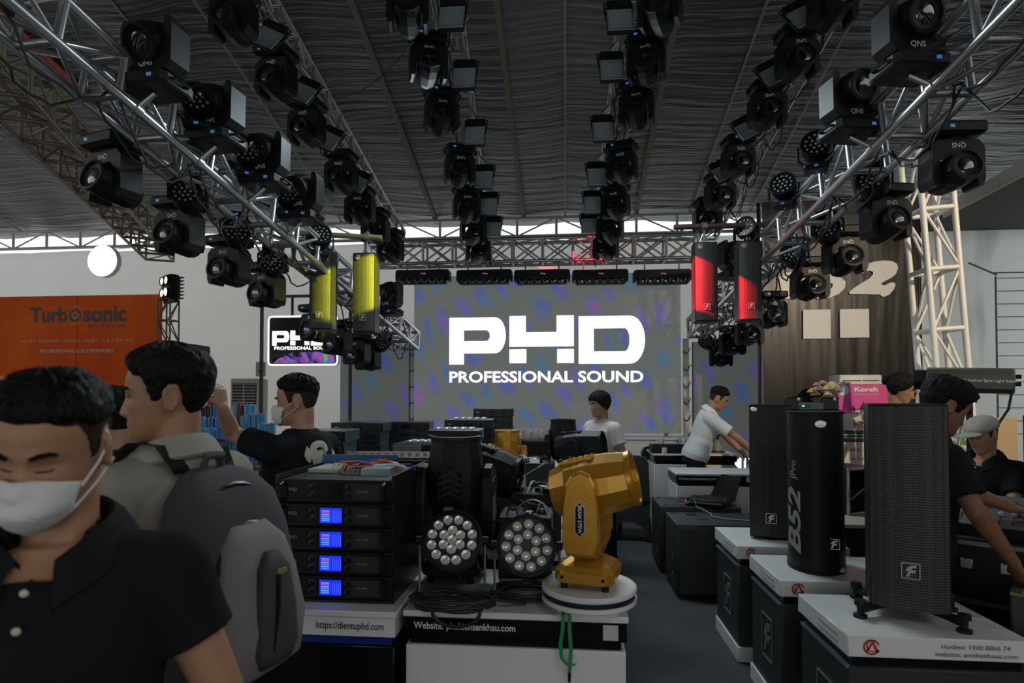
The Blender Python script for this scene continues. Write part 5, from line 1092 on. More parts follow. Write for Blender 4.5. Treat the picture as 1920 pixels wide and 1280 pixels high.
MB().lathe([(0, 0), (0.05, 0), (0.075, 0.03), (0.08, 0.06), (0.06, 0.1), (0.03, 0.112), (0.0, 0.114)], 20).build('pot', PM, t); MB().lathe([(0.03, 0.11), (0.02, 0.122), (0.008, 0.124), (0.012, 0.14), (0.0, 0.144)], 14).build('lid', PM, t)
MB().tube([(0.07, 0, 0.04), (0.11, 0, 0.07), (0.125, 0, 0.105)], [0.018, 0.012, 0.008], 8).build('spout', PM, t); MB().tube([(-0.07, 0, 0.085), (-0.115, 0, 0.085), (-0.12, 0, 0.045), (-0.072, 0, 0.03)], 0.008, 8).build('handle', PM, t)
for i, (px, yy, z, lab) in enumerate(((1240, 7.4, 1.02, 'white teacup on the tray edge left of teapot'.replace('left of teapot', 'away from the white shirt')), (1246, 7.28, 0.92, 'white teacup standing on the table before the tray'), (1283, 7.36, 1.02, 'white teacup tucked against the teapot'))): mug((X_at(px, 840, yy), yy, z), R(150), lab, 'teacups', 0.8)
p = on_y(1345, 830, 7.5); t = thing('coffee_dripper', 'copper-topped coffee dripper with glass behind the white shirt', 'coffee maker', (p.x, 7.5, 0.92))
CO = mat('copper', (0.45, 0.22, 0.1), 0.3, 0.9); MB().cbox((0, 0, 0.01), (0.16, 0.12, 0.02), 0.005).build('base', M_black(), t); MB().box((-0.06, 0, 0.15), (0.015, 0.02, 0.28)).build('stand', CO, t); MB().box((0, 0, 0.29), (0.16, 0.08, 0.03)).build('top', CO, t)
MB().lathe([(0.015, 0.16), (0.045, 0.25), (0.045, 0.27), (0.0, 0.27)], 16).build('funnel', M_black(), t); MB().lathe([(0.0, 0.02), (0.05, 0.02), (0.05, 0.08), (0.025, 0.13), (0.025, 0.15)], 16).build('carafe', mat('carafe glass', (0.25, 0.2, 0.15), 0.05, spec=0.8), t)
# ================================================================ white plinths with column speakers
def plinth(x0, x1, y0, y1, z, label, i):
    w, d = x1 - x0, y1 - y0; t = thing('speaker_plinth', label, 'plinth', (x0, y0, 0), group='plinths of the speaker aisle')
    MB().cbox((w / 2, d / 2, z - 0.04), (w, d, 0.08), 0.004).build('white_cap', M_white(), t)
    MB().box((w / 2, d / 2, z - 0.10), (w - 0.05, d - 0.05, 0.04)).build('shadow_gap', M_gloss(), t)
    MB().cbox((w / 2, d / 2, (z - 0.12 + 0.08) / 2), (w - 0.02, d - 0.02, z - 0.20), 0.008).build('body', SW, t); MB().cbox((w / 2, d / 2, 0.045), (w, d, 0.09), 0.004).build('white_base', M_white(), t)
    MB().box((0.008, d / 2, z - 0.125), (0.012, d - 0.04, 0.012)).build('edge_strip', mat('bluish strip', (0.2, 0.3, 0.33), 0.3, 0.6), t)
    # badge on the side and the front
    for side in (0, 1):
        s_ = 0.22 if side == 0 else 0.16; M = (Matrix.Translation((0.006, d * 0.45, z * 0.48)) @ Matrix.Rotation(-PI / 2, 4, 'Z')) if side == 0 else Matrix.Translation((0.18, 0.006, z * 0.45))
        fr = MB(M)
        for c, dd in (((0, 0, s_ / 2), (s_ * 0.7, 0.006, 0.006)), ((0, 0, -s_ / 2), (s_ * 0.7, 0.006, 0.006)), ((-s_ * 0.35, 0, 0), (0.006, 0.006, s_)), ((s_ * 0.35, 0, 0), (0.006, 0.006, s_))): fr.box(c, dd)
        fr.build('badge_frame', mat('dull badge', (0.22, 0.23, 0.23), 0.4, 0.5), t)
        poly = [(-0.2, -0.34), (-0.08, -0.02), (-0.22, 0.0), (-0.14, 0.18), (0.02, 0.34), (0.26, 0.34), (0.22, 0.2), (0.06, 0.18), (0.04, 0.07), (0.22, 0.05), (0.16, -0.1), (0.0, -0.1), (-0.06, -0.34)]
        MB(M).prism([(a * s_, b * s_) for a, b in poly], -0.003, 0.003).build('badge', mat('dull badge', (0.22, 0.23, 0.23), 0.4, 0.5), t, False)
    # round red logo and the print on the cap
    def ring(cx, cz, r0, r1, a0, a1):
        n = 18; aa = [R(a0 + (a1 - a0) * k / n) for k in range(n + 1)]
        return [(cx + r * math.cos(a), -0.002, cz + r * 0.95 * math.sin(a)) for r in (r0, r1) for a in aa], [[k, k + 1, n + 2 + k, n + 1 + k] for k in range(n)]
    mb = MB(); mb.add(*ring(0.085, z - 0.04, 0.024, 0.031, 20, 340)); mb.add(*ring(0.09, z - 0.036, 0.02, 0.024, 60, 300)); mb.build('logo_ring', REDL, t, False)
    poly_mesh('logo_letter', [[(0.062, z - 0.058), (0.085, z - 0.02), (0.093, z - 0.02), (0.072, z - 0.058)], [(0.085, z - 0.02), (0.093, z - 0.02), (0.112, z - 0.058), (0.10, z - 0.058)]], REDL, t, -0.002)
    text_fit('Hotline: 1900 8866 74', 0.24, 0.017, GREYL, t, (w - 0.2, -0.002, z - 0.028), bold=0.015); text_fit('website: amthanhaau.com', 0.29, 0.017, GREYL, t, (w - 0.2, -0.002, z - 0.056), bold=0.015)
    for k in range(2): MB().box((-0.002, d * 0.35, z - 0.028 - k * 0.026), (0.002, d * 0.36, 0.012)).build('side_print', mat('faint print', (0.45, 0.44, 0.43), 0.5), t)
    return t
PLX = [(1.062, 1.715, 2.345, 2.825), (1.05, 1.70, 3.015, 3.50), (1.035, 1.69, 3.69, 4.22)]
plinth(*PLX[0], 0.7, 'white-capped plinth under the footed hex-grille column speaker', 0); plinth(*PLX[1], 0.7, 'white-capped plinth under the column speaker with side lettering', 1); plinth(*PLX[2], 0.7, 'white-capped plinth nearest the subwoofers', 2)
GRH = grille_mat('hex grille', (0.028, 0.026, 0.021), 95)
def floor_column(c, w, d, h, yaw, label, kind):
    t = thing('column_speaker', label, 'speaker', c, rotz=yaw); z0 = 0.045 if kind == 'feet' else 0.012
    if kind == 'round':
        n = 14; prof = [(w / 2 * math.cos(a), 0.12 - 0.0 - 0.16 * math.sin(a)) for a in [PI * k / n for k in range(n + 1)]] + [(-w / 2, 0.16), (w / 2, 0.16)]
        prof = [(w / 2 * math.cos(PI * k / n), -0.17 * math.sin(PI * k / n)) for k in range(n + 1)] + [(-w / 2, d - 0.17), (w / 2, d - 0.17)]
        MB().loft([[Vector((x, y, z)) for x, y in prof] for z in (z0, h)]).build('cabinet', M_black(), t)
        MB().loft([[Vector((x * 1.04, y * 1.04, z)) for x, y in prof] for z in (h, h + 0.012)]).build('top_cap', M_black(), t); MB().loft([[Vector((x * 1.04, y * 1.04, z)) for x, y in prof] for z in (0.0, z0)]).build('bottom_cap', M_black(), t)
        text_fit('B52', 0.34, 0.085, mat('grey side print', (0.30, 0.30, 0.30), 0.5), t, (-w * 0.385, -0.113, 0.26), (R(90), R(-90), R(-47)), bold=0.03, shear=0.3)
        text_fit('JPro', 0.1, 0.05, mat('grey side print', (0.30, 0.30, 0.30), 0.5), t, (-w * 0.385, -0.113, 0.52), (R(90), R(-90), R(-47)), bold=0.01)
        badge(t, 0.075, -0.152, 0.16, 0.05)
        MB().lathe([(0, 0.004), (0.018, 0.003), (0.02, 0)], 16, Matrix.Translation((0.02, -0.172, h - 0.05)) @ FRONT, sx=1.4).build('maker_plate', BADGE, t)
    else:
        MB().cbox((0, d / 2, (h + z0) / 2), (w, d, h - z0), 0.01, 2).build('cabinet', M_black(), t)
        n = 11; gr = [[Vector((-w * 0.48 + w * 0.96 * i / (n - 1), -0.004 - 0.03 * (1 - (2 * i / (n - 1) - 1) ** 2), z)) for i in range(n)] for z in (z0 + 0.012, h - 0.012)]
        MB().loft(gr, caps=False, closed=False).build('grille', GRH if kind == 'feet' else grille_mat('fine grille', (0.02, 0.02, 0.02), 200), t)
        badge(t, 0.0, -0.037, z0 + (0.17 if kind == 'feet' else 0.13), 0.06)
        if kind != 'feet': MB().lathe([(0, 0.004), (0.013, 0.003), (0.015, 0)], 16, Matrix.Translation((-w * 0.38, -0.02, h - 0.03)) @ FRONT, sx=1.4).build('maker_plate', BADGE, t)
        else:
            for sx in (-1, 1):
                for yy in (-0.02, d + 0.02):
                    f = MB().tube([(sx * 0.06, d / 2, 0.042), (sx * (w / 2 - 0.01), yy * 0.7 + d * 0.15, 0.04), (sx * (w / 2 + 0.035), yy, 0.035)], [0.02, 0.017, 0.02], 8).build('outrigger', M_black(), t)
                    MB().lathe([(0, 0), (0.026, 0), (0.026, 0.012), (0.012, 0.016), (0.012, 0.045), (0.022, 0.05), (0.022, 0.07), (0.0, 0.072)], 14, Matrix.Translation((sx * (w / 2 + 0.035), yy, 0))).build('levelling_foot', M_black(), f)
    if kind == 'plain':
        for sx in (-1, 1): MB().cyl((sx * w * 0.42, 0.03, 0), (sx * w * 0.42, 0.03, 0.016), 0.016, n=10).build('gold_foot', mat('brass foot', (0.5, 0.33, 0.1), 0.3, 0.8), t)
    return t
g = on_y(1706, 1140, 2.5); floor_column((g.x, 2.5, 0.7), 0.275, 0.22, 0.875, R(-22), 'tall black column speaker with hex grille on levelling feet', 'feet')
g = on_y(1535, 1060, 3.25); floor_column((g.x, 3.28, 0.7), 0.27, 0.3, 0.815, R(-20), 'tall rounded black column speaker with vertical white side lettering', 'round')
g = on_y(1446, 1005, 3.86); floor_column((g.x, 3.86, 0.7), 0.25, 0.26, 0.855, R(-17), 'tall plain black column speaker on the plinth nearest the subwoofers', 'plain')
c = on_z(1458, 1012, 0.7); t = thing('leaflet', 'red and white leaflet lying before the plain column speaker', 'leaflet', (c.x, c.y, 0.7005), rotz=R(-20)); MB().box((0, 0, 0.002), (0.16, 0.09, 0.004)).build('paper', M_white(), t); MB().box((-0.04, 0, 0.0045), (0.07, 0.088, 0.001)).build('red_print', REDL, t)
c = on_z(1572, 1074, 0.7); t = tag(MB().sphere((0, 0, 0.014), 0.03, 12, 8, (1.3, 0.9, 0.5)).build('tissue', M_white(), smooth='all'), 'crumpled white tissue at the foot of the rounded speaker', 'tissue'); t.location = (c.x, c.y, 0.7)
for v in t.data.vertices: v.co += Vector((noise.noise(v.co * 60), noise.noise(v.co * 60 + Vector((5, 0, 0))), abs(noise.noise(v.co * 60 + Vector((0, 7, 0)))))) * 0.008
c = on_z(1583, 1068, 0.7); t = thing('water_bottle', 'clear plastic water bottle with green cap beside the rounded speaker', 'bottle', (c.x + 0.02, 3.33, 0.7))
MB().lathe([(0, 0), (0.03, 0), (0.032, 0.01), (0.032, 0.15), (0.014, 0.19), (0.014, 0.2), (0, 0.2)], 16).build('bottle_body', mat('clear plastic', (0.75, 0.85, 0.85), 0.05, trans=0.9), t); MB().cyl((0, 0, 0.2), (0, 0, 0.222), 0.016, n=12).build('cap', mat('green cap', (0.15, 0.5, 0.03), 0.4), t)
# ================================================================ right-hand stands
PK = mat('pink print', (0.62, 0.03, 0.22), 0.45, var=0.4, vscale=2.0, c2=(0.75, 0.10, 0.42)); CREAM = mat('cream print', (0.62, 0.58, 0.52), 0.5)
KY = 6.9; a, b = on_y(1563, 718, KY), on_y(1692, 718, KY); kw, kz = b.x - a.x, a.z
kb = thing('banner_stand', 'pink and cream roll-up banner stand with amplifier picture', 'banner', ((a.x + b.x) / 2, KY, 0))
MB().box((0, 0, kz / 2 + 0.03), (kw, 0.006, kz - 0.06)).build('cream_sheet', CREAM, kb); MB().cbox((0, 0, 0.035), (kw + 0.04, 0.14, 0.07), 0.01).build('cassette', M_alu(), kb); MB().cyl((0, 0.03, 0.05), (0, 0.03, kz), 0.01, n=8).build('support_pole', M_alu(), kb)
MB().box((0, 0, kz), (kw, 0.02, 0.02)).build('top_rail', M_alu(), kb)
poly_mesh('pink_panel', [[(-kw / 2, kz - 0.01), (kw / 2, kz - 0.01), (kw / 2, kz - 0.17), (0.08, kz - 0.26), (-kw / 2, kz - 0.37)]], PK, kb, -0.004)
rt = kb.location; WH = mat('white print', (0.7, 0.7, 0.7), 0.5); DR = mat('dark red print', (0.35, 0.01, 0.02), 0.5)
def kput(txt, x0, x1, y0, y1, m, **k): put(txt, x0, x1, y0, y1, m, kb, KY - 0.006, rt, **k)
kput('Korah', 1602, 1646, 725, 734, WH, bold=0.05); kput('PROFESSIONAL AUDIO SYSTEM', 1602, 1648, 738, 740, WH)
kput('SẢN PHẨM MỚI', 1592, 1652, 762, 768, DK); kput('ĐỘT PHÁ NỀN TẢNG CÔNG NGHỆ', 1568, 1686, 771, 776, DK); kput('K19s', 1602, 1634, 789, 799, DR, bold=0.01)
kput('CLASS D - 2 CHANNEL', 1585, 1660, 840, 846, DR, bold=0.01); kput('GIÁ: 26.000.000 VNĐ', 1594, 1652, 857, 862, DK); kput('N3 Stereo K19', 1582, 1640, 876, 881, DK)
c = on_y(1580, 731, KY) - rt; MB().lathe([(0, 0.003), (0.062, 0.003), (0.062, 0)], 24, Matrix.Translation((c.x, -0.004, c.z)) @ FRONT).build('logo_disc', mat('pale blue print', (0.55, 0.66, 0.74), 0.5), kb)
MB().tube([(c.x - 0.04, -0.009, c.z - 0.01), (c.x - 0.015, -0.009, c.z + 0.02), (c.x + 0.002, -0.009, c.z - 0.012), (c.x + 0.02, -0.009, c.z + 0.02), (c.x + 0.04, -0.009, c.z - 0.01)], 0.003, 4).build('logo_wave', mat('violet print', (0.12, 0.1, 0.4), 0.5), kb)
p0, p1 = on_y(1579, 828, KY) - rt, on_y(1672, 807, KY) - rt
MB().box(((p0.x + p1.x) / 2, -0.005, (p0.z + p1.z) / 2), (p1.x - p0.x, 0.003, p1.z - p0.z)).build('amplifier_picture', mat('dark teal print', (0.03, 0.05, 0.05), 0.4), kb)
for f in (0.35, 0.62): MB().box(((p0.x + p1.x) / 2, -0.008, p0.z + f * (p1.z - p0.z)), (p1.x - p0.x, 0.003, 0.008)).build('picture_line', WH, kb)
# flowers
def bouquet(label, c, n, spread, cols, seed, leaf=True, stand=None, wrap=None):
    rr = random.Random(seed); t = thing('flower_bouquet', label, 'flowers', c)
    for i in range(n):
        th = rr.uniform(0, 2 * PI); r = spread * math.sqrt(rr.random()); x, y, z = r * math.cos(th), r * math.sin(th) * 0.5, rr.uniform(-0.35, 0.5) * spread + 0.55 * (spread - r)
        s_ = rr.uniform(0.025, 0.042); m = mat(*cols[i % len(cols)]); mb = MB()
        for k in range(3):
            mm = 6
            for j in range(mm):
                a = 2 * PI * j / mm + k * 0.5; q = Vector((math.cos(a), math.sin(a), 0)) * s_ * (0.25 + 0.3 * k)
                mb.sphere((x + q.x, y + q.y - s_ * 0.2, z + s_ * (0.45 - 0.28 * k)), s_ * 0.42, 6, 4, (1, 1, 0.7))
        mb.build('blossom', m, t, 'all')
    if leaf:
        for i in range(n):
            th = rr.uniform(0, 2 * PI); d = Vector((math.cos(th), 0.4 * math.sin(th), rr.uniform(-0.2, 1.0))).normalized(); p = d * spread * 0.7; L = spread * rr.uniform(0.5, 0.85); sd = d.cross(Vector((0, 1, 0.2))).normalized() * L * 0.16
            MB().add([p, p + d * L * 0.5 + sd, p + d * L, p + d * L * 0.5 - sd, p + d * L * 0.5 + Vector((0, -0.008, 0))], [[0, 1, 4], [1, 2, 4], [2, 3, 4], [3, 0, 4]]).build('leaf', mat('leaf green', (0.10, 0.20, 0.03), 0.5), t)
    if wrap: MB().lathe([(0.03, -spread * 1.9), (spread * 0.5, -spread * 1.0), (spread * 1.05, -0.35 * spread), (spread * 1.0, -0.35 * spread), (spread * 0.4, -spread * 1.0)], 14, sx=1).build('paper_wrap', mat('mauve paper', (0.25, 0.13, 0.16), 0.6), t)
    if stand: MB().cyl((0, 0.02, -c[2]), (0, 0.02, -spread * 0.3), 0.03, n=8).build('pedestal', M_white(), t)
    return t
Y1, Y2, PKF, ORG, WHF, RDF = ('yellow petals', (0.6, 0.5, 0.12), 0.6), ('pale petals', (0.65, 0.6, 0.45), 0.6), ('pink petals', (0.6, 0.3, 0.32), 0.6), ('orange petals', (0.75, 0.36, 0.12), 0.6), ('white petals', (0.7, 0.68, 0.62), 0.6), ('crimson petals', (0.4, 0.02, 0.08), 0.6)
bq = at(1546, 738, 5.3); bouquet('wrapped bouquet of yellow and pink flowers above the speaker stack', bq, 26, 0.115, (Y1, PKF, Y2), 4, leaf=False, wrap=True)
bouquet('orange and green flower arrangement beside the black banner', at(1716, 748, 5.9), 24, 0.18, (ORG, ORG, Y2, PKF), 6, stand=True)
bouquet('crimson and white flower arrangement behind the follow-spot stand', at(1790, 862, 4.9), 26, 0.2, (RDF, WHF, WHF, RDF), 9, stand=True)
bouquet('small pink flower bunch before the orange backdrop', at(2, 725, 4.6), 12, 0.08, (PKF, ORG), 12, stand=True)
# tall stack behind the rounded speaker with two small boxes and a player on top
sx_ = at(1527, 768, 5.0); t = thing('rack_cabinet', 'tall black rack cabinet hidden behind the rounded column speaker', 'cabinet', (sx_.x, sx_.y, 0)); MB().cbox((0, 0.25, sx_.z / 2), (0.46, 0.5, sx_.z), 0.01).build('body', M_black(), t); MB().box((0, -0.005, sx_.z / 2), (0.4, 0.012, sx_.z - 0.1)).build('front_panel', M_gloss(), t)
for px, lab in ((1490, 'small black speaker box on the rack cabinet, under the bouquet'), (1558, 'small black speaker box on the rack cabinet, nearest the pink banner')):
    p = at(px, 768, 5.0); t = thing('small_speaker', lab, 'speaker', (p.x, p.y + 0.1, sx_.z)); MB().cbox((0, 0, 0.055), (0.15, 0.16, 0.11), 0.006).build('cabinet', M_black(), t); MB().box((0, -0.082, 0.05), (0.13, 0.006, 0.09)).build('grille', grille_mat(), t); MB().lathe([(0, 0.003), (0.012, 0.002), (0.014, 0)], 12, Matrix.Translation((0.04, -0.085, 0.092)) @ FRONT).build('maker_plate', BADGE, t)
p = at(1521, 768, 5.0); t = thing('media_player', 'grey media player with green display between two small speakers', 'player', (p.x, p.y + 0.08, sx_.z)); MB().cbox((0, 0, 0.03), (0.2, 0.18, 0.06), 0.006).build('case', mat('mid grey', (0.15, 0.15, 0.15), 0.4), t); MB().box((-0.05, -0.092, 0.03), (0.08, 0.004, 0.025)).build('display', M_gloss(), t); MB().box((-0.07, -0.095, 0.032), (0.02, 0.003, 0.014)).build('digit', em('green digits', (0.1, 0.9, 0.4), 1.2), t)
# open flight case on a pale table
q = on_z(1612, 972, 0.72); t = thing('side_table', 'pale table top under the open flight case', 'table', (2.1, 4.3, 0)); MB().cbox((0, 0.3, 0.705), (0.72, 0.62, 0.03), 0.005).build('top', mat('pale wood', (0.4, 0.37, 0.31), 0.5), t); MB().box((0, 0.3, 0.345), (0.68, 0.56, 0.69)).build('skirt', CL_, t)
fc = at(1607, 965, 4.45); t = thing('open_rack_case', 'open black flight case with aluminium edges on the pale table', 'case', (fc.x + 0.05, fc.y, 0.72), rotz=R(28)); hh = 0.34
for c, d in (((0, 0.15, 0.008), (0.34, 0.3, 0.016)), ((0, 0.15, hh), (0.34, 0.3, 0.016)), ((0, 0.295, hh / 2), (0.34, 0.012, hh)), ((-0.165, 0.15, hh / 2), (0.012, 0.3, hh)), ((0.165, 0.15, hh / 2), (0.012, 0.3, hh))): MB().box(c, d).build('panel', M_black(), t)
for c, d in (((0, 0, hh), (0.35, 0.02, 0.02)), ((0.165, 0, hh / 2), (0.022, 0.02, hh + 0.02)), ((-0.165, 0, hh / 2), (0.022, 0.02, hh + 0.02)), ((0, 0, 0.008), (0.35, 0.02, 0.02))): MB().cbox(c, d, 0.004).build('edge_profile', M_alu(), t)
for i in range(3): MB().box((0, 0.1, 0.06 + i * 0.05), (0.3, 0.2, 0.04)).build('rack_unit', M_gloss(), t)
MB().tube([(-0.15, -0.01, 0.12), (-0.05, -0.02, 0.18), (0.12, 0.0, 0.24)], 0.006, 6).build('cable', mat('grey cable', (0.2, 0.22, 0.22), 0.5), t)
# follow spot on its stand
A_, B_ = at(1726, 706, 4.75), at(1902, 716, 4.4); ax = (B_ - A_); L = ax.length; mid = (A_ + B_) / 2 + Vector((0, 0, -0.01)); yw = math.atan2(ax.y, ax.x)
t = thing('follow_spot', 'long grey follow spot with white lettering on a black stand', 'stage light', (mid.x, mid.y, 0), rotz=yw); mz = mid.z; pit = R(2.5)
GM = mat('gunmetal', (0.085, 0.085, 0.075), 0.38, 0.35); Mh = Matrix.Translation((0, 0, mz)) @ Matrix.Rotation(pit, 4, 'Y')
sec = [(0.0, 0.10), (-0.06, 0.085), (-0.095, 0.045), (-0.1, 0.0), (-0.095, -0.06), (-0.06, -0.095), (0.06, -0.095), (0.095, -0.06), (0.1, 0.0), (0.095, 0.045), (0.06, 0.085)]
MB(Mh).loft([[Vector((x, y * k, z * k)) for y, z in sec] for x, k in ((-L / 2 + 0.04, 0.96), (-L / 2 + 0.06, 1), (L / 2 - 0.01, 1), (L / 2, 0.93))]).build('housing', GM, t, False)
MB(Mh).cyl((-L / 2 - 0.04, 0, 0), (-L / 2 + 0.06, 0, 0), 0.08, n=24).build('snout', M_black(), t)
for z in (0.035, -0.02): MB(Mh).cyl((L / 2, -0.05, z), (L / 2 + 0.035, -0.05, z), 0.016, n=12).build('rear_knob', M_black(), t)
MB(Mh).cbox((-L * 0.28, -0.103, 0.028), (0.15, 0.02, 0.032), 0.008).build('grip', M_gloss(), t)
o = text('450W Follow Spot Light beam', 0.030, WH, t, (0, 0, 0), bold=0.01, extrude=0.0); o.matrix_local = Mh @ Matrix.Translation((L * 0.2, -0.1035, 0.0)) @ Matrix.Rotation(PI / 2, 4, 'X')
MB().cyl((0.02, 0, 0.42), (0.02, 0, mz - 0.09), 0.022, n=12).build('stand_pole', M_blkmetal(), t); MB().prism([(-0.03, mz - 0.17), (0.07, mz - 0.17), (0.06, mz - 0.08), (-0.02, mz - 0.08)], -0.05, 0.05).build('bracket', M_blkmetal(), t, False)
MB().cyl((0.04, -0.0, mz - 0.30), (0.085, 0, mz - 0.30), 0.016, n=10).build('clamp_knob', M_black(), t)
for i in range(3): MB().cyl((0.02, 0, 0.6), (0.02 + 0.45 * math.cos(2.09 * i + 1), 0.45 * math.sin(2.09 * i + 1), 0.02), 0.016, n=8).build('leg', M_blkmetal(), t)
MB().tube([(L / 2 - 0.02, -0.03, mz - 0.1), (L / 2 - 0.04, -0.03, mz - 0.22), (L * 0.3, -0.05, mz - 0.36), (L * 0.08, -0.05, mz - 0.5), (-L * 0.1, -0.06, mz - 0.62), (-L * 0.3, -0.06, mz - 0.72)], 0.009, 6).build('power_lead', M_rubber(), t)
# mixing console and cases at the right edge
mc = at(1880, 972, 2.75); t = thing('mixing_console', 'wide grey mixing console with rows of faders on stacked cases', 'mixer', (mc.x + 0.30, mc.y + 0.12, 0), rotz=R(-38)); MZ = 0.99
GC = mat('console grey', (0.14, 0.14, 0.135), 0.38, 0.3); Mc = Matrix.Translation((0, 0, MZ)) @ Matrix.Rotation(R(9), 4, 'X')
MB(Mc).prism([(-0.42, -0.03), (0.42, -0.03), (0.42, 0.035), (-0.42, 0.035)], -0.26, 0.28).build('body', M_black(), t, False); MB(Mc).box((0, 0.0, 0.037), (0.82, 0.52, 0.006)).build('panel', GC, t)
for i in range(16):
    x = -0.38 + i * 0.05; s_ = MB(Mc).box((x, -0.13, 0.041), (0.004, 0.16, 0.003)).build('fader_slot', M_gloss(), t); MB(Mc).cbox((x, -0.19 + 0.12 * rnd.random(), 0.05), (0.02, 0.03, 0.02), 0.004).build('fader_cap', mat('pale cap', (0.4, 0.4, 0.4), 0.4), s_)
    for k in range(3): MB(Mc).cyl((x, 0.03 + k * 0.05, 0.04), (x, 0.03 + k * 0.05, 0.058), 0.009, n=8).build('knob', M_black() if k % 2 else KN, t)
t2 = thing('road_case', 'black road case with aluminium corners under the mixing console', 'case', (t.location.x, t.location.y, 0), rotz=R(-38)); MB().cbox((0, 0.0, (MZ - 0.05) / 2), (0.88, 0.56, MZ - 0.07), 0.01).build('body', M_black(), t2)
for z in (0.3, 0.62, 0.9): MB().box((0, -0.283, z), (0.88, 0.012, 0.02)).build('edge_profile', mat('dull alu', (0.2, 0.2, 0.2), 0.4, 0.7), t2)
for i in range(5): MB().cbox((-0.3 + i * 0.15, -0.286, 0.8), (0.05, 0.012, 0.05), 0.004).build('latch', M_steel(), t2)
lc = on_z(1812, 1082, 0.83); t = thing('road_case', 'low black road case with slotted brassy strip near the corner', 'case', (2.12, 2.5, 0), rotz=R(-38)); MB().cbox((0, 0.0, 0.40), (0.6, 0.32, 0.80), 0.01).build('body', SW, t); MB().box((0, -0.1, 0.806), (0.6, 0.09, 0.012)).build('slotted_strip', mat('brassy strip', (0.22, 0.19, 0.1), 0.35, 0.7), t)
for i in range(11): MB().box((-0.25 + i * 0.05, -0.1, 0.813), (0.022, 0.06, 0.004)).build('slot', mat('pale slot', (0.4, 0.38, 0.3), 0.4), t)
MB().cbox((0.27, -0.17, 0.77), (0.06, 0.02, 0.06), 0.005).build('corner_plate', M_steel(), t)
p = on_z(1886, 1128, 0.7); t = plinth(p.x + 0.16, p.x + 0.7, p.y - 0.42, p.y, 0.7, 'white-capped plinth cut off beside the low road case', 3)
p = at(2030, 800, 3.35); t = thing('stage_speaker', 'dark blue-black speaker beside the seated photographer', 'speaker', (p.x + 0.12, p.y, 0)); MB().cbox((0, 0.15, 0.75), (0.42, 0.36, 1.5), 0.015).build('cabinet', M_black(), t); MB().box((0, -0.035, 0.75), (0.38, 0.01, 1.42)).build('grille', grille_mat(), t)
p = at(1868, 820, 5.2); t = thing('notice_board', 'tan board leaning behind the seated photographer', 'board', (p.x, p.y, 0)); MB().box((0, 0, 0.92), (0.34, 0.02, 1.0)).build('board', mat('tan board', (0.42, 0.3, 0.17), 0.6), t)
for sx in (-0.12, 0.12): MB().box((sx, 0.03, 0.5), (0.03, 0.02, 1.0)).build('leg', WD, t)
p = at(1875, 925, 3.45); t = thing('work_table', 'dark cloth-covered table before the seated photographer', 'table', (p.x, p.y, 0)); MB().cbox((0, 0.12, 0.865), (0.7, 0.3, 0.03), 0.005).build('top', M_black(), t); MB().box((0, 0.12, 0.43), (0.68, 0.28, 0.85)).build('cloth', CL_, t)
for i, (x0, y0) in enumerate(((0.0, 0.1), (-0.1, 0.05), (0.08, 0.0))):
    P = Vector((mc.x - 0.1 + x0, mc.y + 0.6 + y0, 1.0)); tag(MB().tube(droop(at(1800, 900 + 10 * i, 3.2), at(1905, 945 + 4 * i, 3.0), 0.10 + 0.03 * i, 12, 0.004), 0.006, 6).build('signal_cable', [mat('blue cable', (0.03, 0.08, 0.2), 0.5), M_rubber(), mat('grey cable', (0.2, 0.22, 0.22), 0.5)][i]), ['blue', 'black', 'pale grey'][i] + ' signal cable sagging behind the mixing console', 'cable')
tag(MB().cyl(at(1795, 860, 4.4), Vector((at(1795, 860, 4.4).x + 0.05, at(1795, 860, 4.4).y, 0.02)), 0.025, n=10).cyl(at(1795, 860, 4.4), at(1768, 800, 4.4), 0.02, n=8).build('tripod_leg', M_alu()), 'silver forked stand pole beside the follow spot', 'stand')
# ================================================================ people
def lerp_table(T, z):
    if z <= T[0][0]: return T[0][1:]
    for a, b in zip(T, T[1:]):
        if z <= b[0]:
            k = (z - a[0]) / (b[0] - a[0]); return tuple(p + (q - p) * k for p, q in zip(a[1:], b[1:]))
    return T[-1][1:]
HEAD_T = [(-0.120, 0.068, 0.035, 0.018), (-0.114, 0.080, 0.010, 0.032), (-0.098, 0.086, -0.015, 0.046), (-0.075, 0.086, -0.040, 0.056), (-0.05, 0.087, -0.068, 0.063), (-0.02, 0.089, -0.088, 0.069), (0.0, 0.088, -0.097, 0.0725),
          (0.02, 0.092, -0.103, 0.0745), (0.05, 0.090, -0.104, 0.0765), (0.075, 0.080, -0.096, 0.0725), (0.095, 0.062, -0.080, 0.060), (0.110, 0.038, -0.055, 0.041), (0.118, 0.016, -0.028, 0.020), (0.1205, 0.002, -0.008, 0.005)]
def G(a, s): return math.exp(-(a / s) ** 2)
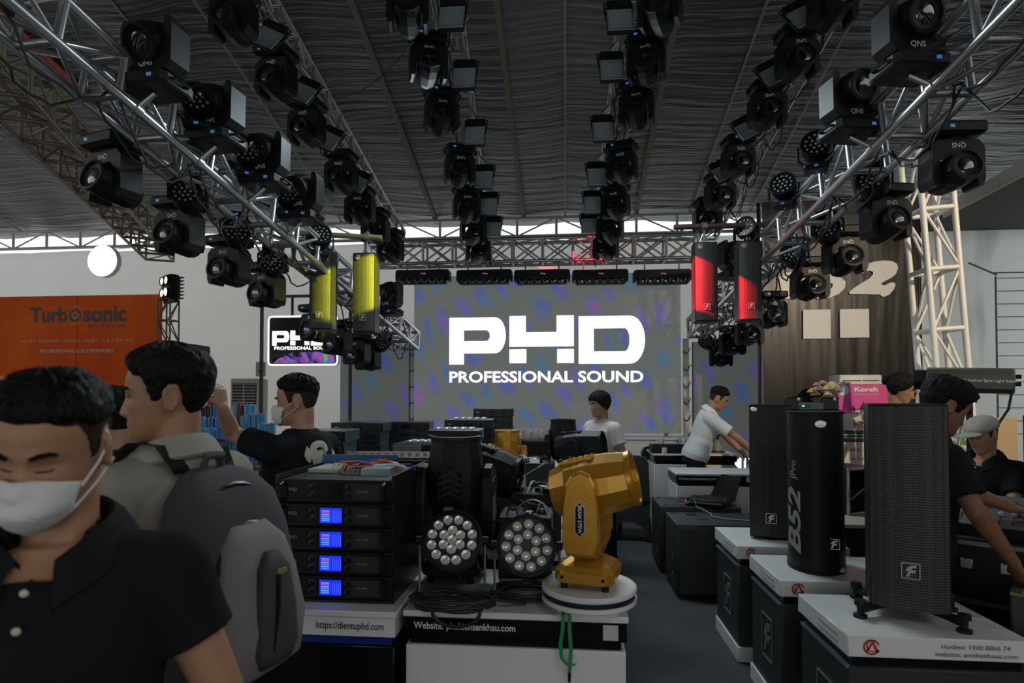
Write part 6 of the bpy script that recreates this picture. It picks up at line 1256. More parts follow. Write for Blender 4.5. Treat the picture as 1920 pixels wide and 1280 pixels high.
def head_pt(z, az, off=0.0, features=True):                # az 0 = face; local face direction is -Y
    f, b, w = lerp_table(HEAD_T, z); c, s = math.cos(az), math.sin(az)
    mid, half = (f + b) / 2, (f - b) / 2
    x = (w + off) * math.copysign(abs(s) ** 0.9, s); fw = mid + (half + off) * math.copysign(abs(c) ** 0.9, c)
    if features and c > 0:
        ax = abs(x); k = min(1, c * 2)
        n = lerp_table([(-0.062, 0.0), (-0.056, 0.003), (-0.050, 0.014), (-0.043, 0.021), (-0.03, 0.016), (-0.012, 0.008), (0.006, 0.003), (0.02, 0.0)], z)[0]
        fw += k * (n * G(x, 0.0095 + 0.006 * G(z + 0.046, 0.012)) + 0.008 * G(ax - 0.0135, 0.006) * G(z + 0.047, 0.007)
                   - 0.011 * G(ax - 0.031, 0.015) * G(z, 0.011) + 0.006 * G(ax - 0.031, 0.012) * G(z + 0.001, 0.0065) + 0.004 * G(ax - 0.028, 0.022) * G(z - 0.018, 0.007)
                   + 0.007 * G(x, 0.019) * G(z + 0.070, 0.0045) + 0.006 * G(x, 0.017) * G(z + 0.081, 0.005) - 0.004 * G(x, 0.021) * G(z + 0.0755, 0.0022)
                   + 0.006 * G(x, 0.018) * G(z + 0.105, 0.012) - 0.004 * G(x, 0.02) * G(z + 0.092, 0.006) + 0.004 * G(ax - 0.05, 0.015) * G(z + 0.03, 0.016))
    return Vector((x, -fw, z))
def zlevels(n): return [-0.1195 + 0.2395 * (0.5 - 0.5 * math.cos(PI * i / n)) * 0.5 + 0.2395 * 0.5 * i / n for i in range(n + 1)]
def add_head(mb, M, na=80, nz=56):
    sv = mb.M; mb.M = M
    mb.loft([[head_pt(z, 2 * PI * i / na) for i in range(na)] for z in zlevels(nz)])
    for s_ in (-1, 1):                                      # ears
        Me = M @ Matrix.Translation((s_ * 0.073, 0.012, -0.012)) @ Matrix.Rotation(s_ * R(24), 4, 'Z') @ Matrix.Rotation(R(-10), 4, 'X'); mb.M = Me
        mb.sphere((s_ * 0.004, 0, 0), 0.03, 12, 8, (0.22, 0.5, 0.95))
        mb.tube([(s_ * 0.008, 0.0 + 0.019 * math.cos(a) * (1.0 if a < PI else 0.7), 0.032 * math.sin(a) + 0.003) for a in [R(-70 + 25 * k) for k in range(11)]], 0.0052, 6)
    mb.M = sv
def hair_mesh(M, style, th=0.02, seed=0):
    na, nz = 120, 56; mb = MB(M)
    def line(az):                                           # lowest z with hair
        a = abs(math.degrees((az + PI) % (2 * PI) - PI))
        if style == 'long': return lerp_table([(0, 0.055), (35, 0.05), (60, 0.0), (85, -0.03), (110, -0.07), (180, -0.115)], a)[0]
        if style == 'bob': return lerp_table([(0, 0.045), (40, 0.035), (65, 0.0), (85, -0.035), (110, -0.06), (180, -0.085)], a)[0]
        if style == 'short': return lerp_table([(0, 0.064), (22, 0.066), (40, 0.056), (58, 0.054), (75, 0.036), (120, 0.032), (180, 0.0)], a)[0]
        return lerp_table([(0, 0.066), (25, 0.064), (42, 0.048), (58, 0.045), (68, 0.02), (74, -0.022), (86, -0.022), (92, 0.02), (104, 0.022), (116, -0.03), (150, -0.075), (180, -0.082)], a)[0]
    rings = []
    for z in zlevels(nz):
        if z < -0.116: continue
        ring = []
        for i in range(na):
            az = 2 * PI * i / na; e = line(az); k = max(0.0, min(1.0, (z - e) / 0.018)); q = Vector((math.cos(az) * 2.2, math.sin(az) * 2.2, z * 18 + seed))
            t_ = {'short': th * lerp_table([(-0.02, 0.15), (0.03, 0.25), (0.055, 0.6), (0.075, 0.95), (0.12, 1.0)], z)[0], 'fade': 0.0022, 'full': th * lerp_table([(-0.09, 0.2), (-0.02, 0.38), (0.03, 0.62), (0.07, 1.0), (0.12, 1.0)], z)[0]}.get(style, th)
            t_ *= 1 + (0.25 * noise.noise(q * 2) + (0.4 if style == 'short' else 0.22) * noise.noise(Vector((math.cos(az) * 9, math.sin(az) * 9, z * 90 + seed))) if style != 'fade' else 0)
            p = head_pt(z, az, features=False, off=0.0); o = -0.012 * (1 - k) + t_ * k
            nrm = Vector((p.x, p.y + 0.0, max(0.0, z - 0.02) * 1.2)).normalized(); ring.append(p + nrm * o)
        rings.append(ring)
    return mb.loft(rings)
def remesh(mb, name, m, voxel, smooth=3, noise_amp=0.0, nscale=9.0, fac=0.6):
    me = mb.mesh(name); ob = link('tmp', me); md = ob.modifiers.new('r', 'REMESH'); md.mode = 'VOXEL'; md.voxel_size = voxel; md.use_smooth_shade = True
    if smooth: sm = ob.modifiers.new('s', 'SMOOTH'); sm.factor = fac; sm.iterations = smooth
    dg = bpy.context.evaluated_depsgraph_get(); dg.update(); out = bpy.data.meshes.new_from_object(ob.evaluated_get(dg)); bpy.data.objects.remove(ob)
    out.name = name; out.materials.clear(); out.materials.append(m)
    if noise_amp:
        nv = len(out.vertices); co = [0.0] * (nv * 3); no = [0.0] * (nv * 3); out.vertices.foreach_get('co', co); out.vertices.foreach_get('normal', no)
        for i in range(nv):
            q = Vector(co[3 * i:3 * i + 3]); n = noise.noise(Vector((q.x * nscale, q.y * nscale, q.z * nscale * 0.45))) + 0.5 * noise.noise(Vector((q.x * nscale * 2.3 + q.z * 6, q.y * nscale * 2.3, q.z * nscale)))
            for k in range(3): co[3 * i + k] += no[3 * i + k] * n * noise_amp
        out.vertices.foreach_set('co', co)
    out.polygons.foreach_set('use_smooth', [True] * len(out.polygons)); return out
def limb(mb, pts, rs, n=14):
    pts = [Vector(p) for p in pts]; P, Q = [], []
    for i in range(len(pts) - 1):
        for k in range(5): P.append(pts[i].lerp(pts[i + 1], k / 5)); Q.append(rs[i] + (rs[i + 1] - rs[i]) * k / 5)
    P.append(pts[-1]); Q.append(rs[-1]); mb.tube(P, Q, n); mb.sphere(pts[0], rs[0], n, 8); mb.sphere(pts[-1], rs[-1], n, 8)
    for p, r in zip(pts[1:-1], rs[1:-1]): mb.sphere(p, r * 1.01, n, 8)
def hand(mb, W, d, nrm, side, curl=0.4, s=1.0, spread=0.16):
    d = Vector(d).normalized(); nrm = Vector(nrm); nrm = (nrm - d * nrm.dot(d)).normalized(); sd = d.cross(nrm).normalized() * side
    W = Vector(W); palm = []
    for u, w, t_ in ((-0.01, 0.024, 0.02), (0.02, 0.034, 0.017), (0.055, 0.041, 0.015), (0.085, 0.042, 0.012), (0.094, 0.036, 0.008)):
        palm.append([W + d * u * s + (sd * math.cos(a) * w + nrm * math.sin(a) * t_) * s for a in [2 * PI * k / 14 for k in range(14)]])
    mb.loft(palm)
    for i, (o, L, r) in enumerate(((0.030, 0.072, 0.0088), (0.010, 0.081, 0.0092), (-0.011, 0.075, 0.0088), (-0.030, 0.058, 0.0078))):
        p = W + (d * 0.086 + sd * o) * s; pts = [p]; dd = (d + sd * spread * o * 14).normalized(); c = curl * (0.85 + 0.12 * i); ang = 0
        for k, f in enumerate((0.45, 0.32, 0.23)):
            ang += c * (0.7 if k == 0 else 1.0); v = dd * math.cos(ang) + nrm * math.sin(ang); pts.append(pts[-1] + v * L * f * s)
        limb(mb, pts, [r * s, r * s * 0.96, r * s * 0.88, r * s * 0.75], 8)
    p = W + (d * 0.022 + sd * 0.026) * s; v1 = (d * 0.62 + sd * 0.7 + nrm * 0.30).normalized(); v2 = (d * 0.85 + sd * 0.3 + nrm * (0.3 + curl * 0.5)).normalized()
    limb(mb, [p, p + v1 * 0.042 * s, p + v1 * 0.042 * s + v2 * 0.03 * s, p + v1 * 0.042 * s + v2 * 0.055 * s], [0.0135 * s, 0.011 * s, 0.0098 * s, 0.008 * s], 8)
SKIN = {}
def skin(name, c):
    if name not in SKIN: SKIN[name] = mat('skin ' + name, c, 0.48, bump=0.06, bscale=140, var=0.22, vscale=14, sss=0.12, spec=0.3)
    return SKIN[name]
HAIR = mat('black hair', (0.008, 0.007, 0.006), 0.6, bump=0.7, bscale=110, bstretch=(1, 1, 0.25), spec=0.15)
FADE = mat('faded stubble', (0.06, 0.037, 0.027), 0.75, var=0.5, vscale=420, c2=(0.014, 0.010, 0.008), spec=0.1)
MASKM = mat('white mask fabric', (0.72, 0.72, 0.70), 0.7, bump=0.15, bscale=120)
TORSO = [(0.80, 0.135, 0.105, 0.0), (0.92, 0.168, 0.118, 0.0), (1.02, 0.148, 0.105, -0.005), (1.12, 0.155, 0.11, -0.008), (1.25, 0.178, 0.122, -0.008), (1.33, 0.178, 0.112, 0.0), (1.38, 0.140, 0.092, 0.01), (1.42, 0.088, 0.074, 0.016)]
def person(label, eye, yaw, arms, head=(0, 0, 0), lean=0.0, skin_c='tan', skin_rgb=(0.36, 0.17, 0.09), shirt=('black cotton', (0.012, 0.013, 0.014), 0.85), trousers=('dark trousers', (0.015, 0.015, 0.018), 0.8), hair='short', hair_th=0.02,
           sleeve=0.55, collar=None, mask=None, voxel=0.007, size=None, width=1.0, glasses=False, sit=False, seed=0, twist=0.0, hem=0.86, shirt_fit=0.014, brows=True, wrinkle=0.004, eyes=True):
    s = size or (eye.z / 1.585); base_z = eye.z - 1.585 * s
    hip = Vector((0, 0, 0.92)); RX = Matrix.Translation(hip) @ Matrix.Rotation(lean, 4, 'X') @ Matrix.Translation(-hip)
    hl = RX @ Vector((0, -0.022, 1.585)); eye_l = Vector((hl.x, hl.y, hl.z)); k = eye.z / eye_l.z if not sit and not size else s; s = k
    rz = Matrix.Rotation(yaw, 4, 'Z'); off = rz @ Vector((eye_l.x, eye_l.y, 0)) * s
    loc = Vector((eye.x - off.x, eye.y - off.y, eye.z - eye_l.z * s))
    t = thing('person', label, 'person', loc, rotz=yaw); t.scale = (s, s, s)
    MH = Matrix.Translation(eye_l) @ Euler((head[1], head[2], head[0]), 'ZXY' if 0 else 'XYZ').to_matrix().to_4x4()
    MH = Matrix.Translation(eye_l) @ Matrix.Rotation(head[0], 4, 'Z') @ Matrix.Rotation(head[1], 4, 'X') @ Matrix.Rotation(head[2], 4, 'Y')
    sk = skin(skin_c, skin_rgb)
    # ---- body
    b = MB(); add_head(b, MH); n = 44
    def ring(z, w, d, y, e=0.0, dp=0.0): return [RX @ Vector(((w * width + e) * math.copysign(abs(math.cos(a)) ** 0.85, math.cos(a)), y + (d + e) * math.sin(a), z - dp * max(0.0, 1 - math.acos(max(-1, min(1, -math.sin(a)))) / 0.8))) for a in [2 * PI * i / n for i in range(n)]]
    b.loft([ring(*r) for r in TORSO])
    nb, nt_ = RX @ Vector((0, 0.022, 1.38)), MH @ Vector((0, 0.028, -0.05)); limb(b, [nb, nb.lerp(nt_, 0.55), nt_], [0.064, 0.054, 0.056], 18)
    sh = {}; wr = {}
    for sd in (-1, 1):
        A = arms[sd]; S = RX @ Vector((sd * 0.175 * width, 0.012, 1.352)); sh[sd] = S; E, W = Vector(A['e']), Vector(A['w'])
        limb(b, [RX @ Vector((sd * 0.10, 0.012, 1.36)), S, S.lerp(E, 0.35), E, E.lerp(W, 0.3), W], [0.07, 0.058, 0.05, 0.040, 0.041, 0.026], 14)
        hand(b, W, A.get('d', W - E), A.get('n', (0, -1, 0)), A.get('side', sd), A.get('curl', 0.45), 0.95)
    if sit: legs = {sd: [Vector((sd * 0.09, 0, 0.86)), Vector((sd * 0.12, -0.44, 0.90)), Vector((sd * 0.12, -0.42, 0.48))] for sd in (-1, 1)}
    else: legs = {sd: [Vector((sd * 0.085, 0, 0.86)), Vector((sd * 0.10, -0.015, 0.48)), Vector((sd * 0.105, 0.02, 0.09))] for sd in (-1, 1)}
    for sd in (-1, 1): limb(b, legs[sd], [0.085, 0.056, 0.04], 12)
    body = link('body', remesh(b, 'body', sk, voxel, 2), t)
    # ---- shirt
    c = MB(); g = shirt_fit; dip = 0.15 if collar else 0.03
    c.loft([ring(z, w, d, y, g + (0.014 if z < 1.1 else 0.0)) for z, w, d, y in [(hem, *lerp_table(TORSO, hem))] + [r for r in TORSO if hem + 0.03 < r[0] < 1.41]] + [ring(1.42, 0.088, 0.074, 0.016, g, dip * 0.9)] + [ring(1.45, 0.07, 0.068, 0.014, 0.004, dip)])
    for sd in (-1, 1):
        S, E = sh[sd], Vector(arms[sd]['e']); W = Vector(arms[sd]['w'])
        limb(c, [RX @ Vector((sd * 0.085, 0.014, 1.352)), S], [0.085, 0.074], 18)
        e1 = S.lerp(E, min(1, sleeve)); P = [S.lerp(e1, k / 6) for k in range(7)]; c.tube(P, [0.075 - 0.008 * k / 6 + (0.004 if k == 6 else 0) for k in range(7)], 18)
        if sleeve > 1: limb(c, [E, E.lerp(W, sleeve - 1)], [0.056, 0.045], 14)
    sm = mat(*shirt, bump=0.25, bscale=500, spec=0.12)
    so = link('shirt', remesh(c, 'shirt', sm, max(voxel, 0.006), 4, wrinkle, 9), t)
    if collar:
        cm_ = mat(*collar, bump=0.2, bscale=500, spec=0.12); mb = MB(); nc = 26; rr_ = []
        for hgt, rad, yo in ((-0.02, 0.080, 0.0), (0.03, 0.074, 0.0), (0.036, 0.080, 0.0), (0.022, 0.098, 0.0), (-0.012, 0.122, 0.0), (-0.020, 0.116, 0.0)):
            rr_.append([RX @ Vector((rad * math.sin(a) * 1.02, 0.012 + rad * (0.95 if math.cos(a) > 0 else 1.22) * math.cos(a) + yo, 1.452 + hgt - 0.105 * (abs(a) / PI) ** 2.2 - (0.02 if hgt < 0 else 0) * (abs(a) / PI))) for a in [R(-162 + 324 * i / nc) for i in range(nc + 1)]])
        mb.loft(rr_, caps=False, closed=False).build('collar', cm_, so)
        pl = MB(); P = [RX @ Vector((0, TORSO_F(z), z)) for z in (1.385, 1.34, 1.29, 1.25)]; pl.tube([p + Vector((0, -0.006, 0)) for p in P], [0.012, 0.013, 0.013, 0.012], 8)
        for z in (1.365, 1.315): MB().sphere(RX @ Vector((0.0, TORSO_F(z) - 0.016, z)), 0.0065, 10, 6, (1, 0.5, 1)).build('button', mat('shirt button', (0.6, 0.56, 0.45), 0.3), so)
    # ---- trousers and shoes
    c = MB()
    for sd in (-1, 1): limb(c, legs[sd], [0.105, 0.078, 0.065], 14)
    c.loft([ring(z, *lerp_table(TORSO, z), 0.012) for z in (0.79, 0.86, 0.92, 0.98)])
    link('trousers', remesh(c, 'trousers', mat(*trousers, bump=0.2, bscale=400, spec=0.12), 0.012, 3, 0.004, 8), t)
    for sd in (-1, 1):
        a = legs[sd][2]; MB().sphere(a + Vector((0, -0.06, -0.045 if not sit else -0.04)), 0.05, 14, 8, (0.95, 2.5, 0.9)).build('shoe', mat('dark shoe', (0.02, 0.02, 0.02), 0.4), t, 'all')
    # ---- head details
    if hair:
        ho = hair_mesh(MH, hair, hair_th, seed).build('hair', HAIR, t, 'all')
        if hair == 'short': hair_mesh(MH, 'fade', hair_th, seed).build('faded_sides', FADE, ho, 'all')
    ey = mat('eye white', (0.5, 0.48, 0.45), 0.2); ir = mat('dark iris', (0.012, 0.008, 0.006), 0.1)
    for sd in (-1, 1):
        if brows: 
            q = [MH @ (head_pt(0.021 + dz, sd * a) + Vector((0, -0.003, 0))) for a, dz in ((0.18, -0.003), (0.34, 0.002), (0.52, 0.003), (0.66, -0.001))]; MB().tube(q, [0.0035, 0.0045, 0.004, 0.002], 6).build('eyebrow', HAIR, t)
        if not eyes:
            lid = [MH @ (head_pt(-0.0065 - 0.002 * (1 - ((a - 0.36) / 0.17) ** 2), sd * a) + Vector((0, -0.0012, 0))) for a in [0.19 + 0.034 * i for i in range(11)]]; MB().tube(lid, [0.0006] + [0.0016] * 9 + [0.0006], 5).build('lash_line', HAIR, t); continue
        p = MH @ (head_pt(-0.001, sd * 0.36) + Vector((0, 0.0092, 0))); e = MB().sphere(p, 0.0105, 12, 8).build('eyeball', ey, t, 'all'); f = MH.to_3x3() @ Vector((0, -1, -0.25)).normalized(); MB().sphere(p + f * 0.0062, 0.0058, 10, 6).build('iris', ir, e, 'all')
        lid = [MH @ (head_pt(-0.001 + 0.0045 * (1 - ((a - 0.36) / 0.16) ** 2), sd * a) + Vector((0, -0.0018, 0))) for a in [0.20 + 0.032 * i for i in range(11)]]; MB().tube(lid, 0.0013, 5).build('lash_line', HAIR, t)
    lp = [MH @ (head_pt(-0.0755, a) + Vector((0, -0.0012, 0))) for a in [-0.24 + 0.048 * i for i in range(11)]]
    if not mask: MB().tube(lp, [0.001] + [0.0022] * 9 + [0.001], 6).build('lips', mat('lip tone', (0.22, 0.075, 0.055), 0.45), t)
    if mask:
        nz, na = 14, 26; mb = MB(MH); amax = R(66); z0, z1 = -0.121, -0.012
        def mfn(u, v):
            a = -amax + 2 * amax * u; ca = abs(a) / amax; zc = -0.062; zz = zc + (z0 + (z1 - z0) * v - zc) * (1 - (0.55 if mask == 'boat' else 0.30) * ca ** 1.5)
            zz = min(zz, z1 - 0.012 * ca); q = head_pt(max(zz, -0.117), a, 0.006, False); vv = (v - 0.5) * 2
            bulge = (0.036 if mask == 'boat' else 0.026) * (1 - abs(vv) ** (1.3 if mask == 'boat' else 2.0)) * math.cos(a) ** 1.2 + 0.006 * math.cos(a) + (0.012 * G(a, 0.2) if v > 0.75 else 0)
            ple = 0.0022 * math.sin(v * 20) if mask != 'boat' else 0.0015 * math.sin(v * 40) * 0.3
            return Vector((q.x, q.y - bulge - ple, zz))
        mo = mb.grid(mfn, na, nz).build('face_mask', MASKM, t, 'all'); sm_ = mo.modifiers.new('t', 'SOLIDIFY'); sm_.thickness = 0.0025
        for sd in (-1, 1):
            for v in ((0.8, 0.25) if mask != 'boat' else (0.86, 0.12)):
                p = mfn(1.0 if sd > 0 else 0.0, v); e = Vector((sd * 0.081, 0.022 + (0.0 if v > 0.5 else 0.006), 0.012 if v > 0.5 else -0.028)); m_ = p.lerp(e, 0.5) + Vector((sd * 0.004, 0, 0))
                MB(MH).tube([p, m_, e], 0.0022, 5).build('ear_loop', MASKM, mo)
    if glasses:
        GM_ = mat('clear frame', (0.6, 0.6, 0.58), 0.2); go = link('spectacles', None, t)
        for sd in (-1, 1):
            cc = head_pt(-0.001, sd * 0.38) + Vector((0, -0.012, 0)); MB(MH).tube([cc + Vector((0.021 * math.cos(a), 0, 0.017 * math.sin(a))) for a in [2 * PI * k / 14 for k in range(14)]], 0.0022, 5, closed=True).build('rim', GM_, go); MB(MH).tube([cc + Vector((sd * 0.02, 0, 0.005)), Vector((sd * 0.078, 0.01, 0.008))], 0.002, 5).build('temple', GM_, go)
    return t, MH, RX, so
def TORSO_F(z): w, d, y = lerp_table(TORSO, z); return y - d - 0.014
def arm_down(sd, bend=0.05, out=0.06): return {'e': (sd * (0.225 + out * 0.5), 0.03, 1.10), 'w': (sd * (0.235 + out), -0.06 - bend, 0.86), 'n': (-sd, 0, 0), 'curl': 0.35}
# masked man walking in the foreground
e1 = at(99, 838, 0.97)
m1, MH1, RX1, s1 = person('man in black polo shirt and white boat-shaped mask looking down', e1, R(24), {-1: arm_down(-1), 1: {'e': (0.262, 0.02, 1.11), 'w': (0.25, -0.14, 0.92), 'n': (-1, 0, 0), 'curl': 0.5}},
    head=(R(-8), R(18), R(3)), skin_c='warm', skin_rgb=(0.46, 0.25, 0.15), collar=('black cotton collar', (0.013, 0.014, 0.015), 0.85), mask='boat', eyes=False, voxel=0.0045, hair_th=0.017, width=0.95, seed=2, wrinkle=0.007)
# man with backpack
e2 = at(311, 742, 1.6)
m2, MH2, RX2, s2 = person('man in pale grey polo carrying a grey backpack, seen in profile', e2, R(-104), {-1: arm_down(-1), 1: arm_down(1)}, head=(R(44), R(2), 0), skin_c='tan', skin_rgb=(0.42, 0.225, 0.13),
    shirt=('pale grey cotton', (0.34, 0.33, 0.28), 0.85), collar=('pale grey collar', (0.36, 0.35, 0.30), 0.85), voxel=0.005, hair_th=0.026, seed=5, hair='full', wrinkle=0.006)
BPK = mat('charcoal nylon', (0.062, 0.056, 0.062), 0.8, bump=0.2, bscale=400); BPG = mat('taupe nylon', (0.24, 0.22, 0.215), 0.8, bump=0.2, bscale=400); ZP = mat('black zip', (0.008, 0.008, 0.008), 0.4)
bp_ = thing('backpack', 'charcoal and taupe backpack with curved zips on the grey-shirted man', 'backpack', m2.location, rotz=R(-104)); bp_.scale = m2.scale
def bsec(z, w, d, n=24, y0=0.118): return [Vector((w * math.copysign(abs(math.cos(a)) ** 0.6, math.cos(a)), y0 + d / 2 + d / 2 * math.copysign(abs(math.sin(a)) ** 0.6, math.sin(a)), z)) for a in [2 * PI * i / n for i in range(n)]]
BZ = [(0.84, 0.13, 0.12), (0.88, 0.17, 0.165), (1.0, 0.185, 0.18), (1.12, 0.185, 0.175), (1.24, 0.17, 0.155), (1.33, 0.15, 0.12), (1.385, 0.10, 0.08), (1.40, 0.06, 0.05)]
MB().loft([bsec(*r) for r in BZ]).build('main_bag', BPK, bp_, 'all')
BZ2 = [(0.885, 0.11, 0.07), (0.92, 0.13, 0.115), (1.02, 0.138, 0.125), (1.14, 0.122, 0.10), (1.22, 0.10, 0.075), (1.265, 0.06, 0.04)]
MB().loft([bsec(z, w, d, 24, 0.232) for z, w, d in BZ2]).build('front_pocket', BPG, bp_, 'all')
BZ3 = [(0.93, 0.055, 0.04), (0.97, 0.07, 0.05), (1.06, 0.062, 0.05), (1.16, 0.045, 0.04), (1.20, 0.02, 0.02)]
MB().loft([bsec(z, w, d, 20, 0.322) for z, w, d in BZ3]).build('dark_panel', BPK, bp_, 'all')
def arc_on(zs, wk, y): return [(wk * math.sin(a), y(a), 1.10 + 0.17 * math.cos(a)) for a in [R(-120 + 20 * i) for i in range(13)]]
MB().tube([(0.125 * math.sin(a), 0.292 - 0.03 * math.cos(a) + 0.0, 1.12 + 0.145 * math.cos(a)) for a in [R(-125 + 12.5 * i) for i in range(21)]], 0.006, 6).build('pocket_zip', ZP, bp_)
MB().tube([(0.155 * math.sin(a), 0.235 - 0.02 * math.cos(a), 1.17 + 0.19 * math.cos(a)) for a in [R(-120 + 12 * i) for i in range(21)]], 0.007, 6).build('main_zip', ZP, bp_)
MB().tube([(-0.03, 0.14, 1.395), (-0.025, 0.15, 1.43), (0.025, 0.15, 1.43), (0.03, 0.14, 1.395)], 0.009, 8).build('grab_handle', BPK, bp_)
for sd in (-1, 1):
    pts = [(sd * 0.07, 0.125, 1.385), (sd * 0.085, 0.075, 1.455), (sd * 0.10, 0.0, 1.462), (sd * 0.115, -0.09, 1.40), (sd * 0.12, -0.142, 1.28), (sd * 0.135, -0.135, 1.12), (sd * 0.165, -0.03, 1.0), (sd * 0.15, 0.12, 0.97)]
    P = []
    for i in range(len(pts) - 1):
        for k in range(4): P.append(Vector(pts[i]).lerp(Vector(pts[i + 1]), k / 4))
    rings = [[p + Vector((a * 0.026, 0, 0)) + Vector((0, -0.3 * b, b)).normalized() * 0.006 * abs(b) * (1 if b > 0 else -1) for a, b in ((-1, -1), (1, -1), (1, 1), (-1, 1))] for p in P]; MB().loft(rings).build('shoulder_strap', BPK, bp_, 'all')
MB().box((0.0, 0.366, 1.155), (0.03, 0.006, 0.012)).build('maker_tag', mat('olive tag', (0.25, 0.28, 0.08), 0.4), bp_)
MB().tube([(0.012, 0.366, 1.15), (0.02, 0.373, 1.07), (0.03, 0.367, 0.97)], 0.006, 6).build('buckle_strap', ZP, bp_)
# masked man in the black T-shirt reaching for a can
e3 = at(556, 752, 2.95)
m3, MH3, RX3, s3 = person('masked man in black T-shirt with pale back print reaching for cans', e3, R(-108), {-1: arm_down(-1, 0.1), 1: {'e': (0.18, -0.255, 1.425), 'w': (0.315, -0.17, 1.56), 'd': (0.12, -0.1, 1), 'n': (0, -1, 0), 'curl': 1.0}},
    head=(R(30), R(4), 0), skin_c='light', skin_rgb=(0.46, 0.26, 0.17), mask='surgical', voxel=0.006, hair_th=0.022, seed=9, sleeve=0.62, shirt_fit=0.02)
PR = mat('cream shirt print', (0.55, 0.54, 0.46), 0.7)
pr_ = random.Random(3); mb = MB()
def back_pt(x, z): 
    w, d, y = lerp_table(TORSO, z); c = max(0.0, 1 - (x / (w * 1.04)) ** 2) ** 0.5; return Vector((x, y + (d + 0.03) * c ** 0.85 + 0.012, z))
def patch(poly):
    cx = sum(p[0] for p in poly) / len(poly); cz = sum(p[1] for p in poly) / len(poly); n = len(poly); mb.add([back_pt(*p) for p in poly] + [back_pt(cx, cz) + Vector((0, 0.002, 0))], [[i, (i + 1) % n, n] for i in range(n)])
for i in range(30):
    x, z = pr_.uniform(-0.10, 0.11), pr_.uniform(1.15, 1.33); a = pr_.uniform(0.6, 2.4); L = pr_.uniform(0.02, 0.045); w = L * 0.32
    patch([(x + L * math.cos(a + b) * k, z + L * math.sin(a + b) * k) for b, k in ((0, 1), (0.7, 0.55), (1.6, 0.5), (PI, 0.9), (-1.6, 0.5), (-0.7, 0.55))])
for i in range(9):
    a = PI * i / 8; patch([(0.02 + 0.04 * math.cos(a) + 0.018 * math.cos(b), 1.352 + 0.026 * math.sin(a) + 0.018 * math.sin(b)) for b in [2 * PI * k / 7 for k in range(7)]])
for i in range(6): patch([(0.02 - 0.035 + i * 0.014, 1.28), (0.02 - 0.028 + i * 0.014, 1.28), (0.02 - 0.025 + i * 0.012, 1.35), (0.02 - 0.032 + i * 0.012, 1.35)])
mb.build('back_print', PR, s3, False)
# woman in white lace
person('short-haired woman in white lace blouse and pale glasses before LED wall', at(1124, 758, 5.5), R(-48), {-1: arm_down(-1), 1: arm_down(1)}, head=(R(-12), R(8), 0), skin_c='fair', skin_rgb=(0.42, 0.23, 0.15), shirt=('white lace', (0.62, 0.58, 0.55), 0.8), hair='bob', hair_th=0.018, glasses=True, voxel=0.008, width=0.9, sleeve=0.6, seed=11, trousers=('black skirt', (0.012, 0.012, 0.013), 0.8))
# man in white shirt bending over the tea table
person('young man in white short-sleeved shirt leaning over the tea table', at(1347, 748, 6.75), R(82), {-1: {'e': (-0.24, -0.42, 1.12), 'w': (-0.2, -0.60, 0.95), 'd': (0, -0.7, -0.6), 'n': (0, -0.3, -1), 'curl': 0.5}, 1: {'e': (0.22, -0.36, 1.10), 'w': (0.15, -0.52, 0.93), 'd': (0, -0.6, -0.7), 'n': (0, -0.3, -1), 'curl': 0.6}},
    head=(R(0), R(24), 0), lean=R(20), skin_c='fair', shirt=('white cotton', (0.70, 0.70, 0.70), 0.8), collar=('white cotton collar', (0.72, 0.72, 0.72), 0.8), voxel=0.008, seed=13, sleeve=0.7, shirt_fit=0.022, hair_th=0.026)
# woman with a bun behind the hex-grille speaker
m6, MH6, _, _ = person('woman with hair bun and bare arms behind the footed column speaker', at(1690, 728, 5.2), R(58), {-1: {'e': (-0.30, -0.02, 1.14), 'w': (-0.22, -0.25, 1.1), 'n': (0, 0, 1)}, 1: arm_down(1)}, head=(0, R(20), 0), skin_c='fair', shirt=('blue white blouse', (0.35, 0.42, 0.5), 0.7), hair='long', hair_th=0.016, voxel=0.008, width=0.88, sleeve=0.12, seed=15)
MB(MH6).sphere((0, 0.125, 0.03), 0.042, 14, 10, (1, 0.8, 1)).build('hair_bun', HAIR, m6, 'all')
# man operating the mixing console
person('man in black shirt bending over the mixing console, face in shade', at(1772, 764, 2.75), R(84), {-1: {'e': (-0.27, -0.12, 1.13), 'w': (-0.20, -0.30, 0.90), 'd': (0, -0.35, -0.9), 'n': (0.3, -0.8, 0.2), 'curl': 0.5}, 1: {'e': (0.24, -0.30, 1.16), 'w': (0.16, -0.50, 1.08), 'd': (0, -1, -0.25), 'n': (0, -0.2, -1), 'curl': 0.3}},
    head=(R(4), R(26), 0), lean=R(10), skin_c='brown', skin_rgb=(0.26, 0.12, 0.065), voxel=0.006, hair_th=0.03, seed=17, hair='full', sleeve=0.72)
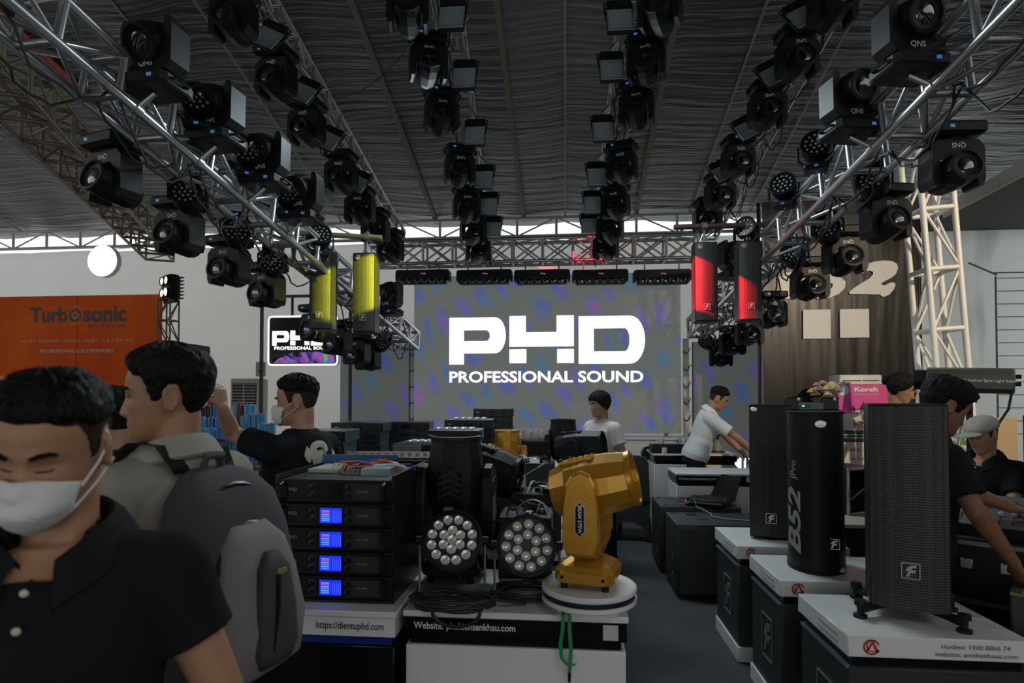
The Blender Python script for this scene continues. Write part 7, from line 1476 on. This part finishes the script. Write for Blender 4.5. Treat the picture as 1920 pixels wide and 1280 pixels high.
# seated photographer with a cap
e8 = at(1842, 815, 3.95); m8, MH8, _, s8 = person('seated photographer in pale cap and black polo with white trim', e8, R(-58), {-1: {'e': (-0.24, -0.22, 1.12), 'w': (-0.08, -0.40, 1.28), 'd': (0.4, -0.4, 0.7), 'n': (0, -1, 0), 'curl': 0.9}, 1: {'e': (0.25, -0.20, 1.08), 'w': (0.09, -0.40, 1.26), 'd': (-0.4, -0.4, 0.7), 'n': (0, -1, 0), 'curl': 0.9}},
    head=(R(-12), R(18), 0), skin_c='warm', collar=('black cotton collar', (0.013, 0.014, 0.015), 0.85), voxel=0.008, size=0.97, sit=True, seed=19, hair_th=0.006)
CAPM = mat('beige cap', (0.42, 0.39, 0.33), 0.7); cap = MB(MH8); cap.loft([[head_pt(z, 2 * PI * i / 32, 0.015, False) + Vector((0, 0, 0.012)) for i in range(32)] for z in (0.03, 0.055, 0.075, 0.095, 0.110, 0.118, 0.1205)]).build('cap', CAPM, m8, 'all')
cap = MB(MH8); cap.grid(lambda u, v: Vector((-0.075 + 0.15 * u, -0.09 - (0.085 * math.sin(PI * u) ** 0.6) * v - 0.012 * math.sin(PI * u), 0.045 - 0.012 * v + 0.012 * math.sin(PI * u))), 12, 4); cp = cap.build('cap_brim', CAPM, m8, 'all'); cp.modifiers.new('t', 'SOLIDIFY').thickness = 0.004
ch = m8.location.z + 0.77 * 0.97; st = thing('stool', 'black stool carrying the seated photographer', 'stool', (m8.location.x, m8.location.y, 0)); MB().cyl((0, 0, ch - 0.06), (0, 0, ch), 0.18, n=24).build('seat', M_black(), st)
for i in range(4): MB().cyl((0.12 * math.cos(PI / 4 + i * PI / 2), 0.12 * math.sin(PI / 4 + i * PI / 2), ch - 0.05), (0.18 * math.cos(PI / 4 + i * PI / 2), 0.18 * math.sin(PI / 4 + i * PI / 2), 0), 0.015, n=8).build('leg', M_blkmetal(), st)
cmp_ = (Matrix.Translation(m8.location) @ Matrix.Rotation(R(-58), 4, 'Z') @ Matrix.Scale(0.97, 4)) @ Vector((0, -0.46, 1.37)); t = thing('camera', 'black camera with grip held by the seated photographer', 'camera', cmp_, rotz=R(-58))
MB().cbox((0, 0, 0), (0.14, 0.07, 0.10), 0.01).build('camera_body', M_black(), t); MB().cyl((0, -0.03, 0), (0, -0.14, 0), 0.04, n=18).build('camera_lens', M_gloss(), t); MB().cbox((0, 0, 0.07), (0.03, 0.04, 0.05), 0.004).build('microphone', mat('sticker', (0.5, 0.5, 0.5), 0.5), t); MB().cyl((0, 0, -0.05), (0, 0, -0.16), 0.015, n=10).build('grip', M_black(), t)
# half-hidden masked visitor
person('masked visitor half hidden behind the two men in front', at(212, 783, 2.45), R(-70), {-1: arm_down(-1), 1: arm_down(1)}, head=(R(-5), R(10), 0), skin_c='light', shirt=('dark grey cotton', (0.03, 0.03, 0.033), 0.85), mask='surgical', voxel=0.009, hair='bob', hair_th=0.02, seed=23)
